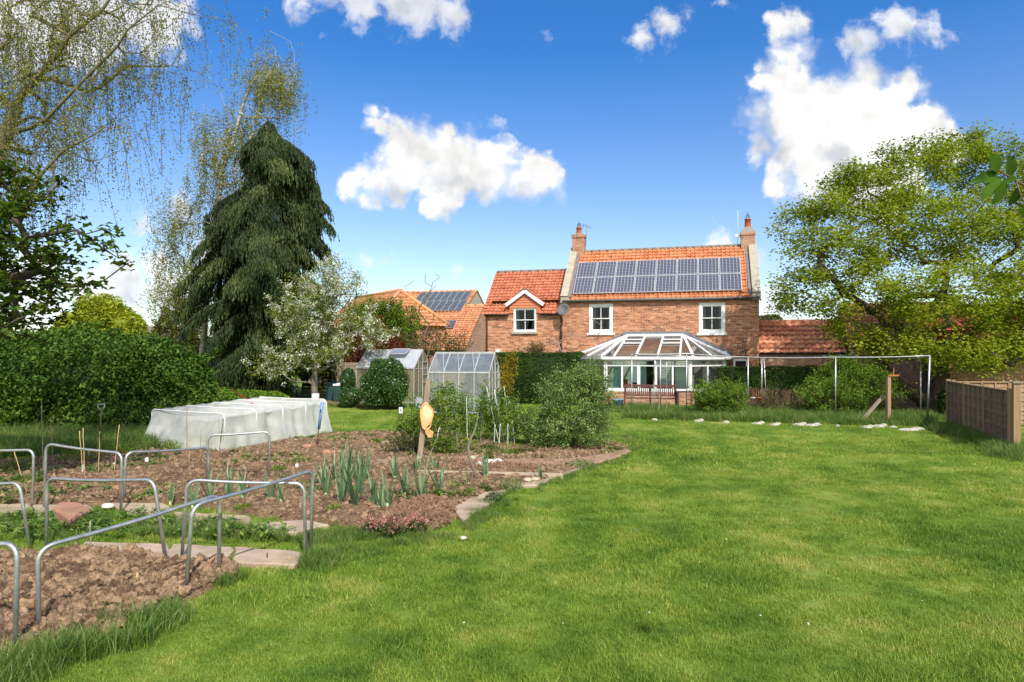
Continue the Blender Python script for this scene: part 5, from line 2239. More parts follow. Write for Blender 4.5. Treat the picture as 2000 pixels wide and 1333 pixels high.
def twiggy(name, label, cat, base, blobs, tips, nleaf, lsize, mat, rgs=1, stem_r=0.03, stem_mat='twig', spray=0.11, up=0.5, lump=0.45, freq=1.6,
           aspect=0.6):
    """open shrub: forked stems out to many tips, leaves in sprays along the last part of every twig"""
    rg = np.random.default_rng(rgs)
    base = Vector(base)
    root = plant(name, label, cat, base)
    B = [(b[0] - base.x, b[1] - base.y, b[2] - base.z, b[3], b[4], b[5]) for b in blobs]
    T, U = blob_points(B, tips, rg, 0.35, lump, freq, rgs, cut=0.3)
    k = T[:, 2] > 0.08
    T, U = T[k], U[k]
    w_ = max(b[3] for b in B)
    sk = Skel([(0, 0, 0), (0, 0, 0.12)], 0.003)
    st = [(rg.normal(0, 0.35 * w_), rg.normal(0, 0.2 * w_), 0.45 * (max(b[2] for b in B))) for _ in range(9)]
    for q in st:
        sk.grow([q], 0.3, 0.3, rg, jit=0.04, min_i=0)
    sk.grow([tuple(t) for t in T], max(0.18, spray * 2), 0.25, rg, high_pen=1.0, jit=0.03, min_i=1)
    m = MB()
    sk.mesh(m, stem_r, 0.5, 1.0, 5)
    m.build('stem', stem_mat, root)
    # leaf sprays run on outward past each tip
    n = nleaf
    t = rg.uniform(-0.9, 1.0, (len(T), n, 1)) * rg.uniform(0.6, 1.6, (len(T), 1, 1))
    D = U * np.array([1, 1, 0.5]) + np.array([0, 0, 0.45]) + rg.normal(0, 0.35, U.shape)
    D /= np.linalg.norm(D, axis=1, keepdims=True)
    C = T[:, None, :] + D[:, None, :] * t * spray * 1.7 + rg.normal(0, 1, (len(T), n, 3)) * spray * 0.42
    C = C.reshape(-1, 3)
    DD = np.repeat(D, n, 0)
    k = C[:, 2] > 0.02
    C, DD = C[k], DD[k]
    V, Fq = leaf_geo(C, lsize, lsize * aspect, rg, up, DD * 0.5, 0.9)
    tone = np.repeat(rg.uniform(0, 0.5, len(T)), n)[k]
    leaf_part('foliage', [(V, Fq, np.clip(tone + rg.uniform(0, 0.5, len(C)), 0, 1))], mat, root)
    return root


def pb(px, py, Y, wpx, hpx, depth):
    """ellipsoid that covers about wpx x hpx photograph pixels at distance Y"""
    c = at(px, py, Y)
    return (c.x, c.y, c.z, wpx / 2 / F * Y, depth, hpx / 2 / F * Y)


# --- the great sycamore on the right -------------------------------------------------
def sycamore():
    rg = np.random.default_rng(5)
    base = at(1826, 688, 26.2)
    base.z = 0
    root = plant('sycamore_tree', 'large spreading sycamore in fresh yellow green leaf beside the panel fence', 'tree', base)
    def sb(px, py, Yq, w_, h_, d_):
        return pb(px, py, Yq + 1.8, w_, h_, d_)
    blobs = [sb(1600, 440, 25, 150, 130, 1.6), (sb(1560, 410, 26, 90, 70, 1.0)), sb(1700, 380, 26.5, 190, 130, 2.0),
             sb(1640, 500, 24, 200, 120, 1.8), sb(1585, 570, 24, 160, 90, 1.6),
             sb(1690, 590, 23, 190, 120, 1.6), sb(1790, 330, 27, 150, 130, 2.0), sb(1800, 450, 25, 220, 170, 2.2),
             sb(1880, 310, 28, 150, 110, 2.0), sb(1960, 330, 27, 150, 130, 2.0), sb(1900, 430, 25, 200, 170, 2.3),
             sb(2010, 470, 26, 200, 210, 2.5), sb(1820, 580, 22.6, 220, 140, 1.7), sb(1930, 580, 22.8, 210, 150, 1.9),
             sb(2040, 600, 24, 190, 150, 2.0), sb(1660, 650, 23.3, 90, 50, 0.9), sb(1760, 670, 22.6, 170, 60, 1.0),
             sb(1880, 690, 22.4, 190, 80, 1.2), sb(1960, 680, 23, 170, 90, 1.2), sb(2090, 400, 28, 200, 260, 2.5),
             sb(1750, 300, 27.5, 60, 70, 0.8), sb(1930, 280, 28, 110, 60, 1.2), sb(1660, 345, 26, 60, 50, .7),
             sb(2080, 680, 24, 160, 110, 1.8)]
    B = [(b[0] - base.x, b[1] - base.y, b[2], b[3], b[4], b[5]) for b in blobs]
    T, _ = blob_points(B, 620, rg, 0.35, 0.25, 0.9, 2, cut=0.45)
    sk = Skel([(0, 0, -0.1), (0.05, 0, 0.7), (0.1, 0.05, 1.4), (0.05, 0.1, 2.0)], 0.008)
    majors = [((-2.0, -0.6, 3.3), (-4.6, -0.9, 5.2)), ((-1.0, 0.3, 4.2), (-2.6, 0.7, 7.2)), ((0.2, 0.2, 4.5), (-0.3, 0.8, 8.2)),
              ((1.2, 0.2, 4.0), (1.6, 0.9, 7.6)), ((1.6, -0.5, 3.0), (4.0, 0.2, 5.2)), ((-1.4, -1.2, 2.9), (-3.4, -1.9, 3.9)),
              ((0.6, -1.3, 3.0), (1.2, -2.6, 4.1)), ((-0.5, -1.2, 3.2), (-0.7, -2.6, 4.6)), ((-1.5, 0.2, 1.1), (-2.6, 0.3, 2.0))]
    for a, b in majors:
        sk.grow([a], 0.4, 0.3, rg, jit=0.06)
        sk.grow([b], 0.4, 0.35, rg, jit=0.08, min_i=4)
    sk.grow([tuple(t) for t in T], 0.45, 0.16, rg, high_pen=0.9, jit=0.05, min_i=4)
    m = MB()
    sk.mesh(m, 0.46, 0.84, 1.35, 10)
    # low sweeping limb to the left and fluted root buttresses
    m.tube([(0.0, 0.0, 0.25), (-0.6, -0.05, 0.55), (-1.35, -0.1, 1.0), (-1.95, -0.1, 1.65), (-2.5, 0, 2.5)],
           [0.34, 0.27, 0.2, 0.16, 0.1], 9)
    for a in (0.4, 1.7, 3.0, 4.3, 5.5):
        m.tube([(0.62 * math.cos(a), 0.62 * math.sin(a), -0.1), (0.36 * math.cos(a), 0.36 * math.sin(a), 0.5),
                (0.2 * math.cos(a), 0.2 * math.sin(a), 1.6)], [0.16, 0.17, 0.12], 7)
    m.build('trunk', 'bark_dark', root)
    T, _ = blob_points(B, 1500, rg, 0.35, 0.3, 0.9, 2, cut=0.45)
    T = T[rg.uniform(0, 1, len(T)) < np.interp(T[:, 2], [2, 4.5, 7, 10], [0.80, 0.88, 0.82, 0.78])]
    T = T[fbm(T[:, 0] * 0.8, T[:, 1] * 0.8, T[:, 2] * 0.8, octs=2, seed=77) > -0.17]
    n = 70
    C = np.repeat(T, n, 0)
    rr = rg.normal(0, 1, C.shape) * np.array([0.25, 0.25, 0.18])
    # sprays droop a little at their edges
    rr[:, 2] -= 0.25 * (rr[:, 0] ** 2 + rr[:, 1] ** 2)
    C = C + rr
    V, Fq = leaf_geo(C, 0.125, 0.10, rg, 0.9)
    R = np.clip(np.repeat(rg.uniform(0, 0.55, len(T)), n) + rg.uniform(0, 0.45, len(C)), 0, 1)
    leaf_part('crown', [(V, Fq, R)], 'leaf_sycamore', root)


sycamore()


# --- birches ------------------------------------------------------------------------
def weeping(T, rg, smin, smax, dens, lsz, sway=0.25):
    """hanging strands of small leaves below the points T; returns leaf centres and twig polylines"""
    C, lines = [], []
    for t in T:
        L = rg.uniform(smin, smax)
        n = max(3, int(L * dens))
        s = np.sort(rg.uniform(0, 1, n))
        dx, dy = rg.normal(0, sway), rg.normal(0, sway)
        p = np.stack([t[0] + dx * s * L ** 0.5 * (1 - 0.4 * s), t[1] + dy * s * L ** 0.5 * (1 - 0.4 * s), t[2] - L * s ** 1.15], 1)
        p = p + rg.normal(0, 0.035, p.shape) + rg.normal(0, 0.015, p.shape) * (1 + 2 * s[:, None])
        C.append(p)
        lines.append([(t[0] + dx * k * L ** .5 * (1 - .4 * k), t[1] + dy * k * L ** .5 * (1 - .4 * k), t[2] - L * k ** 1.15) for k in
                      (0, 0.5, 1)])
    return np.concatenate(C), lines


def birch_near():
    rg = np.random.default_rng(8)
    base = Vector((-11.6, 12.6, 0))
    root = plant('birch_tree', 'tall weeping birch at the left edge, hanging strands of tiny leaves over the sky', 'tree', base)
    sk = Skel([(0, 0, -0.1), (0.1, 0, 1.5), (0.25, 0, 3.2), (0.5, -0.1, 5.0)], 0.005)
    Yb = 12.0

    def W(px, py, Y=Yb):
        return tuple(at(px, py, Y) - base)
    limbs = [[W(-60, 420), W(30, 215, 12.2), W(110, 110, 12.0), W(200, 20, 12.0), W(290, -70, 12)],
             [W(-50, 330, 11.6), W(60, 250, 11.6), W(150, 170, 11.5), W(230, 90, 11.5), W(310, 10, 11.4), W(380, 30, 11.4)],
             [W(-70, 460, 12.4), W(60, 300, 12.6), W(170, 180, 12.8), W(250, 130, 12.8), W(330, 130, 12.8)],
             [W(-100, 150, 12), W(-20, 90, 12), W(60, 30, 11.8), W(140, -30, 12)],
             [W(-60, 500, 11.6), W(30, 380, 11.5), W(100, 320, 11.4), W(190, 260, 11.3), W(250, 240, 11.3)],
             [W(-120, 100, 12.5), W(-60, -60, 12.5), W(80, -180, 12.6), W(230, -160, 12.6)],
             [W(0, 200, 12.9), W(120, 60, 13), W(260, -20, 13), W(380, -40, 13)]]
    for lb in limbs:
        for q in lb:
            sk.grow([q], 0.4, 0.15, rg, jit=0.03, min_i=2, high_pen=0.3)
    T = []
    for k in range(640):
        lb = limbs[rg.integers(len(limbs))]
        i = rg.integers(0, len(lb) - 1)
        a, b = Vector(lb[i]), Vector(lb[i + 1])
        q = a.lerp(b, rg.uniform(0, 1))
        T.append((q.x + rg.normal(0, 0.42), q.y + rg.normal(0, 0.45), q.z + abs(rg.normal(0, 0.22)) - 0.1))
    T = [t for t in T if t[0] + base.x < -12 * 0.40 + rg.normal(0, 0.5)]
    sk.grow(T, 0.4, 0.25, rg, high_pen=0.6, jit=0.03, min_i=4)
    m = MB()
    sk.mesh(m, 0.15, 0.62, 1.2)
    T2 = T + [(t[0] + rg.normal(0, 0.3), t[1] + rg.normal(0, 0.2), t[2] + rg.normal(0, 0.1)) for t in T if rg.uniform() < 1.0 - 0.7 * (t[0] + base.x > -7.6)]
    C, lines = weeping(T2, rg, 0.25, 1.35, 54, 0.03, 0.38)
    for l in lines:
        m.tube(l, 0.0035, 3, cap=False)
    m.build('trunk', 'bark_olive', root)
    keep = rg.uniform(0, 1, len(C)) < 0.85
    C = C[keep]
    V, Fq = leaf_geo(C, 0.037, 0.027, rg, 0.1)
    leaf_part('crown', [(V, Fq, rg.uniform(0, 1, len(Fq)))], 'leaf_birch', root)


birch_near()


def birch_far():
    rg = np.random.default_rng(9)
    Y = 36.0
    base = at(392, 688, Y)
    base.z = 0
    root = plant('birch_tree', 'slender pale birch rising behind the dark weeping conifer', 'tree', base)

    def W(px, py, Yq=Y):
        return tuple(at(px, py, Yq) - base)
    sk = Skel([(0, 0, -0.1), W(392, 720), W(398, 660), W(402, 600)], 0.008)
    limbs = [[W(405, 520), W(415, 440), W(432, 360), W(450, 290), W(470, 220), W(500, 150), W(525, 110)],
             [W(395, 560), W(375, 500), W(350, 440), W(325, 400)], [W(425, 380), W(400, 320), W(375, 300)],
             [W(460, 260), W(440, 210), W(430, 180)], [W(480, 230), W(520, 180), W(560, 150), W(575, 130)],
             [W(470, 280), W(520, 230), W(565, 190)], [W(400, 600), W(365, 560), W(335, 540)],
             [W(420, 420), W(460, 360), W(500, 320)], [W(500, 150), W(550, 110), W(575, 105)]]
    for lb in limbs:
        for q in lb:
            sk.grow([q], 0.8, 0.1, rg, jit=0.05, min_i=3, high_pen=0.2)
    T = []
    regions = [(365, 490, 70, 110, 190), (330, 560, 50, 60, 60), (420, 330, 60, 90, 150), (520, 150, 50, 60, 170), (470, 250, 60, 60, 130),
               (345, 420, 45, 50, 70), (560, 170, 30, 60, 70), (400, 250, 26, 40, 40), (460, 420, 50, 100, 60), (385, 610, 40, 50, 60)]
    for (cx, cy, sx, sy, n) in regions:
        for _ in range(int(n * 0.95)):
            T.append(W(cx + rg.normal(0, sx * 0.5), cy + rg.normal(0, sy * 0.45), Y + rg.normal(0, 0.9)))
    sk.grow(T, 0.7, 0.2, rg, high_pen=0.6, jit=0.05, min_i=4)
    m = MB()
    sk.mesh(m, 0.17, 0.50, 1.2)
    m.build('trunk', 'bark_birch', root)
    T2 = T + [(t[0] + rg.normal(0, 0.35), t[1] + rg.normal(0, 0.35), t[2] + rg.normal(0, 0.2)) for t in T]
    C, lines = weeping(T2, rg, 0.5, 1.7, 22, 0.06, 0.15)
    C = C + rg.normal(0, 0.05, C.shape)
    V, Fq = leaf_geo(C, 0.085, 0.055, rg, 0.1)
    leaf_part('crown', [(V, Fq, rg.uniform(0, 1, len(Fq)))], 'leaf_birch', root)


birch_far()


# --- weeping conifer ------------------------------------------------------------------
def conifer():
    rg = np.random.default_rng(12)
    Y = 34.5
    base = at(525, 688, Y)
    base.z = 0
    Ht = H + (HOR - 232) / F * Y
    root = plant('conifer_tree', 'tall dark drooping conifer with shaggy hanging branches behind the blossom tree', 'tree', base)
    m = MB()
    m.tube([(0, 0, -0.1), (0.05, 0, 3), (0.0, 0, 7), (0.1, 0, 11), (0, 0, Ht)], [0.36, 0.28, 0.2, 0.1, 0.02], 9)
    k_ = Y / F
    # half widths to the left and right in photograph pixels against the row
    rows = [225, 260, 300, 350, 420, 500, 600, 700, 780]
    LW = [5, 20, 48, 80, 106, 112, 122, 122, 112]
    RW = [4, 16, 84, 104, 98, 122, 122, 110, 100]
    C, D, R = [], [], []
    nb_ = 290
    extra_b = [(9.9, 0.15, 2.55, 0.9), (9.5, -0.2, 2.3, 0.9), (8.6, 0.3, 2.6, .7), (10.4, 3.0, 1.5, .6), (11.0, 0.4, 1.3, .8), (7.6, 2.9, 3.0, .5), (6.2, 0.1, 3.0, .5), (11.3, 2.8, 1.0, .6)]
    for i in range(nb_):
        t = i / nb_
        hz = 0.7 + (Ht - 0.9) * (1 - (1 - t) ** 1.0)
        row = HOR - (hz - H) / k_
        az = rg.uniform(0, 2 * np.pi)
        w = np.interp(row, rows, LW) if math.cos(az) < 0 else np.interp(row, rows, RW)
        lmp = 1 + 0.60 * (2 * vnoise(np.array([hz * 1.1]), np.array([az * 1.6]), seed=6)[0] - 1)
        R0 = w * k_ * rg.uniform(0.6, 1.12) * lmp
        if i % 12 == 5:
            hz, az, R0, _ = extra_b[(i // 12) % len(extra_b)]
            az += rg.normal(0, 0.12)
            hz += rg.normal(0, 0.15)
        nseg = 7
        pts = []
        rise = rg.uniform(0.05, 0.30)
        for s in range(nseg + 1):
            q = s / nseg
            z = hz + R0 * (rise * math.sin(q * 2.2) - 0.42 * q ** 2.4)
            pts.append(Vector((math.cos(az) * R0 * q, math.sin(az) * R0 * q * 0.9, z + (0.5 if t > .55 else 0.2) * rg.normal() * 0.0)))
        if i % 2 == 0:
            m.tube(pts, [0.035 * (1 - 0.8 * s / nseg) + 0.006 for s in range(nseg + 1)], 4, cap=False)
        tone = rg.uniform(-0.1, 0.55)
        ns = int(34 + 62 * R0)
        for s in range(ns):
            q = rg.uniform(0.25, 1.0) ** 0.7
            j = min(nseg - 1, int(q * nseg))
            p = pts[j].lerp(pts[j + 1], q * nseg - j)
            side = rg.normal(0, 0.04 + 0.15 * min(R0, 1.6))
            p = p + Vector((-math.sin(az) * side, math.cos(az) * side, -abs(side) * 0.35))
            Ls = rg.uniform(0.2, 0.8) * (0.35 + 0.65 * min(1, R0))
            nn = max(2, int(Ls / 0.10))
            for u in range(nn):
                f = u / nn
                C.append((p.x + rg.normal(0, 0.022) + math.cos(az) * 0.12 * f, p.y + rg.normal(0, 0.022), p.z - Ls * f))
                D.append((math.cos(az) * 0.25 * (1 - f), math.sin(az) * 0.25 * (1 - f), -1.0))
                R.append(tone + rg.uniform(0, 0.4) + 0.1 * q)
    m.build('trunk', 'bark_dark', root)
    C, D = np.array(C), np.array(D)
    V, Fq = leaf_geo(C, 0.21, 0.055, rg, 0.0, D, 0.28)
    leaf_part('crown', [(V, Fq, np.clip(np.array(R), 0, 1))], 'leaf_conifer', root)


conifer()


# --- dark leaved tree at the left edge ----------------------------------------------------
def hazel():
    rg = np.random.default_rng(14)
    Y = 11.0
    base = Vector((-10.2, 11.4, 0))
    root = plant('hazel_tree', 'dark leafy tree reaching in from the left edge above the big bush', 'tree', base)

    def W(px, py, Yq=Y):
        return tuple(at(px, py, Yq) - base)
    sk = Skel([(0, 0, -0.1), (0.1, 0, 1.0), (0.2, 0, 2.2)], 0.005)
    limbs = [[W(-80, 560), W(20, 545), W(80, 530), W(130, 560)], [W(-60, 500), W(40, 480), W(110, 455), W(150, 450), W(205, 488)],
             [W(-80, 440), W(0, 400), W(60, 385), W(95, 385)], [W(-60, 600), W(30, 620), W(90, 600)], [W(-90, 360), W(-20, 330), W(30, 335)],
             [W(-50, 520), W(50, 500), W(120, 510), W(160, 560)]]
    for lb in limbs:
        for q in lb:
            sk.grow([q], 0.3, 0.15, rg, jit=0.03, min_i=2, high_pen=0.3)
    T = []
    for lb in limbs:
        for k in range(26):
            i = rg.integers(0, len(lb) - 1)
            q = Vector(lb[i]).lerp(Vector(lb[i + 1]), rg.uniform(0, 1))
            T.append((q.x + rg.normal(0, 0.16), q.y + rg.normal(0, 0.35), q.z + rg.normal(0, 0.16)))
        T.append(lb[-1])
    for _ in range(150):
        T.append(W(rg.uniform(-220, 40), rg.uniform(380, 660), Y + rg.normal(0, 0.6)))
    sk.grow(T, 0.25, 0.2, rg, high_pen=0.3, jit=0.02, min_i=3)
    m = MB()
    sk.mesh(m, 0.13, 0.5, 1.2)
    m.build('trunk', 'bark_dark', root)
    T = np.array(T)
    n = 15
    C = np.repeat(T, n, 0) + rg.normal(0, 1, (len(T) * n, 3)) * np.array([0.13, 0.13, 0.055])
    V, Fq = leaf_geo(C, 0.12, 0.095, rg, 1.2)
    leaf_part('crown', [(V, Fq, rg.uniform(0, 1, len(Fq)))], 'leaf_hazel', root)


hazel()


# --- blossoming cherry ---------------------------------------------------------------------
def cherry():
    rg = np.random.default_rng(15)
    Y = 31.0
    base = at(615, 688, Y)
    base.z = 0
    root = plant('cherry_tree', 'small cherry covered in white blossom and young leaves in front of the conifer', 'tree', base)

    def W(px, py, Yq=Y):
        return tuple(at(px, py, Yq) - base)
    sk = Skel([(0, 0, -0.05), W(614, 750), W(616, 715), W(612, 690)], 0.008)
    limbs = [[W(600, 640), W(590, 590), W(585, 550)], [W(640, 640), W(650, 590), W(655, 540)], [W(660, 660), W(710, 640), W(750, 645)],
             [W(575, 660), W(545, 630), W(530, 610)], [W(620, 620), W(625, 570), W(640, 525)], [W(670, 600), W(690, 570), W(700, 540)]]
    for lb in limbs:
        for q in lb:
            sk.grow([q], 0.4, 0.2, rg, jit=0.04, min_i=2, high_pen=0.2)
    low = [W(608, 775), W(570, 745), W(545, 725), W(515, 715), W(490, 705)]
    for q in low:
        sk.grow([q], 0.4, 0.1, rg, jit=0.03, min_i=1, high_pen=0.2)
    regs = [(600, 600, 45, 55, 90), (650, 570, 45, 50, 90), (690, 640, 55, 40, 90), (560, 620, 35, 40, 50), (640, 680, 50, 35, 70),
            (590, 690, 50, 40, 60), (540, 715, 55, 24, 45), (735, 650, 28, 24, 34), (640, 530, 26, 20, 24), (600, 660, 40, 40, 50),
            (690, 555, 18, 24, 16)]
    T = []
    for cx, cy, sx, sy, n in regs:
        for _ in range(n):
            T.append(W(cx + rg.normal(0, sx * 0.55), cy + rg.normal(0, sy * 0.55), Y + rg.normal(0, 0.7)))
    sk.grow(T, 0.4, 0.2, rg, high_pen=0.5, jit=0.03, min_i=3)
    m = MB()
    sk.mesh(m, 0.15, 0.5, 1.15)
    m.build('trunk', 'bark_grey', root)
    m = MB()
    m.tube([(0.02, 0, 0.05), (0.02, 0, 0.42)], [0.19, 0.17], 10)
    m.build('trunk_guard', 'white_label', root)
    T = np.array(T)
    n = 30
    C = np.repeat(T, n, 0) + rg.normal(0, 0.15, (len(T) * n, 3))
    V, Fq = leaf_geo(C, 0.085, 0.05, rg, 0.4)
    leaf_part('crown', [(V, Fq, rg.uniform(0, 1, len(Fq)))], 'leaf_cherry', root)
    S = T[rg.uniform(0, 1, len(T)) < 0.6]
    S = np.repeat(S, 2, 0) + rg.normal(0, 0.16, (len(S) * 2, 3))
    n = 20
    C = np.repeat(S, n, 0) + rg.normal(0, 0.065, (len(S) * n, 3))
    V, Fq = leaf_geo(C, 0.060, 0.055, rg, 0.3)
    leaf_part('blossom', [(V, Fq, rg.uniform(0.2, 1, len(Fq)))], 'blossom', root)


cherry()

# --- shrubs and hedges -----------------------------------------------------------------------
def stray(B, rg):
    """shoots that stand out of the outline, and sprays in the lighter leaf tones"""
    P, U = blob_points(B, 1500, rg, 0.97, 0.15, 1.1, 21, cut=0.8)
    Pc, Dc = [], []
    for p, u in zip(P, U):
        if p[2] < 0.3 or rg.uniform() < 0.45:
            continue
        d = u * np.array([1, 1, 0.4]) + np.array([rg.normal(0, .3), rg.normal(0, .3), 0.15 + rg.uniform(0, .5)])
        L = rg.uniform(0.1, 0.5)
        for k in range(14):
            t = rg.uniform(0, 1)
            Pc.append(p + d * L * t + rg.normal(0, 0.05, 3) - np.array([0, 0, 0.25 * L * t * t]))
            Dc.append(d)
    V, Fq = leaf_geo(np.array(Pc), 0.12, 0.08, rg, 0.7, np.array(Dc) * 0.6, 0.9)
    return [(V, Fq, rg.uniform(0.45, 1, len(Fq)))]


b_ = at(150, 688, 21)
shrub('large_bush', 'huge rounded dark green bush filling the left side behind the canes', 'bush', (b_.x, b_.y, 0),
      [pb(150, 750, 21.5, 480, 215, 2.6), pb(-30, 770, 21, 330, 240, 2.5), pb(300, 765, 21.8, 210, 190, 2.0),
       pb(60, 810, 20.4, 260, 120, 1.5), pb(220, 815, 20.2, 230, 110, 1.4), pb(-220, 760, 22, 360, 240, 2.6),
       pb(340, 800, 21, 110, 110, 1.2)],
      95000, 0.115, 'leaf_bush', 0.62, 0.84, 0.17, 1.1, 0.84, 0.55, 21, cut=0.8, extra=stray)
b_ = at(190, 688, 62)
shrub('golden_tree', 'bright yellow green tree rounding above the big bush', 'tree', (b_.x, b_.y, 0),
      [pb(150, 640, 62, 90, 80, 2.2), pb(195, 620, 62, 110, 80, 2.6), pb(245, 635, 62, 70, 70, 2.0), pb(190, 665, 62, 170, 70, 3)],
      11000, 0.36, 'leaf_yellow', 0.6, 0.5, 0.6, 0.35, 0.7, 0.6, 22, stems=3, stem_r=0.2, stem_mat='bark_dark', barkname='trunk')
b_ = at(345, 688, 38)
twiggy('shrub', 'dark brownish green shrub between the big bush and the conifer', 'shrub', (b_.x, b_.y, 0),
      [pb(345, 630, 38, 80, 110, 1.2), pb(365, 590, 38, 50, 70, .9), pb(330, 665, 38, 90, 90, 1.2), pb(375, 680, 37, 60, 120, 1)], 260, 36, 0.13, 'leaf_olive', 23, 0.06, 'twig', 0.2)
b_ = at(750, 688, 39)
twiggy('shrub', 'fresh green shrub behind the blossom tree, in front of the barn roof', 'shrub', (b_.x, b_.y, 0),
      [pb(740, 640, 39, 110, 110, 1.3), pb(790, 645, 39, 70, 100, 1.1), pb(705, 625, 39, 60, 70, 1.0), pb(760, 610, 39, 60, 50, 0.8)], 420, 40, 0.12, 'leaf_fresh', 24, 0.06, 'twig', 0.2)
b_ = at(725, 688, 37)
twiggy('shrub', 'dark red leaved shrub between the blossom tree and left greenhouse', 'shrub', (b_.x, b_.y, 0),
      [pb(715, 660, 37, 110, 70, 1.1), pb(760, 680, 37, 70, 50, 0.9), pb(680, 690, 37, 90, 60, 1.0)], 260, 34, 0.11, 'leaf_red', 25, 0.05, 'twig', 0.18)
b_ = at(860, 688, 37)
twiggy('shrub', 'twiggy brown and olive shrub behind the right greenhouse', 'shrub', (b_.x, b_.y, 0),
      [pb(850, 665, 37, 90, 60, 1.0), pb(890, 675, 37, 60, 50, 0.9), pb(820, 675, 37, 60, 60, 0.9)], 420, 9, 0.09, 'leaf_olive', 26, 0.06, 'twig', 0.14)
b_ = at(750, 688, 27.5)
shrub('laurel_bush', 'clipped glossy dark laurel dome in front of left greenhouse', 'bush', (b_.x, b_.y, 0),
      [pb(750, 748, 27.5, 92, 92, 0.95), pb(735, 762, 27.3, 60, 70, 0.8), pb(768, 760, 27.3, 56, 70, 0.8), pb(750, 725, 27.5, 70, 50, .8)],
      15000, 0.08, 'leaf_laurel', 0.55, 0.7, 0.32, 1.8, 0.80, 0.4, 27)
b_ = at(680, 688, 28.5)
shrub('laurel_bush', 'narrow upright dark bush beside the green compost bins', 'bush', (b_.x, b_.y, 0),
      [pb(680, 745, 28.5, 32, 60, 0.42), pb(684, 775, 28.2, 46, 42, 0.5)], 4500, 0.07, 'leaf_laurel', 0.55, 0.7, 0.3, 2.5, 0.8, 0.4, 28)


def box_hedge(name, label, x0, x1, d0, d1, z0, z1, n, ls, mat, seed, stems=0):
    rg = np.random.default_rng(seed)
    base = HL((x0 + x1) / 2, (d0 + d1) / 2)
    root = thing(name, label, 'hedge', base, YAW)
    hx, hy = (x1 - x0) / 2, (d1 - d0) / 2
    P = rg.uniform(-1, 1, (n, 3))
    ax = rg.choice(3, n, p=[0.2, 0.5, 0.3])
    sg = np.where(rg.uniform(0, 1, n) < 0.5, -1, 1)
    sg = np.where((ax == 1) & (rg.uniform(0, 1, n) < 0.7), -1, sg)
    sg = np.where(ax == 2, 1, sg)
    P[np.arange(n), ax] = sg * (1 - rg.uniform(0, 0.14, n) ** 1)
    X = np.stack([P[:, 0] * hx, P[:, 1] * hy, z0 + (P[:, 2] + 1) / 2 * (z1 - z0)], 1)
    l = fbm(X[:, 0] * 1.6, X[:, 1] * 1.6, X[:, 2] * 1.6, octs=3, seed=seed)
    X += P * (l * 0.22)[:, None]
    V, Fq = leaf_geo(X, ls, ls * 0.5, rg, 0.3, P / np.linalg.norm(P, axis=1, keepdims=True) * 0.4, 1.0)
    q = MB()
    q.box(-hx * .93, hx * .93, -hy * .86, hy * .86, z0 + 0.06, z1 - 0.1)
    cv = np.array(q.v)
    cf = np.array(q.f)
    leaf_part('foliage', [(V, Fq, rg.uniform(0, 1, n)), (cv, cf, np.zeros(len(cf)))], mat, root)
    if stems:
        m = MB()
        for i in range(stems):
            x = rg.uniform(-hx, hx)
            y = rg.uniform(-hy, hy)
            p = Vector((x, y, 0))
            pts, zc = [p], 0
            for k in range(4):
                zc += (z0 + 0.25) / 4
                p = Vector((p.x + rg.normal(0, 0.07), p.y + rg.normal(0, 0.05), zc))
                pts.append(p)
            m.tube(pts, [0.02, 0.018, 0.014, 0.01, 0.007], 4, cap=False)
        m.build('stem', 'twig', root)
    return root


box_hedge('clipped_hedge', 'tall clipped dark green hedge between wing door and conservatory', -2.25, 1.55, -3.9, -2.9, 0.0, 2.28, 26000, 0.06,
          'leaf_hedge', 31)
box_hedge('clipped_hedge', 'lower clipped hedge with bare brown stems right of the conservatory', 7.2, 11.7, -4.6, -3.8, 0.85, 1.72, 24000, 0.06,
          'leaf_hedge', 32, 60)
b_ = at(992, 688, 28.5)
twiggy('golden_shrub', 'yellow leaved shrub at the corner between greenhouse and tall hedge', 'shrub', (b_.x, b_.y, 0),
      [pb(992, 722, 28.5, 30, 40, 0.4), pb(985, 752, 28.3, 30, 44, 0.4), pb(1000, 700, 28.5, 18, 24, .3)], 200, 18, 0.06, 'leaf_gold', 33, 0.02, 'twig', 0.08)
b_ = at(1125, 688, 16.2)
twiggy('apple_bush', 'big loose grey green bush standing where the vegetable bed meets the lawn', 'bush', (b_.x, b_.y, 0),
      [pb(1125, 790, 16.2, 150, 150, 0.85), pb(1140, 740, 16.2, 90, 80, 0.6), pb(1090, 770, 16.2, 80, 90, 0.6), pb(1165, 800, 16.3, 80, 110, 0.6),
       pb(1090, 840, 16.0, 110, 80, 0.6), pb(1150, 850, 16.0, 110, 70, 0.6), pb(1060, 845, 16, 60, 60, 0.4), pb(1165, 755, 16.2, 50, 50, .4)], 700, 38, 0.046, 'leaf_grey_green', 34, 0.035, 'twig_pale', 0.1)
b_ = at(1405, 688, 24)
twiggy('rose_bush', 'sprawling green rose bush in front of the conservatory corner', 'bush', (b_.x, b_.y, 0),
      [pb(1405, 785, 24, 100, 70, 0.8), pb(1375, 775, 24, 50, 50, 0.5), pb(1435, 775, 24, 50, 56, 0.5)], 420, 34, 0.06, 'leaf_fresh', 35, 0.025, 'twig', 0.11)
b_ = at(1655, 688, 24.6)
twiggy('fruit_bush', 'large arching green fruit bush growing inside the pipe frame by the timber post', 'bush', (b_.x, b_.y, 0),
      [pb(1650, 750, 24.6, 140, 90, 1.0), pb(1620, 775, 24.4, 110, 70, 0.8), pb(1690, 745, 24.6, 90, 80, 0.8), pb(1655, 722, 24.8, 90, 46, 0.6),
       pb(1735, 765, 24.4, 50, 50, .5)], 620, 36, 0.068, 'leaf_fresh', 36, 0.035, 'twig', 0.14)
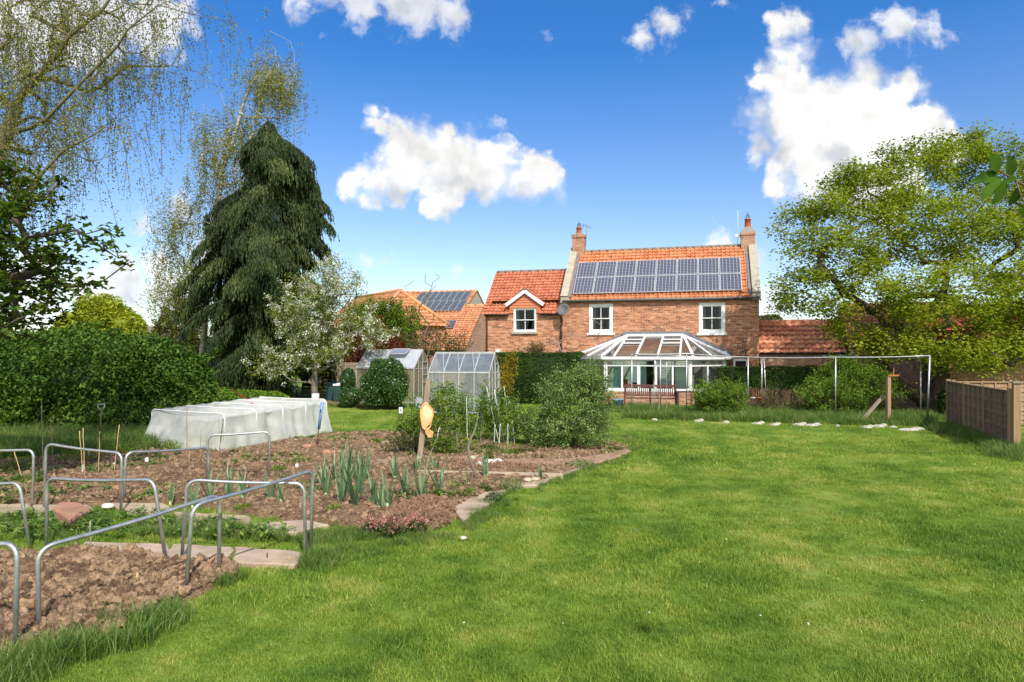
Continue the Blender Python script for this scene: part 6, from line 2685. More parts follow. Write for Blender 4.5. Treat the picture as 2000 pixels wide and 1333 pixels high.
b_ = at(1530, 688, 25.6)
twiggy('low_shrub', 'straggly brown twigged shrub inside the left half of the pipe frame', 'shrub', (b_.x, b_.y, 0),
      [pb(1530, 790, 25.6, 110, 44, 0.6), pb(1500, 780, 25.6, 40, 50, 0.4), pb(1565, 775, 25.6, 40, 50, .4)], 260, 9, 0.055, 'leaf_olive', 37, 0.03, 'twig', 0.09)
b_ = at(1835, 688, 23.5)
shrub('ivy_shrub', 'dark ivy growth at the sycamore foot by the fence', 'shrub', (b_.x, b_.y, 0),
      [pb(1850, 795, 24.2, 30, 70, 0.4), pb(1815, 818, 25.0, 60, 26, .4)], 4500, 0.08, 'leaf_hedge', 0.8, 0.6, 0.35, 2.0, 0.8, 0.4, 38)
b_ = at(1800, 688, 23.6)
# low greenery under the trees
b_ = at(470, 688, 30)
shrub('low_shrub', 'low green growth between the conifer and the white net tunnel', 'shrub', (b_.x, b_.y, 0),
      [pb(430, 775, 29, 90, 34, 0.6), pb(480, 775, 30, 90, 30, 0.6), pb(535, 780, 30, 70, 30, .6)], 5000, 0.10, 'leaf_fresh', 0.6, 0.6,
      0.35, 1.5, 0.75, 0.4, 39)
b_ = at(1045, 688, 32)
twiggy('climbing_shrub', 'pale green climber spreading on the wing wall above the tall hedge', 'climber', tuple(HL(-1.3, -0.5)),
      [pb(1035, 690, 32.8, 60, 22, 0.25), pb(1050, 680, 32.8, 34, 30, .2)], 240, 12, 0.055, 'leaf_olive', 40, 0.02, 'twig_pale', 0.09)


def bare_shrub(label, base, tgt, seed, r=0.03, leaf=None, name='bare_shrub', mat='twig_pale', spread=0.0, cat='shrub'):
    rg = np.random.default_rng(seed)
    base = Vector(base)
    root = plant(name, label, cat, base)
    sk = Skel([(0, 0, 0), (0, 0, 0.4), (0.02, 0, 0.9)], 0.004)
    T = [tuple(at(px, py, base.y + rg.normal(0, 0.2)) - base) for px, py in tgt]
    sk.grow(T, 0.3, 0.3, rg, high_pen=0.8, jit=0.03, min_i=1)
    m = MB()
    sk.mesh(m, r, 0.5, 1.1)
    m.build('stem', mat, root)
    if leaf:
        Tn = np.array(T)
        C = np.repeat(Tn, leaf[1], 0) + rg.normal(0, 0.09, (len(Tn) * leaf[1], 3))
        V, Fq = leaf_geo(C, leaf[2], leaf[2] * 0.6, rg, 0.4)
        leaf_part('foliage', [(V, Fq, rg.uniform(0, 1, len(Fq)))], leaf[0], root)
    return root


rg = np.random.default_rng(50)
b_ = HL(-0.05, -0.55)
tg = [(rg.uniform(1070, 1185), rg.uniform(615, 700)) for _ in range(70)] + [(1165 + rg.normal(0, 20), 690 + rg.normal(0, 10)) for _ in range(12)]
bare_shrub('nearly bare climbing rose spread over the junction of wing and main house', b_, tg, 51, 0.03, ('leaf_olive', 3, 0.05))
b_ = at(822, 688, 35)
b_.z = 0
bare_shrub('thin bare sapling standing up against the barn roof and sky', b_, [(rg.normal(826, 22), rg.uniform(535, 680)) for _ in range(40)] +
           [(831, 535), (790, 560), (845, 552)], 52, 0.05, None, 'sapling', 'twig', cat='tree')
bs = HL(9.0, -0.35)
bare_shrub('dark twiggy climber on the brick beside the side door', (bs.x, bs.y, 0), [(rg.uniform(1425, 1462), rg.uniform(668, 700)) for _ in range(40)], 53, 0.03,
           None, 'bare_climber', 'twig', cat='climber')


# far tree line and hedges that close the horizon
def far_trees():
    rg = np.random.default_rng(60)
    k = 0
    kinds = [('leaf_bush', 'dark green'), ('leaf_fresh', 'fresh green'), ('leaf_olive', 'olive')]
    parts = []
    for i in range(90):
        Y = rg.uniform(110, 170)
        x = rg.uniform(-1.0, 1.0) * Y
        h = rg.uniform(3.2, 5.6)
        if -0.25 * Y < x < 0.85 * Y:
            h = rg.uniform(3, 4.5)
        B = [(x, Y, h * 0.5, rg.uniform(4, 7), 4, h * 0.55), (x + rg.normal(0, 3), Y, h * 0.65, 3.5, 3, h * 0.35)]
        P, U = blob_points(B, 420, rg, 0.7, 0.3, 0.3, i)
        P = P[P[:, 2] > 0]
        V, Fq = leaf_geo(P, 0.9, 0.6, rg, 0.4)
        parts.append((V, Fq, rg.uniform(0, 1, len(Fq))))
        parts += core_mesh(B, 0.85, rg, 2)
    o = leaf_part('woodland', parts, 'leaf_bush', None)
    o['kind'] = 'stuff'


far_trees()
b_ = at(1495, 688, 62)
shrub('far_tree', 'pale green tree top showing just right of the house gable', 'tree', (b_.x, b_.y, 0), [pb(1500, 640, 62, 60, 50, 1.5)], 1800, 0.3,
      'leaf_olive', 0.6, 0.6, 0.4, 0.6, 0.7, 0.4, 61)


# --- the blurred near twig at the right edge
def near_twig():
    rg = np.random.default_rng(70)
    Y = 3.0
    base = at(2120, 400, Y)
    root = plant('leafy_twig', 'close dark twig with broad green leaves hanging in at the right edge', 'branch', base)

    def W(px, py, Yq=Y):
        return at(px, py, Yq) - base
    m = MB()
    m.tube([W(2120, 400), W(2050, 375), W(2000, 362), W(1965, 342), W(1945, 330)], [0.008, 0.007, 0.0055, 0.004, 0.003], 7)
    m.tube([W(2000, 362), W(2010, 340), W(2030, 320)], [0.004, 0.003, 0.002], 6)
    m.tube([W(1985, 355), W(1995, 385), W(2005, 410)], [0.004, 0.003, 0.002], 6)
    m.build('stem', 'twig', root)
    LF = [((1950, 335), (1940, 300), 0.048), ((1948, 340), (1908, 352), 0.036), ((1955, 345), (1922, 385), 0.036), ((1965, 350), (1945, 400), 0.042),
          ((1975, 345), (1975, 308), 0.045), ((1990, 365), (1975, 405), 0.04), ((2005, 340), (2030, 310), 0.04), ((2005, 400), (1998, 425), 0.04),
          ((1985, 350), (1962, 352), 0.034), ((2000, 360), (2024, 385), .045), ((1945, 330), (1930, 345), .03)]
    mb = MB()
    for (p, q, w) in LF:
        a = W(*p, Y + rg.normal(0, 0.02))
        b = W(*q, Y + rg.normal(0, 0.04))
        d = (b - a)
        w *= 1.5
        s = d.cross(Vector((rg.normal(0, .3), -1, rg.normal(0, .3)))).normalized()
        nrm_ = s.cross(d).normalized()
        pr = [(0, 0.05), (0.2, 0.7), (0.45, 1.0), (0.7, 0.8), (0.9, 0.35), (1.0, 0.02)]
        vs = []
        for t, k in pr:
            c_ = a + d * t + nrm_ * (-0.15 * d.length * t * t)
            vs += [c_ - s * w / 2 * k + nrm_ * 0.005 * k, c_ - nrm_ * 0.002, c_ + s * w / 2 * k + nrm_ * 0.005 * k]
        fs = []
        for i in range(len(pr) - 1):
            o = 3 * i
            fs += [(o, o + 1, o + 4, o + 3), (o + 1, o + 2, o + 5, o + 4)]
        mb.add(vs, fs, True)
    o = mb.build('foliage', 'leaf_twig', root)
    a = o.data.attributes.new('rnd', 'FLOAT', 'FACE')
    a.data.foreach_set('value', np.full(len(o.data.polygons), 0.35, dtype=np.float32))


near_twig()
# ============================================================= garden things
# galvanised hoops
def hoop(fa, fb, ta, tb, label, r=0.021):
    """fa/fb foot pixels on the ground, ta/tb pixels of the top corners (taken over the feet)"""
    A, B = G(*fa), G(*fb)
    TA, TB = at(ta[0], ta[1], A.y), at(tb[0], tb[1], B.y)
    root = None
    m = MB()
    r = 0.019
    A2, B2 = A - Vector((0, 0, 0.05)), B - Vector((0, 0, 0.05))
    d = (TB - TA)
    L = d.length
    c = min(0.13, L * 0.2)
    dn = d.normalized()
    ua = (A2 - TA).normalized()
    ub = (B2 - TB).normalized()
    pts = [A2, TA + ua * (c + 0.1), TA + ua * c]
    for k in range(1, 6):
        t = k / 6
        p0, p1, p2 = TA + ua * c, TA, TA + dn * c
        pts.append(p0 * (1 - t) ** 2 + p1 * 2 * t * (1 - t) + p2 * t * t)
    pts.append(TA + dn * c)
    for k in range(1, 5):
        t = k / 5
        pts.append((TA + dn * c).lerp(TB - dn * c, t) - Vector((0, 0, 0.02 * L * t * (1 - t) * 2)))
    for k in range(0, 7):
        t = k / 6
        p0, p1, p2 = TB - dn * c, TB, TB + ub * c
        if k:
            pts.append(p0 * (1 - t) ** 2 + p1 * 2 * t * (1 - t) + p2 * t * t)
    pts += [TB + ub * (c + 0.1), B2]
    o0 = A.copy()
    m.tube([p - o0 for p in pts], r, 12)
    o = m.build('hoop', 'galvanised')
    o.location = o0
    return tag(o, label, 'hoop', 'bent steel hoops over the vegetable beds')


hoop((-260, 1250), (29, 1290), (-230, 1050), (34, 1063), 'nearest steel hoop, cut off by the bottom left corner, only its right leg in view')
hoop((76, 1245), (427, 1132), (74, 1072), (430, 965), 'long slanting steel hoop over the front dug bed, nearest whole one')
hoop((362, 1165), (607, 1080), (376, 988), (611, 918), 'steel hoop with curved rising bar at the right end of the front bed')
hoop((354, 1102), (597, 1094), (366, 938), (594, 944), 'steel hoop with level top just behind the curved one')
hoop((90, 1072), (327, 1102), (92, 935), (300, 937), 'steel hoop with one leg splayed outward beside the red flat stone')
hoop((-160, 1060), (60, 1074), (-150, 950), (38, 943), 'steel hoop at the left edge with its right leg leaning out')
hoop((86, 998), (236, 1008), (90, 867), (238, 885), 'steel hoop over the chippings behind the canes, left of centre')
hoop((-150, 990), (63, 994), (-140, 878), (66, 879), 'steel hoop at the left edge in the second row, level top')
hoop((243, 985), (406, 955), (246, 884), (408, 874), 'low steel hoop between the chippings and small leeks')
hoop((404, 945), (525, 940), (406, 851), (527, 843), 'farthest steel hoop in front of the white net tunnel')


# white net tunnel over white hoops
def tunnel():
    A, Bc, C = G(437, 882), G(298, 868), G(636, 845)
    D = Bc + (C - A) * 0.97
    root = thing('net_tunnel', 'white netting stretched over a long boxy tunnel of hoops beside the dug soil', 'net tunnel', A, 0)
    hA, hB, hC, hD = 0.86, 0.93, 0.93, 0.95
    n_u, n_t = 80, 90
    rg = np.random.default_rng(80)
    ribs = [0, 0.27, 0.52, 0.76, 1.0]

    def P(u, t):
        # t 0..1 around: 0-.3 near side up, .3-.7 across, .7-1 far side down
        lo = A.lerp(C, u)
        hi = Bc.lerp(D, u)
        hh = hA + (hC - hA) * u
        w = (hi - lo)
        wn = w.normalized()
        drib = min(abs(u - r) for r in ribs)
        sag = min(1.0, drib / 0.12)
        if t < 0.3:
            s = t / 0.3
            out = 0.16 * (1 - s) ** 1.6 + 0.02
            p = lo - wn * (out - 0.03 * sag * math.sin(s * 3.1)) + Vector((0, 0, hh * s))
            ph = u * 46 + 1.5 * math.sin(u * 9)
            p -= wn * (0.05 * math.sin(ph) * (0.4 + vnoise(np.array([u * 7]), np.array([2.0]), seed=3)[0]) * (1 - 0.6 * s) + 0.11 * (vnoise(np.array([u * 14 + s * 2]), np.array([s * 2.5]), seed=4)[0] - .5)) * sag
            p.z -= 0.085 * sag * s
            p -= (C - A).normalized() * 0.30 * max(0, 1 - u / 0.05) * (1 - s) ** 1.3
            p += (C - A).normalized() * 0.12 * max(0, 1 - (1 - u) / 0.05) * (1 - s) ** 1.3
        elif t < 0.7:
            s = (t - 0.3) / 0.4
            h2 = hh + (0.02) * s
            p = lo.lerp(hi, s) + Vector((0, 0, h2 - (0.17 * sag * math.sin(math.pi * s) + 0.085 * sag)))
            p.z += (0.014 * math.sin(s * 19 + u * 30) + 0.10 * (vnoise(np.array([u * 11]), np.array([s * 4]), seed=8)[0] - 0.5)) * sag
        else:
            s = (t - 0.7) / 0.3
            p = hi + wn * (0.16 * s ** 1.6) + Vector((0, 0, hh * (1 - s)))
        p.z += 0.01 * math.sin(u * 60 + t * 20)
        return p - A
    V = []
    for i in range(n_u + 1):
        for j in range(n_t + 1):
            p = P(i / n_u, j / n_t)
            V.append((p.x, p.y, max(0.03, p.z)))
    m = MB()
    fs = [(i * (n_t + 1) + j, i * (n_t + 1) + j + 1, (i + 1) * (n_t + 1) + j + 1, (i + 1) * (n_t + 1) + j) for i in range(n_u) for j in
          range(n_t)]
    m.add(V, fs, True)
    # ends
    for u, sgn in ((0.0, -1), (1.0, 1)):
        la = (C - A).normalized() * sgn
        rows = 22
        cols = 40
        Vv = []
        for i in range(rows + 1):
            s = i / rows
            for j in range(cols + 1):
                t = j / cols
                lo = A.lerp(C, u)
                hi = Bc.lerp(D, u)
                wn = (hi - lo).normalized()
                base = lo.lerp(hi, t) + wn * (0.16 * (1 - s) ** 1.6) * (2 * t - 1)
                p = base - A + Vector((0, 0, (hA if u == 0 else hC) * s - 0.10 * s * math.sin(math.pi * t) * s))
                p += la * (0.30 * (1 - s) ** 1.3 + 0.035 * math.sin(t * 22 + 2 * s) * (1 - s * 0.6)) * (1 if u == 0 else 0.4)
                Vv.append((p.x, p.y, max(0.03, p.z)))
        m.add(Vv, [(i * (cols + 1) + j, i * (cols + 1) + j + 1, (i + 1) * (cols + 1) + j + 1, (i + 1) * (cols + 1) + j) for i in
                   range(rows) for j in range(cols)], True)
    m.build('netting', 'mesh_net', root)
    for k, u in enumerate(ribs):
        lo, hi = A.lerp(C, u) - A, Bc.lerp(D, u) - A
        wn = (hi - lo).normalized()
        hh = hA + (hC - hA) * u
        c = 0.10
        z = Vector((0, 0, 1))
        pts = [lo - wn * 0.03, lo - wn * 0.03 + z * (hh - c), lo - wn * 0.03 + z * (hh - c * .3) + wn * c * .25, lo + wn * (c - 0.03) + z * (hh + .015),
               lo.lerp(hi, 0.5) + z * (hh - 0.0), hi - wn * (c - .03) + z * (hh + .015), hi + wn * 0.03 + z * (hh - c * .3) - wn * c * .25,
               hi + wn * 0.03 + z * (hh - c), hi + wn * .03]
        q = MB()
        q.tube(pts, 0.014, 8)
        q.build('hoop', 'white_paint', root)
    return A, C


tA, tC = tunnel()
m = MB()
p0, p1 = at(455, 762, 22.0), at(498, 792, 19.0)
m.tube([p0 - p0, p1 - p0], 0.018, 8)
m.tube([Vector((0, 0, 0)), (p0 - p1).normalized() * 0.08], 0.024, 8)
o = m.build('red_pole', 'red_metal')
o.location = p0
tag(o, 'thin red pole leaning on top of the white net tunnel', 'pole')
# tool with pale blue shaft at the tunnel's right end
b = G(618, 878)
t_ = thing('garden_tool', 'dark pointed iron tool with pale blue sleeve stuck in the soil by the net tunnel', 'garden tool', b, 0)
m = MB()
top = at(629, 786, b.y) - b
m.tube([Vector((0, 0, -0.05)), top * 0.45], [0.006, 0.014], 8)
m.build('spike', 'rust', t_)
m = MB()
m.tube([top * 0.43, top], [0.035, 0.04], 10)
m.build('sleeve', 'blue_plastic', t_)
m = MB()
m.tube([top * 0.78 + Vector((0, -.04, 0)), top * 0.86 + Vector((0, -.04, 0))], 0.012, 6)
m.build('handle', 'black_plastic', t_)

# spade standing in the soil
b = G(196, 880)
sp = thing('spade', 'old spade standing upright in the soil, metal D handle, rusty blade', 'spade', b, 0.15)
hz = (at(203, 790, b.y) - b).z
m = MB()
m.add([(-0.10, -0.005, 0.02), (0.10, -0.005, 0.02), (0.105, 0.0, 0.30), (-0.105, 0.0, 0.30), (-0.10, 0.012, 0.02), (0.10, 0.012, 0.02),
       (0.105, 0.012, 0.30), (-0.105, 0.012, 0.30)], [(0, 1, 2, 3), (7, 6, 5, 4), (0, 4, 5, 1), (1, 5, 6, 2), (2, 6, 7, 3), (3, 7, 4, 0)])
m.build('blade', 'rust', sp)
m = MB()
m.tube([(0, 0.005, 0.22), (0.005, 0.0, 0.6), (0.02, 0, hz - 0.14)], [0.022, 0.018, 0.017], 8)
m.build('shaft', 'bark_dark', sp)
m = MB()
m.tube([(0.02, 0, hz - 0.16), (-0.05, 0, hz - 0.07), (-0.06, 0, hz), (0.10, 0, hz), (0.09, 0, hz - 0.07), (0.02, 0, hz - 0.16)], 0.010, 6)
m.build('handle', 'galvanised', sp)


# canes
def cane(foot, top, label, mat='cane', r=0.007, dy=0.0, group='bamboo canes standing in the soil'):
    b = G(*foot)
    t = at(top[0], top[1], b.y + dy) - b
    m = MB()
    n = 6
    pts = [Vector((0, 0, -0.04))] + [t * (k / n) + Vector((0.004 * math.sin(k * 2.3), 0, 0)) for k in range(1, n + 1)]
    m.tube(pts, r, 6)
    for k in range(1, n):
        m.tube([pts[k] - t.normalized() * 0.004, pts[k] + t.normalized() * 0.004], r * 1.35, 6)
    o = m.build('bamboo_cane', mat)
    o.location = b
    return tag(o, label, 'cane', group)


cane((85, 930), (81, 783), 'tallest cane, weathered pale, leftmost before the big bush', 'twig_pale', 0.010)
cane((105, 915), (98, 815), 'thin greenish cane beside the tallest one', 'old_wood')
cane((45, 940), (27, 880), 'short leaning cane near the left edge behind the hoop')
cane((163, 935), (155, 842), 'left cane of the crossing pair behind the splayed hoop')
cane((166, 938), (162, 836), 'right cane of the crossing pair behind the splayed hoop')
cane((192, 930), (195, 843), 'upright cane between the crossing pair and leaning one')
cane((222, 930), (233, 830), 'cane leaning right beside the spade')
cane((365, 920), (365, 800), 'orange cane in front of the tunnel corner', 'timber_orange', 0.006)
cane((370, 912), (370, 865), 'short cane close to the orange one at the tunnel corner')
cane((390, 905), (393, 838), 'thin brown cane against the white netting', 'old_wood', 0.006)
cane((430, 884), (427, 808), 'pale cane at the fold of the white netting', 'pale_wood')
cane((178, 1090), (176, 1018), 'short dark stub of cane on the near path', 'twig_pale', 0.008)
cane((268, 1165), (268, 1120), 'short thick stub in the front dug bed', 'cane', 0.011)
cane((565, 1105), (565, 1088), 'tiny stub at the right end of the near path', 'cane', 0.007)
cane((522, 1100), (522, 1080), 'tiny dark stub on the pale slab edge', 'twig', 0.007)


# plant labels
def label_tag(foot, top, size, lab):
    b = G(*foot)
    r = thing('plant_label', lab, 'plant label', b, 0, 'pale plant labels in the vegetable bed')
    t = at(top[0], top[1], b.y) - b
    m = MB()
    m.tube([(0, 0, -0.02), t], 0.004, 5)
    m.build('stem', 'twig_pale', r)
    m = MB()
    w, h = size
    pts = [(-w * .5, 0, -h * .5), (w * .3, 0.01, -h * .55), (w * .5, -.01, h * .1), (w * .15, 0.012, h * .5), (-w * .4, 0, h * .35)]
    pts = [Vector(p) + t for p in pts]
    bk = [p + Vector((0, 0.004, 0)) for p in pts]
    m.add(pts + bk, [(0, 1, 2, 3, 4), (9, 8, 7, 6, 5)] + [(i, (i + 1) % 5, 5 + (i + 1) % 5, 5 + i) for i in range(5)])
    m.build('card', 'white_label', r)
    return r


label_tag((165, 932), (162, 915), (0.045, 0.14), 'long narrow pale label at the crossing canes')
label_tag((173, 905), (173, 885), (0.04, 0.11), 'narrow pale label just behind the crossing canes')
label_tag((223, 922), (223, 908), (0.08, 0.09), 'crumpled pale label on the cane leaning right')
label_tag((287, 912), (287, 898), (0.08, 0.09), 'pale label in the bare soil right of the canes')
label_tag((580, 920), (580, 910), (0.07, 0.10), 'pale label at the edge of the leek rows')

# small electric fence / sign stake on the back lawn
b = G(784, 872)
sg = thing('sign_stake', 'small white tag on a dark wire stake at the bed edge', 'sign', b, 0)
t = at(783, 806, b.y) - b
m = MB()
m.tube([(0, 0, -0.03), (t.x, 0, t.z * .6), t], 0.008, 6)
m.build('stake', 'twig', sg)
m = MB()
m.box(t.x - 0.045, t.x + 0.045, -0.02, 0.02, t.z - 0.02, t.z + 0.13)
m.build('card', 'white_label', sg)
m = MB()
m.box(t.x - 0.02, t.x + 0.02, -0.024, -0.021, t.z + 0.03, t.z + 0.05)
m.box(t.x - 0.015, t.x + 0.015, -0.024, -0.021, t.z + 0.065, t.z + 0.085)
m.build('marking', 'grey_plastic', sg)

# post with the orange sun hat
b = G(819, 900)
Yp = b.y
ps = thing('wooden_post', 'leaning grey timber post with the orange hat hung on it', 'post', b, 0)
t = at(838, 740, Yp) - b
m = MB()
m.beam((0, 0, -0.05), t, 0.11, 0.09, up=(0, 1, 0))
m.build('shaft', 'old_wood', ps)
hc = at(834, 812, Yp) + Vector((0, -0.10, 0))
ht = thing('sun_hat', 'floppy orange sun hat hanging on the leaning grey post', 'hat', hc, 0)
# the brim faces the camera, hanging edge-on folded; crown behind is squashed on the post
m = MB()
n = 36
k_ = Yp / F
rings = [0.0, 0.45, 0.8, 1.0]
vs = []
for ri, rr in enumerate(rings):
    for k in range(n):
        a = 2 * math.pi * k / n
        wob = 1 + 0.07 * math.sin(3 * a + 1) + 0.03 * math.sin(7 * a)
        vs.append((rr * 11.5 * k_ * math.cos(a) * wob + 0.02 * math.sin(a), -0.06 * (1 - rr * rr) - 0.005,
                   rr * 23 * k_ * math.sin(a) * wob))
m.add(vs, [(i * n + k, i * n + (k + 1) % n, (i + 1) * n + (k + 1) % n, (i + 1) * n + k) for i in range(3) for k in range(n)], True)
m.build('crown', 'apricot_cloth', ht)
m = MB()
vs = []
prof = [(0.93, -0.015), (1.03, -0.035), (1.10, -0.03), (1.13, 0.0), (1.10, 0.05), (1.0, 0.06)]
for rr, dy in prof:
    for k in range(n):
        a = 2 * math.pi * k / n
        wob = 1 + 0.07 * math.sin(3 * a + 1) + 0.05 * math.sin(5 * a)
        sx = 11.5 * k_ * math.cos(a) * wob * rr
        sz = 23 * k_ * math.sin(a) * wob * rr
        if math.sin(a) < -0.6:
            sz -= 0.06 * (-math.sin(a) - 0.6)
            sx += 0.05 * (-math.sin(a) - 0.6)
        vs.append((sx, dy + 0.006 * math.sin(5 * a), sz))
m.add(vs, [(i * n + k, i * n + (k + 1) % n, (i + 1) * n + (k + 1) % n, (i + 1) * n + k) for i in range(5) for k in range(n)], True)
m.build('brim', 'orange_cloth', ht)
m = MB()
m.add([Vector(p) for p in [(-0.03, -.03, -0.27), (0.08, -.05, -0.28), (0.15, -.03, -0.33), (0.13, -.02, -0.44), (0.05, -.04, -0.45), (-.01, -.03, -.36)]],
      [(0, 1, 2, 3, 4, 5)])
m.build('flap', 'orange_cloth', ht)

# curved stick
b = G(931, 942)
m = MB()
pp = [(931, 942), (926, 920), (917, 895), (914, 875), (919, 858), (927, 842), (932, 822), (934, 805)]
m.tube([at(x, y, b.y) - b if i else Vector((0, 0, -0.03)) for i, (x, y) in enumerate(pp)], [.022, .022, .025, .026, .022, .017, .012, .008], 8)
o = m.build('curved_stick', 'bark_grey')
o.location = b
tag(o, 'pale crooked stick propped upright beside the edging board', 'stick')
b = G(912, 872)
m = MB()
m.rock((0, 0, 0.0), (0.055, 0.055, 0.06), 3, 3)
o = m.build('garden_ball', 'ball_yellow')
o.location = (b.x, b.y, 0.16)
tag(o, 'small yellowish ball caught at the crooked stick', 'ball')


# leeks
def leek(px, py, ht_px, lab, seed, n=8, spread=0.5, grp='leeks standing in the bed'):
    rg = np.random.default_rng(seed)
    b = G(px, py)
    hgt = ht_px / F * b.y
    root = thing('leek', lab, 'leek', b, rg.uniform(0, 6), grp)
    m = MB()
    m.tube([(0, 0, -0.01), (0, 0, 0.10)], [0.020, 0.018], 8)
    m.build('stem', 'leek_stem', root)
    V, Fq, R = [], [], []
    for k in range(n):
        sd = 1 if k % 2 else -1
        sg_ = 9
        L = hgt * rg.uniform(0.75, 1.15)
        lean = rg.uniform(0.08, 0.65) * spread
        wd = rg.uniform(0.028, 0.046)
        az = rg.normal(0, 0.5)
        fl = rg.uniform(0.0, 1.0) ** 2
        o = len(V)
        for s in range(sg_ + 1):
            t = s / sg_
            x = sd * (lean * L * t + 0.22 * L * fl * max(0, t - 0.55) ** 1.5 * 4)
            z = 0.06 + L * t - fl * L * 1.4 * max(0, t - 0.55) ** 1.7
            y = 0.03 * math.sin(k * 2 + t * 2)
            w_ = wd * (0.55 + 0.45 * math.sin(math.pi * min(1, t * 1.15 + .25))) * (1 - t ** 4) + 0.001
            c_ = Vector((x, y, z))
            R_ = Matrix.Rotation(az, 3, 'Z')
            for e in (-1, 0, 1):
                q = R_ @ (c_ + Vector((0.35 * abs(e) * w_ * 0.5 * sd, e * w_ * 0.5, 0)))
                V.append(tuple(q))
        rr = rg.uniform(0, 1)
        for s in range(sg_):
            for e in (0, 1):
                i = o + 3 * s + e
                Fq.append((i, i + 1, i + 4, i + 3))
                R.append(rr)
    np_mesh('leaf', np.array(V), np.array(Fq), 'leaf_leek', root, rnd=np.array(R), smooth=True)
    return root


LK = [(636, 974, 62), (631, 955, 58), (655, 947, 75), (668, 990, 95), (680, 965, 105), (693, 998, 118), (712, 950, 85), (700, 975, 90), (728, 992, 70),
      (757, 996, 80), (771, 941, 58), (790, 975, 72), (822, 981, 105), (858, 972, 80), (333, 990, 46), (376, 996, 55), (409, 982, 62), (446, 977, 66),
      (474, 980, 64), (530, 983, 60), (549, 988, 46), (600, 984, 74), (668, 935, 60), (742, 1000, 60), (1055, 942, 30), (948, 938, 55), (915, 955, 40),
      (720, 925, 46), (812, 925, 40), (850, 925, 34)]
desc = ['short leek', 'slim leek', 'tall leek', 'broad leaved leek', 'leaning leek']
order = sorted(range(len(LK)), key=lambda i: LK[i][0])
for rank, i in enumerate(order):
    px, py, hp = LK[i]
    if px < 560:
        grp = 'leeks in the front row behind the hoops'
    else:
        grp = 'leeks in the main clump by the lawn end of the bed'
    pos = ['%s leek from the left in the leek bed' % w_ for w_ in
           'first second third fourth fifth sixth seventh eighth ninth tenth eleventh twelfth thirteenth fourteenth fifteenth sixteenth seventeenth '
           'eighteenth nineteenth twentieth twenty-first twenty-second twenty-third twenty-fourth twenty-fifth twenty-sixth twenty-seventh '
           'twenty-eighth twenty-ninth thirtieth'.split()][rank]
    size_ = 'small' if hp < 50 else ('tall' if hp > 85 else 'mid-sized')
    where = 'behind the hoops' if px < 560 else ('in the dense clump' if px < 800 else 'at the sparse lawn end')
    leek(px, py, hp, '%s leek %s, %s' % (size_, where, pos.replace(' leek', '').replace(' in the leek bed', ' of all leeks')), 100 + i, 8 + (hp > 80) * 4 - (hp < 50) * 3, 0.75, grp)


# raspberry canes and stakes: every clump a plant of its own
def cane_plant(px, py, top, wpx, seed, lab, mat='leaf_fresh', nst=6, nlf=1500, ls=0.055):
    rg = np.random.default_rng(seed)
    b = G(px, py)
    root = plant('berry_plant', lab, 'fruit plant', b, 'berry canes trained on stakes')
    hz = H + (HOR - top) / F * b.y
    hw = wpx / 2 / F * b.y
    m = MB()
    C = []
    for k in range(nst):
        p = Vector((rg.normal(0, hw * 0.35), rg.normal(0, 0.15), 0))
        lean = Vector((rg.normal(0, hw * 0.45), rg.normal(0, 0.15), 0))
        L = hz * rg.uniform(0.65, 1.05)
        pts = []
        for s in range(7):
            t = s / 6
            q = p + lean * t ** 1.5 + Vector((0.02 * math.sin(s + k), 0, L * t))
            pts.append(q)
        m.tube(pts, [0.007 - 0.0007 * s for s in range(7)], 5, cap=False)
        for s in range(int(nlf / nst / 8)):
            t = 0.18 + 0.82 * rg.uniform() ** 0.8
            q = p + lean * t ** 1.5 + Vector((0, 0, L * t))
            q += Vector((rg.normal(0, 0.10), rg.normal(0, 0.10), rg.normal(0, 0.04)))
            for _ in range(8):
                C.append((q.x + rg.normal(0, 0.035), q.y + rg.normal(0, 0.035), q.z + rg.normal(0, 0.03)))
    m.build('stem', 'twig_pale', root)
    C = np.array(C)
    C = C[C[:, 2] > 0.03]
    V, Fq = leaf_geo(C, ls, ls * 0.62, rg, 0.5)
    leaf_part('foliage', [(V, Fq, rg.uniform(0, 1, len(Fq)))], mat, root)


CP = [(805, 872, 800, 50, 'berry plant left of the hat post, low and bushy', 'leaf_fresh'), (850, 885, 738, 46, 'tall berry plant just right of the hat post', 'leaf_fresh'),
      (862, 868, 740, 40, 'narrow tall berry plant behind the hat', 'leaf_fresh'), (890, 880, 745, 50, 'tall bushy berry plant between hat and crooked stick', 'leaf_fresh'),
      (905, 862, 760, 50, 'berry plant behind the crooked stick', 'leaf_fresh'), (935, 868, 742, 46, 'pointed tall berry plant right of the crooked stick', 'leaf_fresh'),
      (960, 862, 760, 46, 'middling berry plant left of the stakes', 'leaf_fresh'), (985, 866, 765, 50, 'berry plant among the leaning white stakes', 'leaf_fresh'),
      (1010, 862, 780, 50, 'grey green berry plant beside the apple bush', 'leaf_grey_green'), (1035, 868, 790, 46, 'lowest berry plant touching the apple bush', 'leaf_grey_green'),
      (875, 890, 850, 80, 'low leafy mound at the foot of the hat post', 'leaf_fresh'), (790, 890, 845, 50, 'low leafy mound left of the hat post', 'leaf_olive'),
      (1062, 880, 830, 50, 'low grey green growth under the apple bush', 'leaf_grey_green'), (820, 880, 790, 40, 'berry plant close behind the hat post', 'leaf_fresh')]
for i, (px, py, tp, w_, lb, mt) in enumerate(CP):
    cane_plant(px, py, tp, w_, 200 + i, lb, mt, 6 if tp < 840 else 9, 1500 if tp < 840 else 1200)
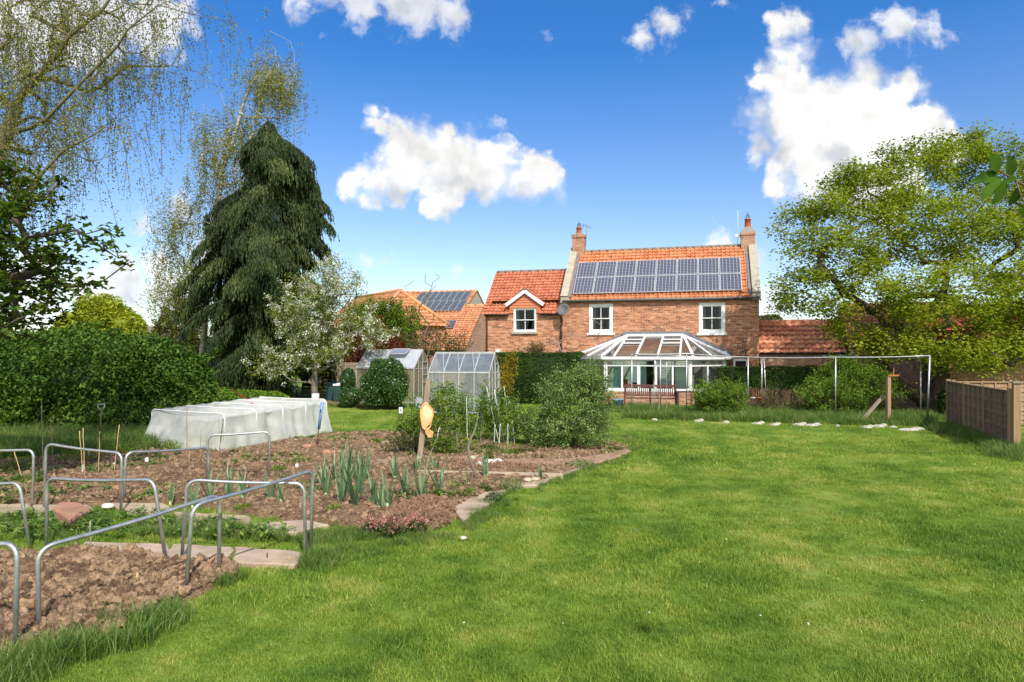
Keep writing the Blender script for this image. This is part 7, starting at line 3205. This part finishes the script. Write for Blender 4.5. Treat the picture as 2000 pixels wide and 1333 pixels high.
STK = [((884, 875), (870, 790), 'white bent stake right of the hat'), ((892, 868), (893, 800), 'straight white stake behind the hat'),
       ((913, 872), (911, 775), 'tall straight white stake left of the crooked stick'), ((932, 868), (940, 800), 'pale stake leaning by the crooked stick'),
       ((975, 868), (950, 755), 'long white stake leaning left near the greenhouse'), ((985, 865), (965, 760), 'second white stake leaning left near the greenhouse'),
       ((1000, 862), (984, 755), 'white stake leaning steeply beside the golden shrub'), ((848, 888), (858, 835), 'short pale stake at the foot of the berry plants'),
       ((965, 870), (967, 830), 'short upright peg, left of the peg row'), ((975, 871), (977, 828), 'short upright peg in the middle of the peg row'),
       ((992, 871), (992, 828), 'short upright peg, right of the peg row'), ((1005, 868), (1000, 820), 'last peg beside the apple bush'),
       ((1640, 812), (1640, 700), 'white cane beside the tall cage post')]
for f_, t_, lb in STK:
    cane(f_, t_, lb, 'white_label', 0.009, 0.0, 'white stakes among the berry plants')
cane((942, 862), (962, 815), 'dark angled stake between the berry plants', 'old_wood', 0.025, 0.0, 'white stakes among the berry plants')

# little plants: pink flowers, weeds, grass tufts on the paths
def little(px, py, w, h, n, mat, seed, lab, cat='plant', name='small_plant', ls=0.03, group=None):
    b = G(px, py)
    wz, hz = w / 2 / F * b.y, h / F * b.y
    return shrub(name, lab, cat, b, [(b.x, b.y, hz * 0.35, wz, wz * 0.8, hz * 0.65)], n, ls, mat, 0.5, 0.3, 0.5, 6.0, 0, 0.4, seed, stems=5,
                 stem_r=0.003, group=group)


def pink(px, py, seed, lab, w=46):
    rg = np.random.default_rng(seed)
    r = little(px, py, w, 34, 700, 'leaf_hedge', seed, lab, 'flowers', 'pink_flowers', 0.035, 'pink flowers at the tip of the bed')
    b = G(px, py)
    wz = w / 2 / F * b.y
    S = np.stack([rg.normal(0, wz * 0.55, 70), rg.normal(0, wz * 0.4, 70), 0.10 + rg.uniform(0, 0.15, 70)], 1)
    C = np.repeat(S, 7, 0) + rg.normal(0, 0.010, (490, 3))
    V, Fq = leaf_geo(C, 0.017, 0.014, rg, 0.3)
    leaf_part('bloom', [(V, Fq, rg.uniform(0, 1, len(Fq)))], 'petal_pink', r)


pink(728, 1048, 301, 'left pink flower clump beside the mulch heap')
pink(768, 1052, 302, 'middle pink flower clump in front of the mulch heap', 56)
pink(812, 1045, 303, 'right pink flower clump at the mulch heap edge')
WD = [(955, 885, 40, 20, 'leaf_hedge', 'round dark tuft on the weathered square slab'), (955, 905, 24, 34, 'leaf_fresh', 'upright green tuft beside the pale stones'),
      (1000, 958, 60, 26, 'leaf_grey_green', 'silvery low plant by the grey slab'), (965, 985, 44, 30, 'leaf_hedge', 'dark tuft at the cracked slab'),
      (915, 975, 40, 24, 'leaf_fresh', 'weed tuft left of the cracked slab'), (1135, 918, 70, 20, 'leaf_grey_green', 'flat pale green weed on the board end'),
      (225, 890, 90, 22, 'leaf_fresh', 'low green crop row before the spade'), (150, 905, 90, 26, 'leaf_fresh', 'low leafy crop row behind the canes'),
      (35, 925, 90, 30, 'leaf_bush', 'leafy crop patch at the left edge'), (60, 950, 70, 24, 'leaf_fresh', 'low weeds left of the chippings'),
      (280, 872, 90, 26, 'leaf_bush', 'dark crop patch by the tunnel corner'), (330, 878, 60, 18, 'leaf_fresh', 'weeds at the tunnel foot'),
      (735, 868, 40, 12, 'leaf_fresh', 'small green weed in the far soil'), (1030, 890, 50, 22, 'leaf_olive', 'olive weed before the apple bush'),
      (1000, 893, 40, 18, 'leaf_fresh', 'weed beside the square slab'), (475, 1000, 40, 18, 'leaf_fresh', 'weed in front of the small leeks'),
      (140, 1162, 14, 16, 'leaf_fresh', 'tiny seedling in the front dug bed'), (1200, 885, 40, 14, 'leaf_olive', 'weed at the right tip of the bed'),
      (760, 850, 50, 10, 'leaf_olive', 'thin weed line at the back of the bed'), (545, 925, 40, 16, 'leaf_fresh', 'weed between leeks and hoop'),
      (655, 1005, 40, 20, 'leaf_fresh', 'weed at the foot of the leek clump')]
for i, (px, py, w_, h_, mt, lb) in enumerate(WD):
    little(px, py, w_, h_, int(260 + w_ * 9), mt, 400 + i, lb, 'plant', 'small_plant', 0.028 if py > 930 else 0.04, None)


# ------------------------------------------------------------- fence, gate, fruit cage
def panel_fence(A, B, h, lab, npost=3, face=-1, mat='fence_wood'):
    root = thing('panel_fence', lab, 'fence', A, math.atan2((B - A).y, (B - A).x))
    L = (B - A).length
    bay = L / npost
    for k in range(npost):
        x0, x1 = k * bay + 0.05, (k + 1) * bay - 0.05
        m = MB()
        nb = int(h / 0.14)
        for j in range(nb):       # overlapping waney boards
            z0 = 0.06 + j * (h - 0.1) / nb
            z1 = z0 + (h - 0.1) / nb + 0.025
            y0 = -0.012 * (j % 2)
            nn = 14
            vs = []
            for i in range(nn + 1):
                x = x0 + (x1 - x0) * i / nn
                dz = 0.010 * math.sin(i * 1.3 + j * 2.1 + k)
                vs += [(x, face * 0.030 + y0, z0 + dz), (x, face * 0.008, z1 + dz), (x, 0.02, z1 + dz), (x, 0.02, z0 + dz)]
            fs = []
            for i in range(nn):
                a = 4 * i
                for q in range(4):
                    fs.append((a + q, a + (q + 1) % 4, a + 4 + (q + 1) % 4, a + 4 + q))
            m.add(vs, fs)
        pn = m.build('fence_panel', mat, root)
        q = MB()
        nbat = 5
        for i in range(nbat):
            x = x0 + (x1 - x0) * i / (nbat - 1)
            q.box(x - 0.02, x + 0.02, face * 0.06, face * 0.031 + 0.0, 0.04, h - 0.03)
        q.box(x0 - 0.02, x1 + 0.02, -0.065, 0.045, h - 0.03, h + 0.005)
        q.build('batten', 'post_wood' if k % 2 else mat, pn)
    for k in range(npost + 1):
        q = MB()
        q.box(k * bay - 0.045, k * bay + 0.045, -0.07, 0.05, -0.05, h + 0.03)
        q.box(k * bay - 0.05, k * bay + 0.05, -0.075, 0.055, h + 0.03, h + 0.05)
        q.build('post', 'post_wood', root)
    return root


FA, FB = at(1853, 688, 21.3), at(1975, 688, 15.9)
FA.z = FB.z = 0
panel_fence(FA, FB, 1.40, 'weathered brown panel fence running toward the camera at the right edge', 3, -1)
FC = FA + Vector((5.2, -0.35, 0))
panel_fence(FA + Vector((0.12, 0.0, 0)), FC, 1.38, 'sunlit panel fence behind, running off to the right from the far corner', 3, -1, 'post_wood')
b = FB + Vector((0.02, -0.13, 0))
gp = thing('gate_post', 'square timber gate post with flat weathered cap at the fence end', 'post', b, -0.3)
m = MB()
m.box(-0.07, 0.07, -0.07, 0.07, -0.05, 1.58)
m.build('shaft', 'post_wood', gp)
m = MB()
m.box(-0.10, 0.10, -0.10, 0.10, 1.58, 1.61)
m.box(-0.06, 0.06, -0.06, 0.06, 1.61, 1.635)
m.build('cap', 'old_wood', gp)
gt = thing('timber_gate', 'brown timber gate with diagonal brace, cut off by the right edge', 'gate', b + Vector((0.10, -0.12, 0)), -0.80)
m = MB()
for k in range(7):
    m.box(0.05 + k * 0.13, 0.17 + k * 0.13, 0.02, 0.045, 0.06, 1.22)
m.build('board', 'timber_orange', gt)
m = MB()
m.box(0.0, 1.0, -0.04, 0.018, 1.12, 1.24)
m.box(0.0, 1.0, -0.04, 0.018, 0.04, 0.15)
m.box(0.0, 0.09, -0.041, 0.019, 0.0, 1.20)
m.beam((0.08, -0.015, 0.12), (0.95, -0.015, 1.15), 0.05, 0.10, up=(0, 1, 0))
m.build('frame', 'old_wood', gt)

# fruit cage of thin pipes
cg = thing('fruit_cage', 'bare frame of thin grey pipes standing in long grass before the house', 'pipe frame', G(1234, 814), 0)
c0 = G(1234, 814)


def post(px, py, tpy, r=0.022, lean=(0, 0), mat='galvanised'):
    b = G(px, py)
    z = (at(px, tpy, b.y)).z
    m = MB()
    t = b + Vector((lean[0], lean[1], z))
    m.tube([b - c0 - Vector((0, 0, 0.05)), t - c0], r, 8)
    m.build('post', mat, cg)
    return t - c0


def rail(pts, r=0.018, mat='galvanised'):
    m = MB()
    P_ = []
    for a, b_ in zip(pts[:-1], pts[1:]):
        L = (b_ - a).length
        for k in range(6):
            t = k / 6
            P_.append(a.lerp(b_, t) - Vector((0, 0, 0.04 * 4 * t * (1 - t) * min(1, L / 4))))
    P_.append(pts[-1])
    m.tube(P_, r, 8)
    m.build('rail', mat, cg)


f0 = post(1234, 814, 692)
f1 = post(1341, 812, 691)
f2 = post(1461, 815, 698)
f3 = post(1632, 822, 698)
f4 = post(1811, 828, 695, 0.028, (0.08, 0))
bk = [post(1290, 803, 694), post(1488, 805, 699), post(1498, 803, 699, lean=(-0.12, 0)), post(1643, 803, 694, 0.016), post(1798, 816, 700)]
rail([f0, f1, f2, f3, f4], 0.021)
rail([bk[0], bk[1], bk[3], bk[4]], 0.018)
rail([f0, bk[0]])
rail([f2, bk[1]])
rail([f4, bk[4]], 0.022)
rail([f1 + Vector((0, 0, -0.02)), bk[1]], 0.014)
rail([f3, bk[3]], 0.016)
for (f_, t_, lb) in (((1272, 812), (1281, 700), 'slim pale pole leaning right in front of the bench'), ((1279, 811), (1279, 700), 'slim upright pole in front of the bench'),
                     ((1302, 812), (1302, 706), 'pole by the bench middle'), ((1286, 812), (1288, 772), 'thick short wooden stump post by the bench')):
    cane(f_, t_, lb, 'galvanised' if 'pole' in lb else 'old_wood', 0.013 if 'pole' in lb else 0.03, 0.0, 'poles in front of the bench')
# timber post with cross piece and leaning prop
b = G(1735, 828)
tp = thing('timber_post', 'brown timber post with a small cross piece inside the pipe frame', 'post', b, 0.1)
zt = (at(1735, 735, b.y)).z
m = MB()
m.box(-0.055, 0.055, -0.055, 0.055, -0.05, zt)
m.build('shaft', 'post_wood', tp)
m = MB()
m.box(-0.05, 0.32, -0.08, -0.056, zt + 0.0, zt + 0.05)
m.box(0.12, 0.15, -0.075, -0.05, zt + 0.05, zt + 0.25)
m.build('cross_piece', 'timber_orange', tp)
b = G(1678, 828)
e = at(1726, 773, b.y + 0.25)
m = MB()
m.beam(Vector((0, 0, 0)), e - b, 0.09, 0.07)
o = m.build('timber_prop', 'old_wood')
o.location = b
tag(o, 'weathered timber prop leaning against the brown timber post', 'timber')

# bench and table
bl = at(1270, 688, 27.6)
bn = thing('garden_bench', 'long reddish brown slatted garden bench seen from behind the pipe frame', 'bench', (bl.x, bl.y, 0), -0.18)
m = MB()
for k in range(5):
    m.box(-1.02, 1.02, -0.30 + k * 0.11, -0.21 + k * 0.11, 0.42, 0.445)
m.build('seat', 'bench_wood', bn)
m = MB()
m.box(-1.02, 1.02, 0.26, 0.30, 0.88, 0.97)
m.box(-1.02, 1.02, 0.24, 0.28, 0.50, 0.56)
for k in range(26):
    x = -0.97 + k * 1.94 / 25
    m.box(x - 0.022, x + 0.022, 0.25, 0.275, 0.56, 0.88)
m.build('backrest', 'bench_wood', bn)
for x in (-1.02, 0, 1.02):
    for y in (-0.28, 0.25):
        m = MB()
        m.box(x - 0.03, x + 0.03, y - 0.03, y + 0.03, 0, 0.42 if y < 0 else 0.95)
        m.build('leg', 'bench_wood', bn)
for x in (-1.02, 1.02):
    m = MB()
    m.box(x - 0.035, x + 0.035, -0.32, 0.26, 0.64, 0.68)
    m.box(x - 0.03, x + 0.03, -0.31, -0.25, 0.42, 0.64)
    m.build('armrest', 'bench_wood', bn)
bl = at(1342, 688, 27.2)
tb = thing('garden_table', 'small dark red garden table at the bench end', 'table', (bl.x, bl.y, 0), -0.18)
m = MB()
m.box(-0.42, 0.42, -0.35, 0.35, 0.70, 0.735)
m.build('table_top', 'bench_wood', tb)
for x in (-.36, .36):
    for y in (-.3, .3):
        m = MB()
        m.box(x - .03, x + .03, y - .03, y + .03, 0, .70)
        m.build('leg', 'bench_wood', tb)
bl = at(1477, 688, 26.6)
tb = thing('garden_table', 'low dark table with pots beside the hedge stems', 'table', (bl.x, bl.y, 0), -0.1)
m = MB()
m.box(-0.35, 0.35, -0.2, 0.2, 0.30, 0.34)
m.build('table_top', 'bench_wood', tb)
for x in (-.3, .3):
    m = MB()
    m.box(x - .025, x + .025, -.15, .15, 0, .30)
    m.build('leg', 'bench_wood', tb)
for dx, mt, lb in ((-0.12, 'white_label', 'small white pot on the low dark table'), (0.12, 'clay_pot', 'clay pot on the low dark table')):
    m = MB()
    m.lathe([(0.0, 0.0), (0.06, 0.0), (0.085, 0.16), (0.095, 0.16), (0.095, 0.19), (0.08, 0.19), (0.075, 0.1)], n=14)
    o = m.build('plant_pot', mt)
    o.location = (bl.x + dx, bl.y, 0.342)
    tag(o, lb, 'plant pot')
bl = at(1207, 688, 26.8)
m = MB()
m.lathe([(0.0, 0.0), (0.17, 0.0), (0.22, 0.42), (0.24, 0.43), (0.23, 0.45), (0.2, 0.44), (0.15, 0.05)], n=20)
o = m.build('tub', 'poly_blue' if 'poly_blue' in MATS else 'blue_plastic')
o.location = (bl.x, bl.y, 0)
tag(o, 'light blue plastic tub on the terrace left of the bench', 'tub')


# ------------------------------------------------------------- greenhouses
def greenhouse(base, yaw, L, W, he, hr, lab, nb=4, low='greenhouse_glass', door='end', vent=None, roofm='greenhouse_glass', zigzag=True):
    root = thing('greenhouse', lab, 'greenhouse', base, yaw)
    fr = MB()
    w = 0.035

    def bar(p, q, t=w):
        fr.beam(p, q, t, t)
    for y in (0, W):
        bar((0, y, he), (L, y, he), 0.06)
        bar((0, y, 0.05), (L, y, 0.05), 0.06)
        for k in range(nb + 1):
            x = L * k / nb
            bar((x, y, 0.0), (x, y, he))
            bar((x, y, he), (x, W / 2, hr))
    bar((0, W / 2, hr), (L, W / 2, hr), 0.07)
    for x in (0, L):
        for k in range(1, 4):
            y = W * k / 4
            top = he + (hr - he) * (1 - abs(y - W / 2) / (W / 2))
            bar((x, y, 0), (x, y, top))
        bar((x, 0, he * 0.98), (x, W, he * 0.98))
    if zigzag:
        for k in range(1, nb):
            x0, x1 = L * k / nb, L * (k - 0.5) / nb
            bar((L * (k + 0.0) / nb, 0, he), (L * (k - 0.5) / nb + 0.0, W / 2, hr), 0.02)
    fr.build('frame', 'aluminium', root)
    g = MB()
    g.quad((0, 0.0, he), (L, 0.0, he), (L, W / 2, hr), (0, W / 2, hr))
    g.quad((L, W, he), (0, W, he), (0, W / 2, hr), (L, W / 2, hr))
    g.build('roof_glazing', roofm, root)
    g = MB()
    g.quad((0, 0, 0.1), (L, 0, 0.1), (L, 0, he), (0, 0, he))
    g.quad((0, W, 0.1), (L, W, 0.1), (L, W, he), (0, W, he))
    for x in (0, L):
        o = len(g.v)
        g.v += [(x, 0, .1), (x, W, .1), (x, W, he), (x, W / 2, hr), (x, 0, he)]
        g.f.append((o, o + 1, o + 2, o + 3, o + 4))
    g.build('wall_glazing', low, root)
    if vent:
        v = MB()
        x0, x1 = vent
        a = Vector((x0, W / 2 - 0.02, hr + 0.05))
        d = Vector((0, -W / 2, -(hr - he)))
        d.normalize()
        d = (d + Vector((0, 0, 0.28))).normalized()
        for p, q in ((a, a + Vector((x1 - x0, 0, 0))), (a, a + d * 0.7), (a + Vector((x1 - x0, 0, 0)), a + Vector((x1 - x0, 0, 0)) + d * 0.7),
                     (a + d * 0.7, a + d * 0.7 + Vector((x1 - x0, 0, 0)))):
            v.beam(p, q, 0.04, 0.04)
        vo = v.build('roof_vent', 'aluminium', root)
        v = MB()
        v.quad(a, a + Vector((x1 - x0, 0, 0)), a + Vector((x1 - x0, 0, 0)) + d * .7, a + d * .7)
        v.build('pane', 'vent_glass', vo)
    if door:
        d_ = MB()
        y0, y1 = W * 0.42, W * 0.72
        x = L + 0.05
        for z in (0.05, 0.9, 1.25, 1.85):
            d_.beam((x, y0, z), (x, y1, z), 0.04, 0.04)
        for y in (y0, y1):
            d_.beam((x, y, 0.05), (x, y, 1.87), 0.04, 0.04, up=(1, 0, 0))
        d_.build('door', 'aluminium', root)
    return root


gb = at(837, 688, 25.6)
g2 = greenhouse((gb.x, gb.y, 0), -0.16, 2.33, 2.1, 1.54, 2.27, 'small aluminium greenhouse left of the tall hedge, clear misty glass', 4, zigzag=True)
m = MB()
m.box(0.2, 2.1, 0.25, 0.75, 0.70, 0.74)
for x in (0.25, 1.15, 2.05):
    m.box(x - .02, x + .02, 0.3, 0.34, 0, 0.70)
    m.box(x - .02, x + .02, 0.66, 0.70, 0, 0.70)
m.box(1.5, 2.25, 0.05, 0.2, 0.9, 1.02)
m.build('staging', 'pale_wood', g2)
gb = at(696, 688, 31)
g1 = greenhouse((gb.x, gb.y, 0), -0.20, 2.75, 2.4, 1.58, 2.40, 'older greenhouse behind the laurel dome with raised roof vent and clouded sides', 4, 'dusty_glass',
                vent=(1.35, 2.15), roofm='poly_roof')
# slatted fence, bins and cold frame at the back
A_, B_ = at(590, 688, 36), at(716, 688, 36)
A_.z = B_.z = 0
fn = thing('slat_fence', 'weathered horizontal slat fence behind the blossom tree trunk', 'fence', A_, 0)
L = (B_ - A_).length
m = MB()
for k in range(9):
    m.box(0, L, 0.012 * (k % 2), 0.03 + 0.012 * (k % 2), 0.1 + k * 0.185, 0.1 + k * 0.185 + 0.165)
m.build('slat_panel', 'old_wood', fn)
for x in (0.05, L / 2, L - 0.05):
    m = MB()
    m.box(x - 0.05, x + 0.05, -0.06, -0.002, 0, 1.85)
    m.build('post', 'old_wood', fn)
for px, lb, w_ in ((653, 'green plastic compost bin with rounded top, left of the pair', 0.36), (668, 'dark square-sided compost bin with pale lid, right of the pair', 0.36)):
    b = at(px, 688, 31.5 if px < 660 else 30.8)
    r = thing('compost_bin', lb, 'compost bin', (b.x, b.y, 0), 0.2)
    m = MB()
    if px < 660:
        m.lathe([(0.42, 0.0), (0.40, 0.1), (0.33, 0.75), (0.30, 0.8)], n=20)
        m.build('body', 'green_plastic', r)
        m = MB()
        m.lathe([(0.32, 0.8), (0.31, 0.86), (0.2, 0.93), (0.0, 0.96)], n=20)
        m.build('lid', 'green_plastic', r)
    else:
        for k in range(7):
            m.box(-0.36 + 0.004 * (k % 2), 0.36 - 0.004 * (k % 2), -0.36 + 0.004 * (k % 2), 0.36 - 0.004 * (k % 2), 0.02 + k * 0.11, 0.12 + k * 0.11)
        m.build('body', 'green_plastic', r)
        m = MB()
        m.box(-0.38, 0.38, -0.38, 0.38, 0.80, 0.86)
        m.rock((0, 0, 0.87), (0.32, 0.32, 0.05), 4, 2)
        m.build('lid', 'white_label', r)
b = at(818, 688, 26.4)
m = MB()
for i in range(8):
    a0, a1 = i * math.pi / 8 - math.pi / 2, (i + 1) * math.pi / 8 - math.pi / 2
m.add([(-.13, 0, .55), (.13, 0, .55), (.14, .02, .12), (.0, .02, 0.0), (-.13, .02, .2), (-.13, .04, .55), (.13, .04, .55), (.14, .06, .12), (.0, .06, 0.0), (-.13, .06, .2)],
      [(0, 4, 3, 2, 1), (5, 6, 7, 8, 9), (0, 1, 6, 5), (1, 2, 7, 6), (2, 3, 8, 7), (3, 4, 9, 8), (4, 0, 5, 9)])
o = m.build('plastic_sheet', 'poly_roof')
o.location = (b.x, b.y, 0.02)
tag(o, 'pale blue plastic sheet standing at the greenhouse door behind the hat post', 'sheet')
# young sapling on the lawn edge
b = G(797, 815)
bare_shrub('tiny staked sapling on the back lawn', b, [(797 + rg.normal(0, 9), rg.uniform(762, 785)) for _ in range(14)], 90, 0.012, ('leaf_fresh', 14, 0.05), 'sapling', 'twig_pale', cat='sapling')
# orange flowering shrub near the hat
b = G(855, 835)
shrub('orange_shrub', 'little shrub with orange flowers behind the hat', 'shrub', b, [pb(847, 786, b.y, 16, 10, 0.12)], 260, 0.04, 'leaf_orange' if 'leaf_orange' in MATS else
      'leaf_red', 0.7, 0.2, 0.5, 4, 0, 0.3, 91, stems=4, stem_r=0.004)
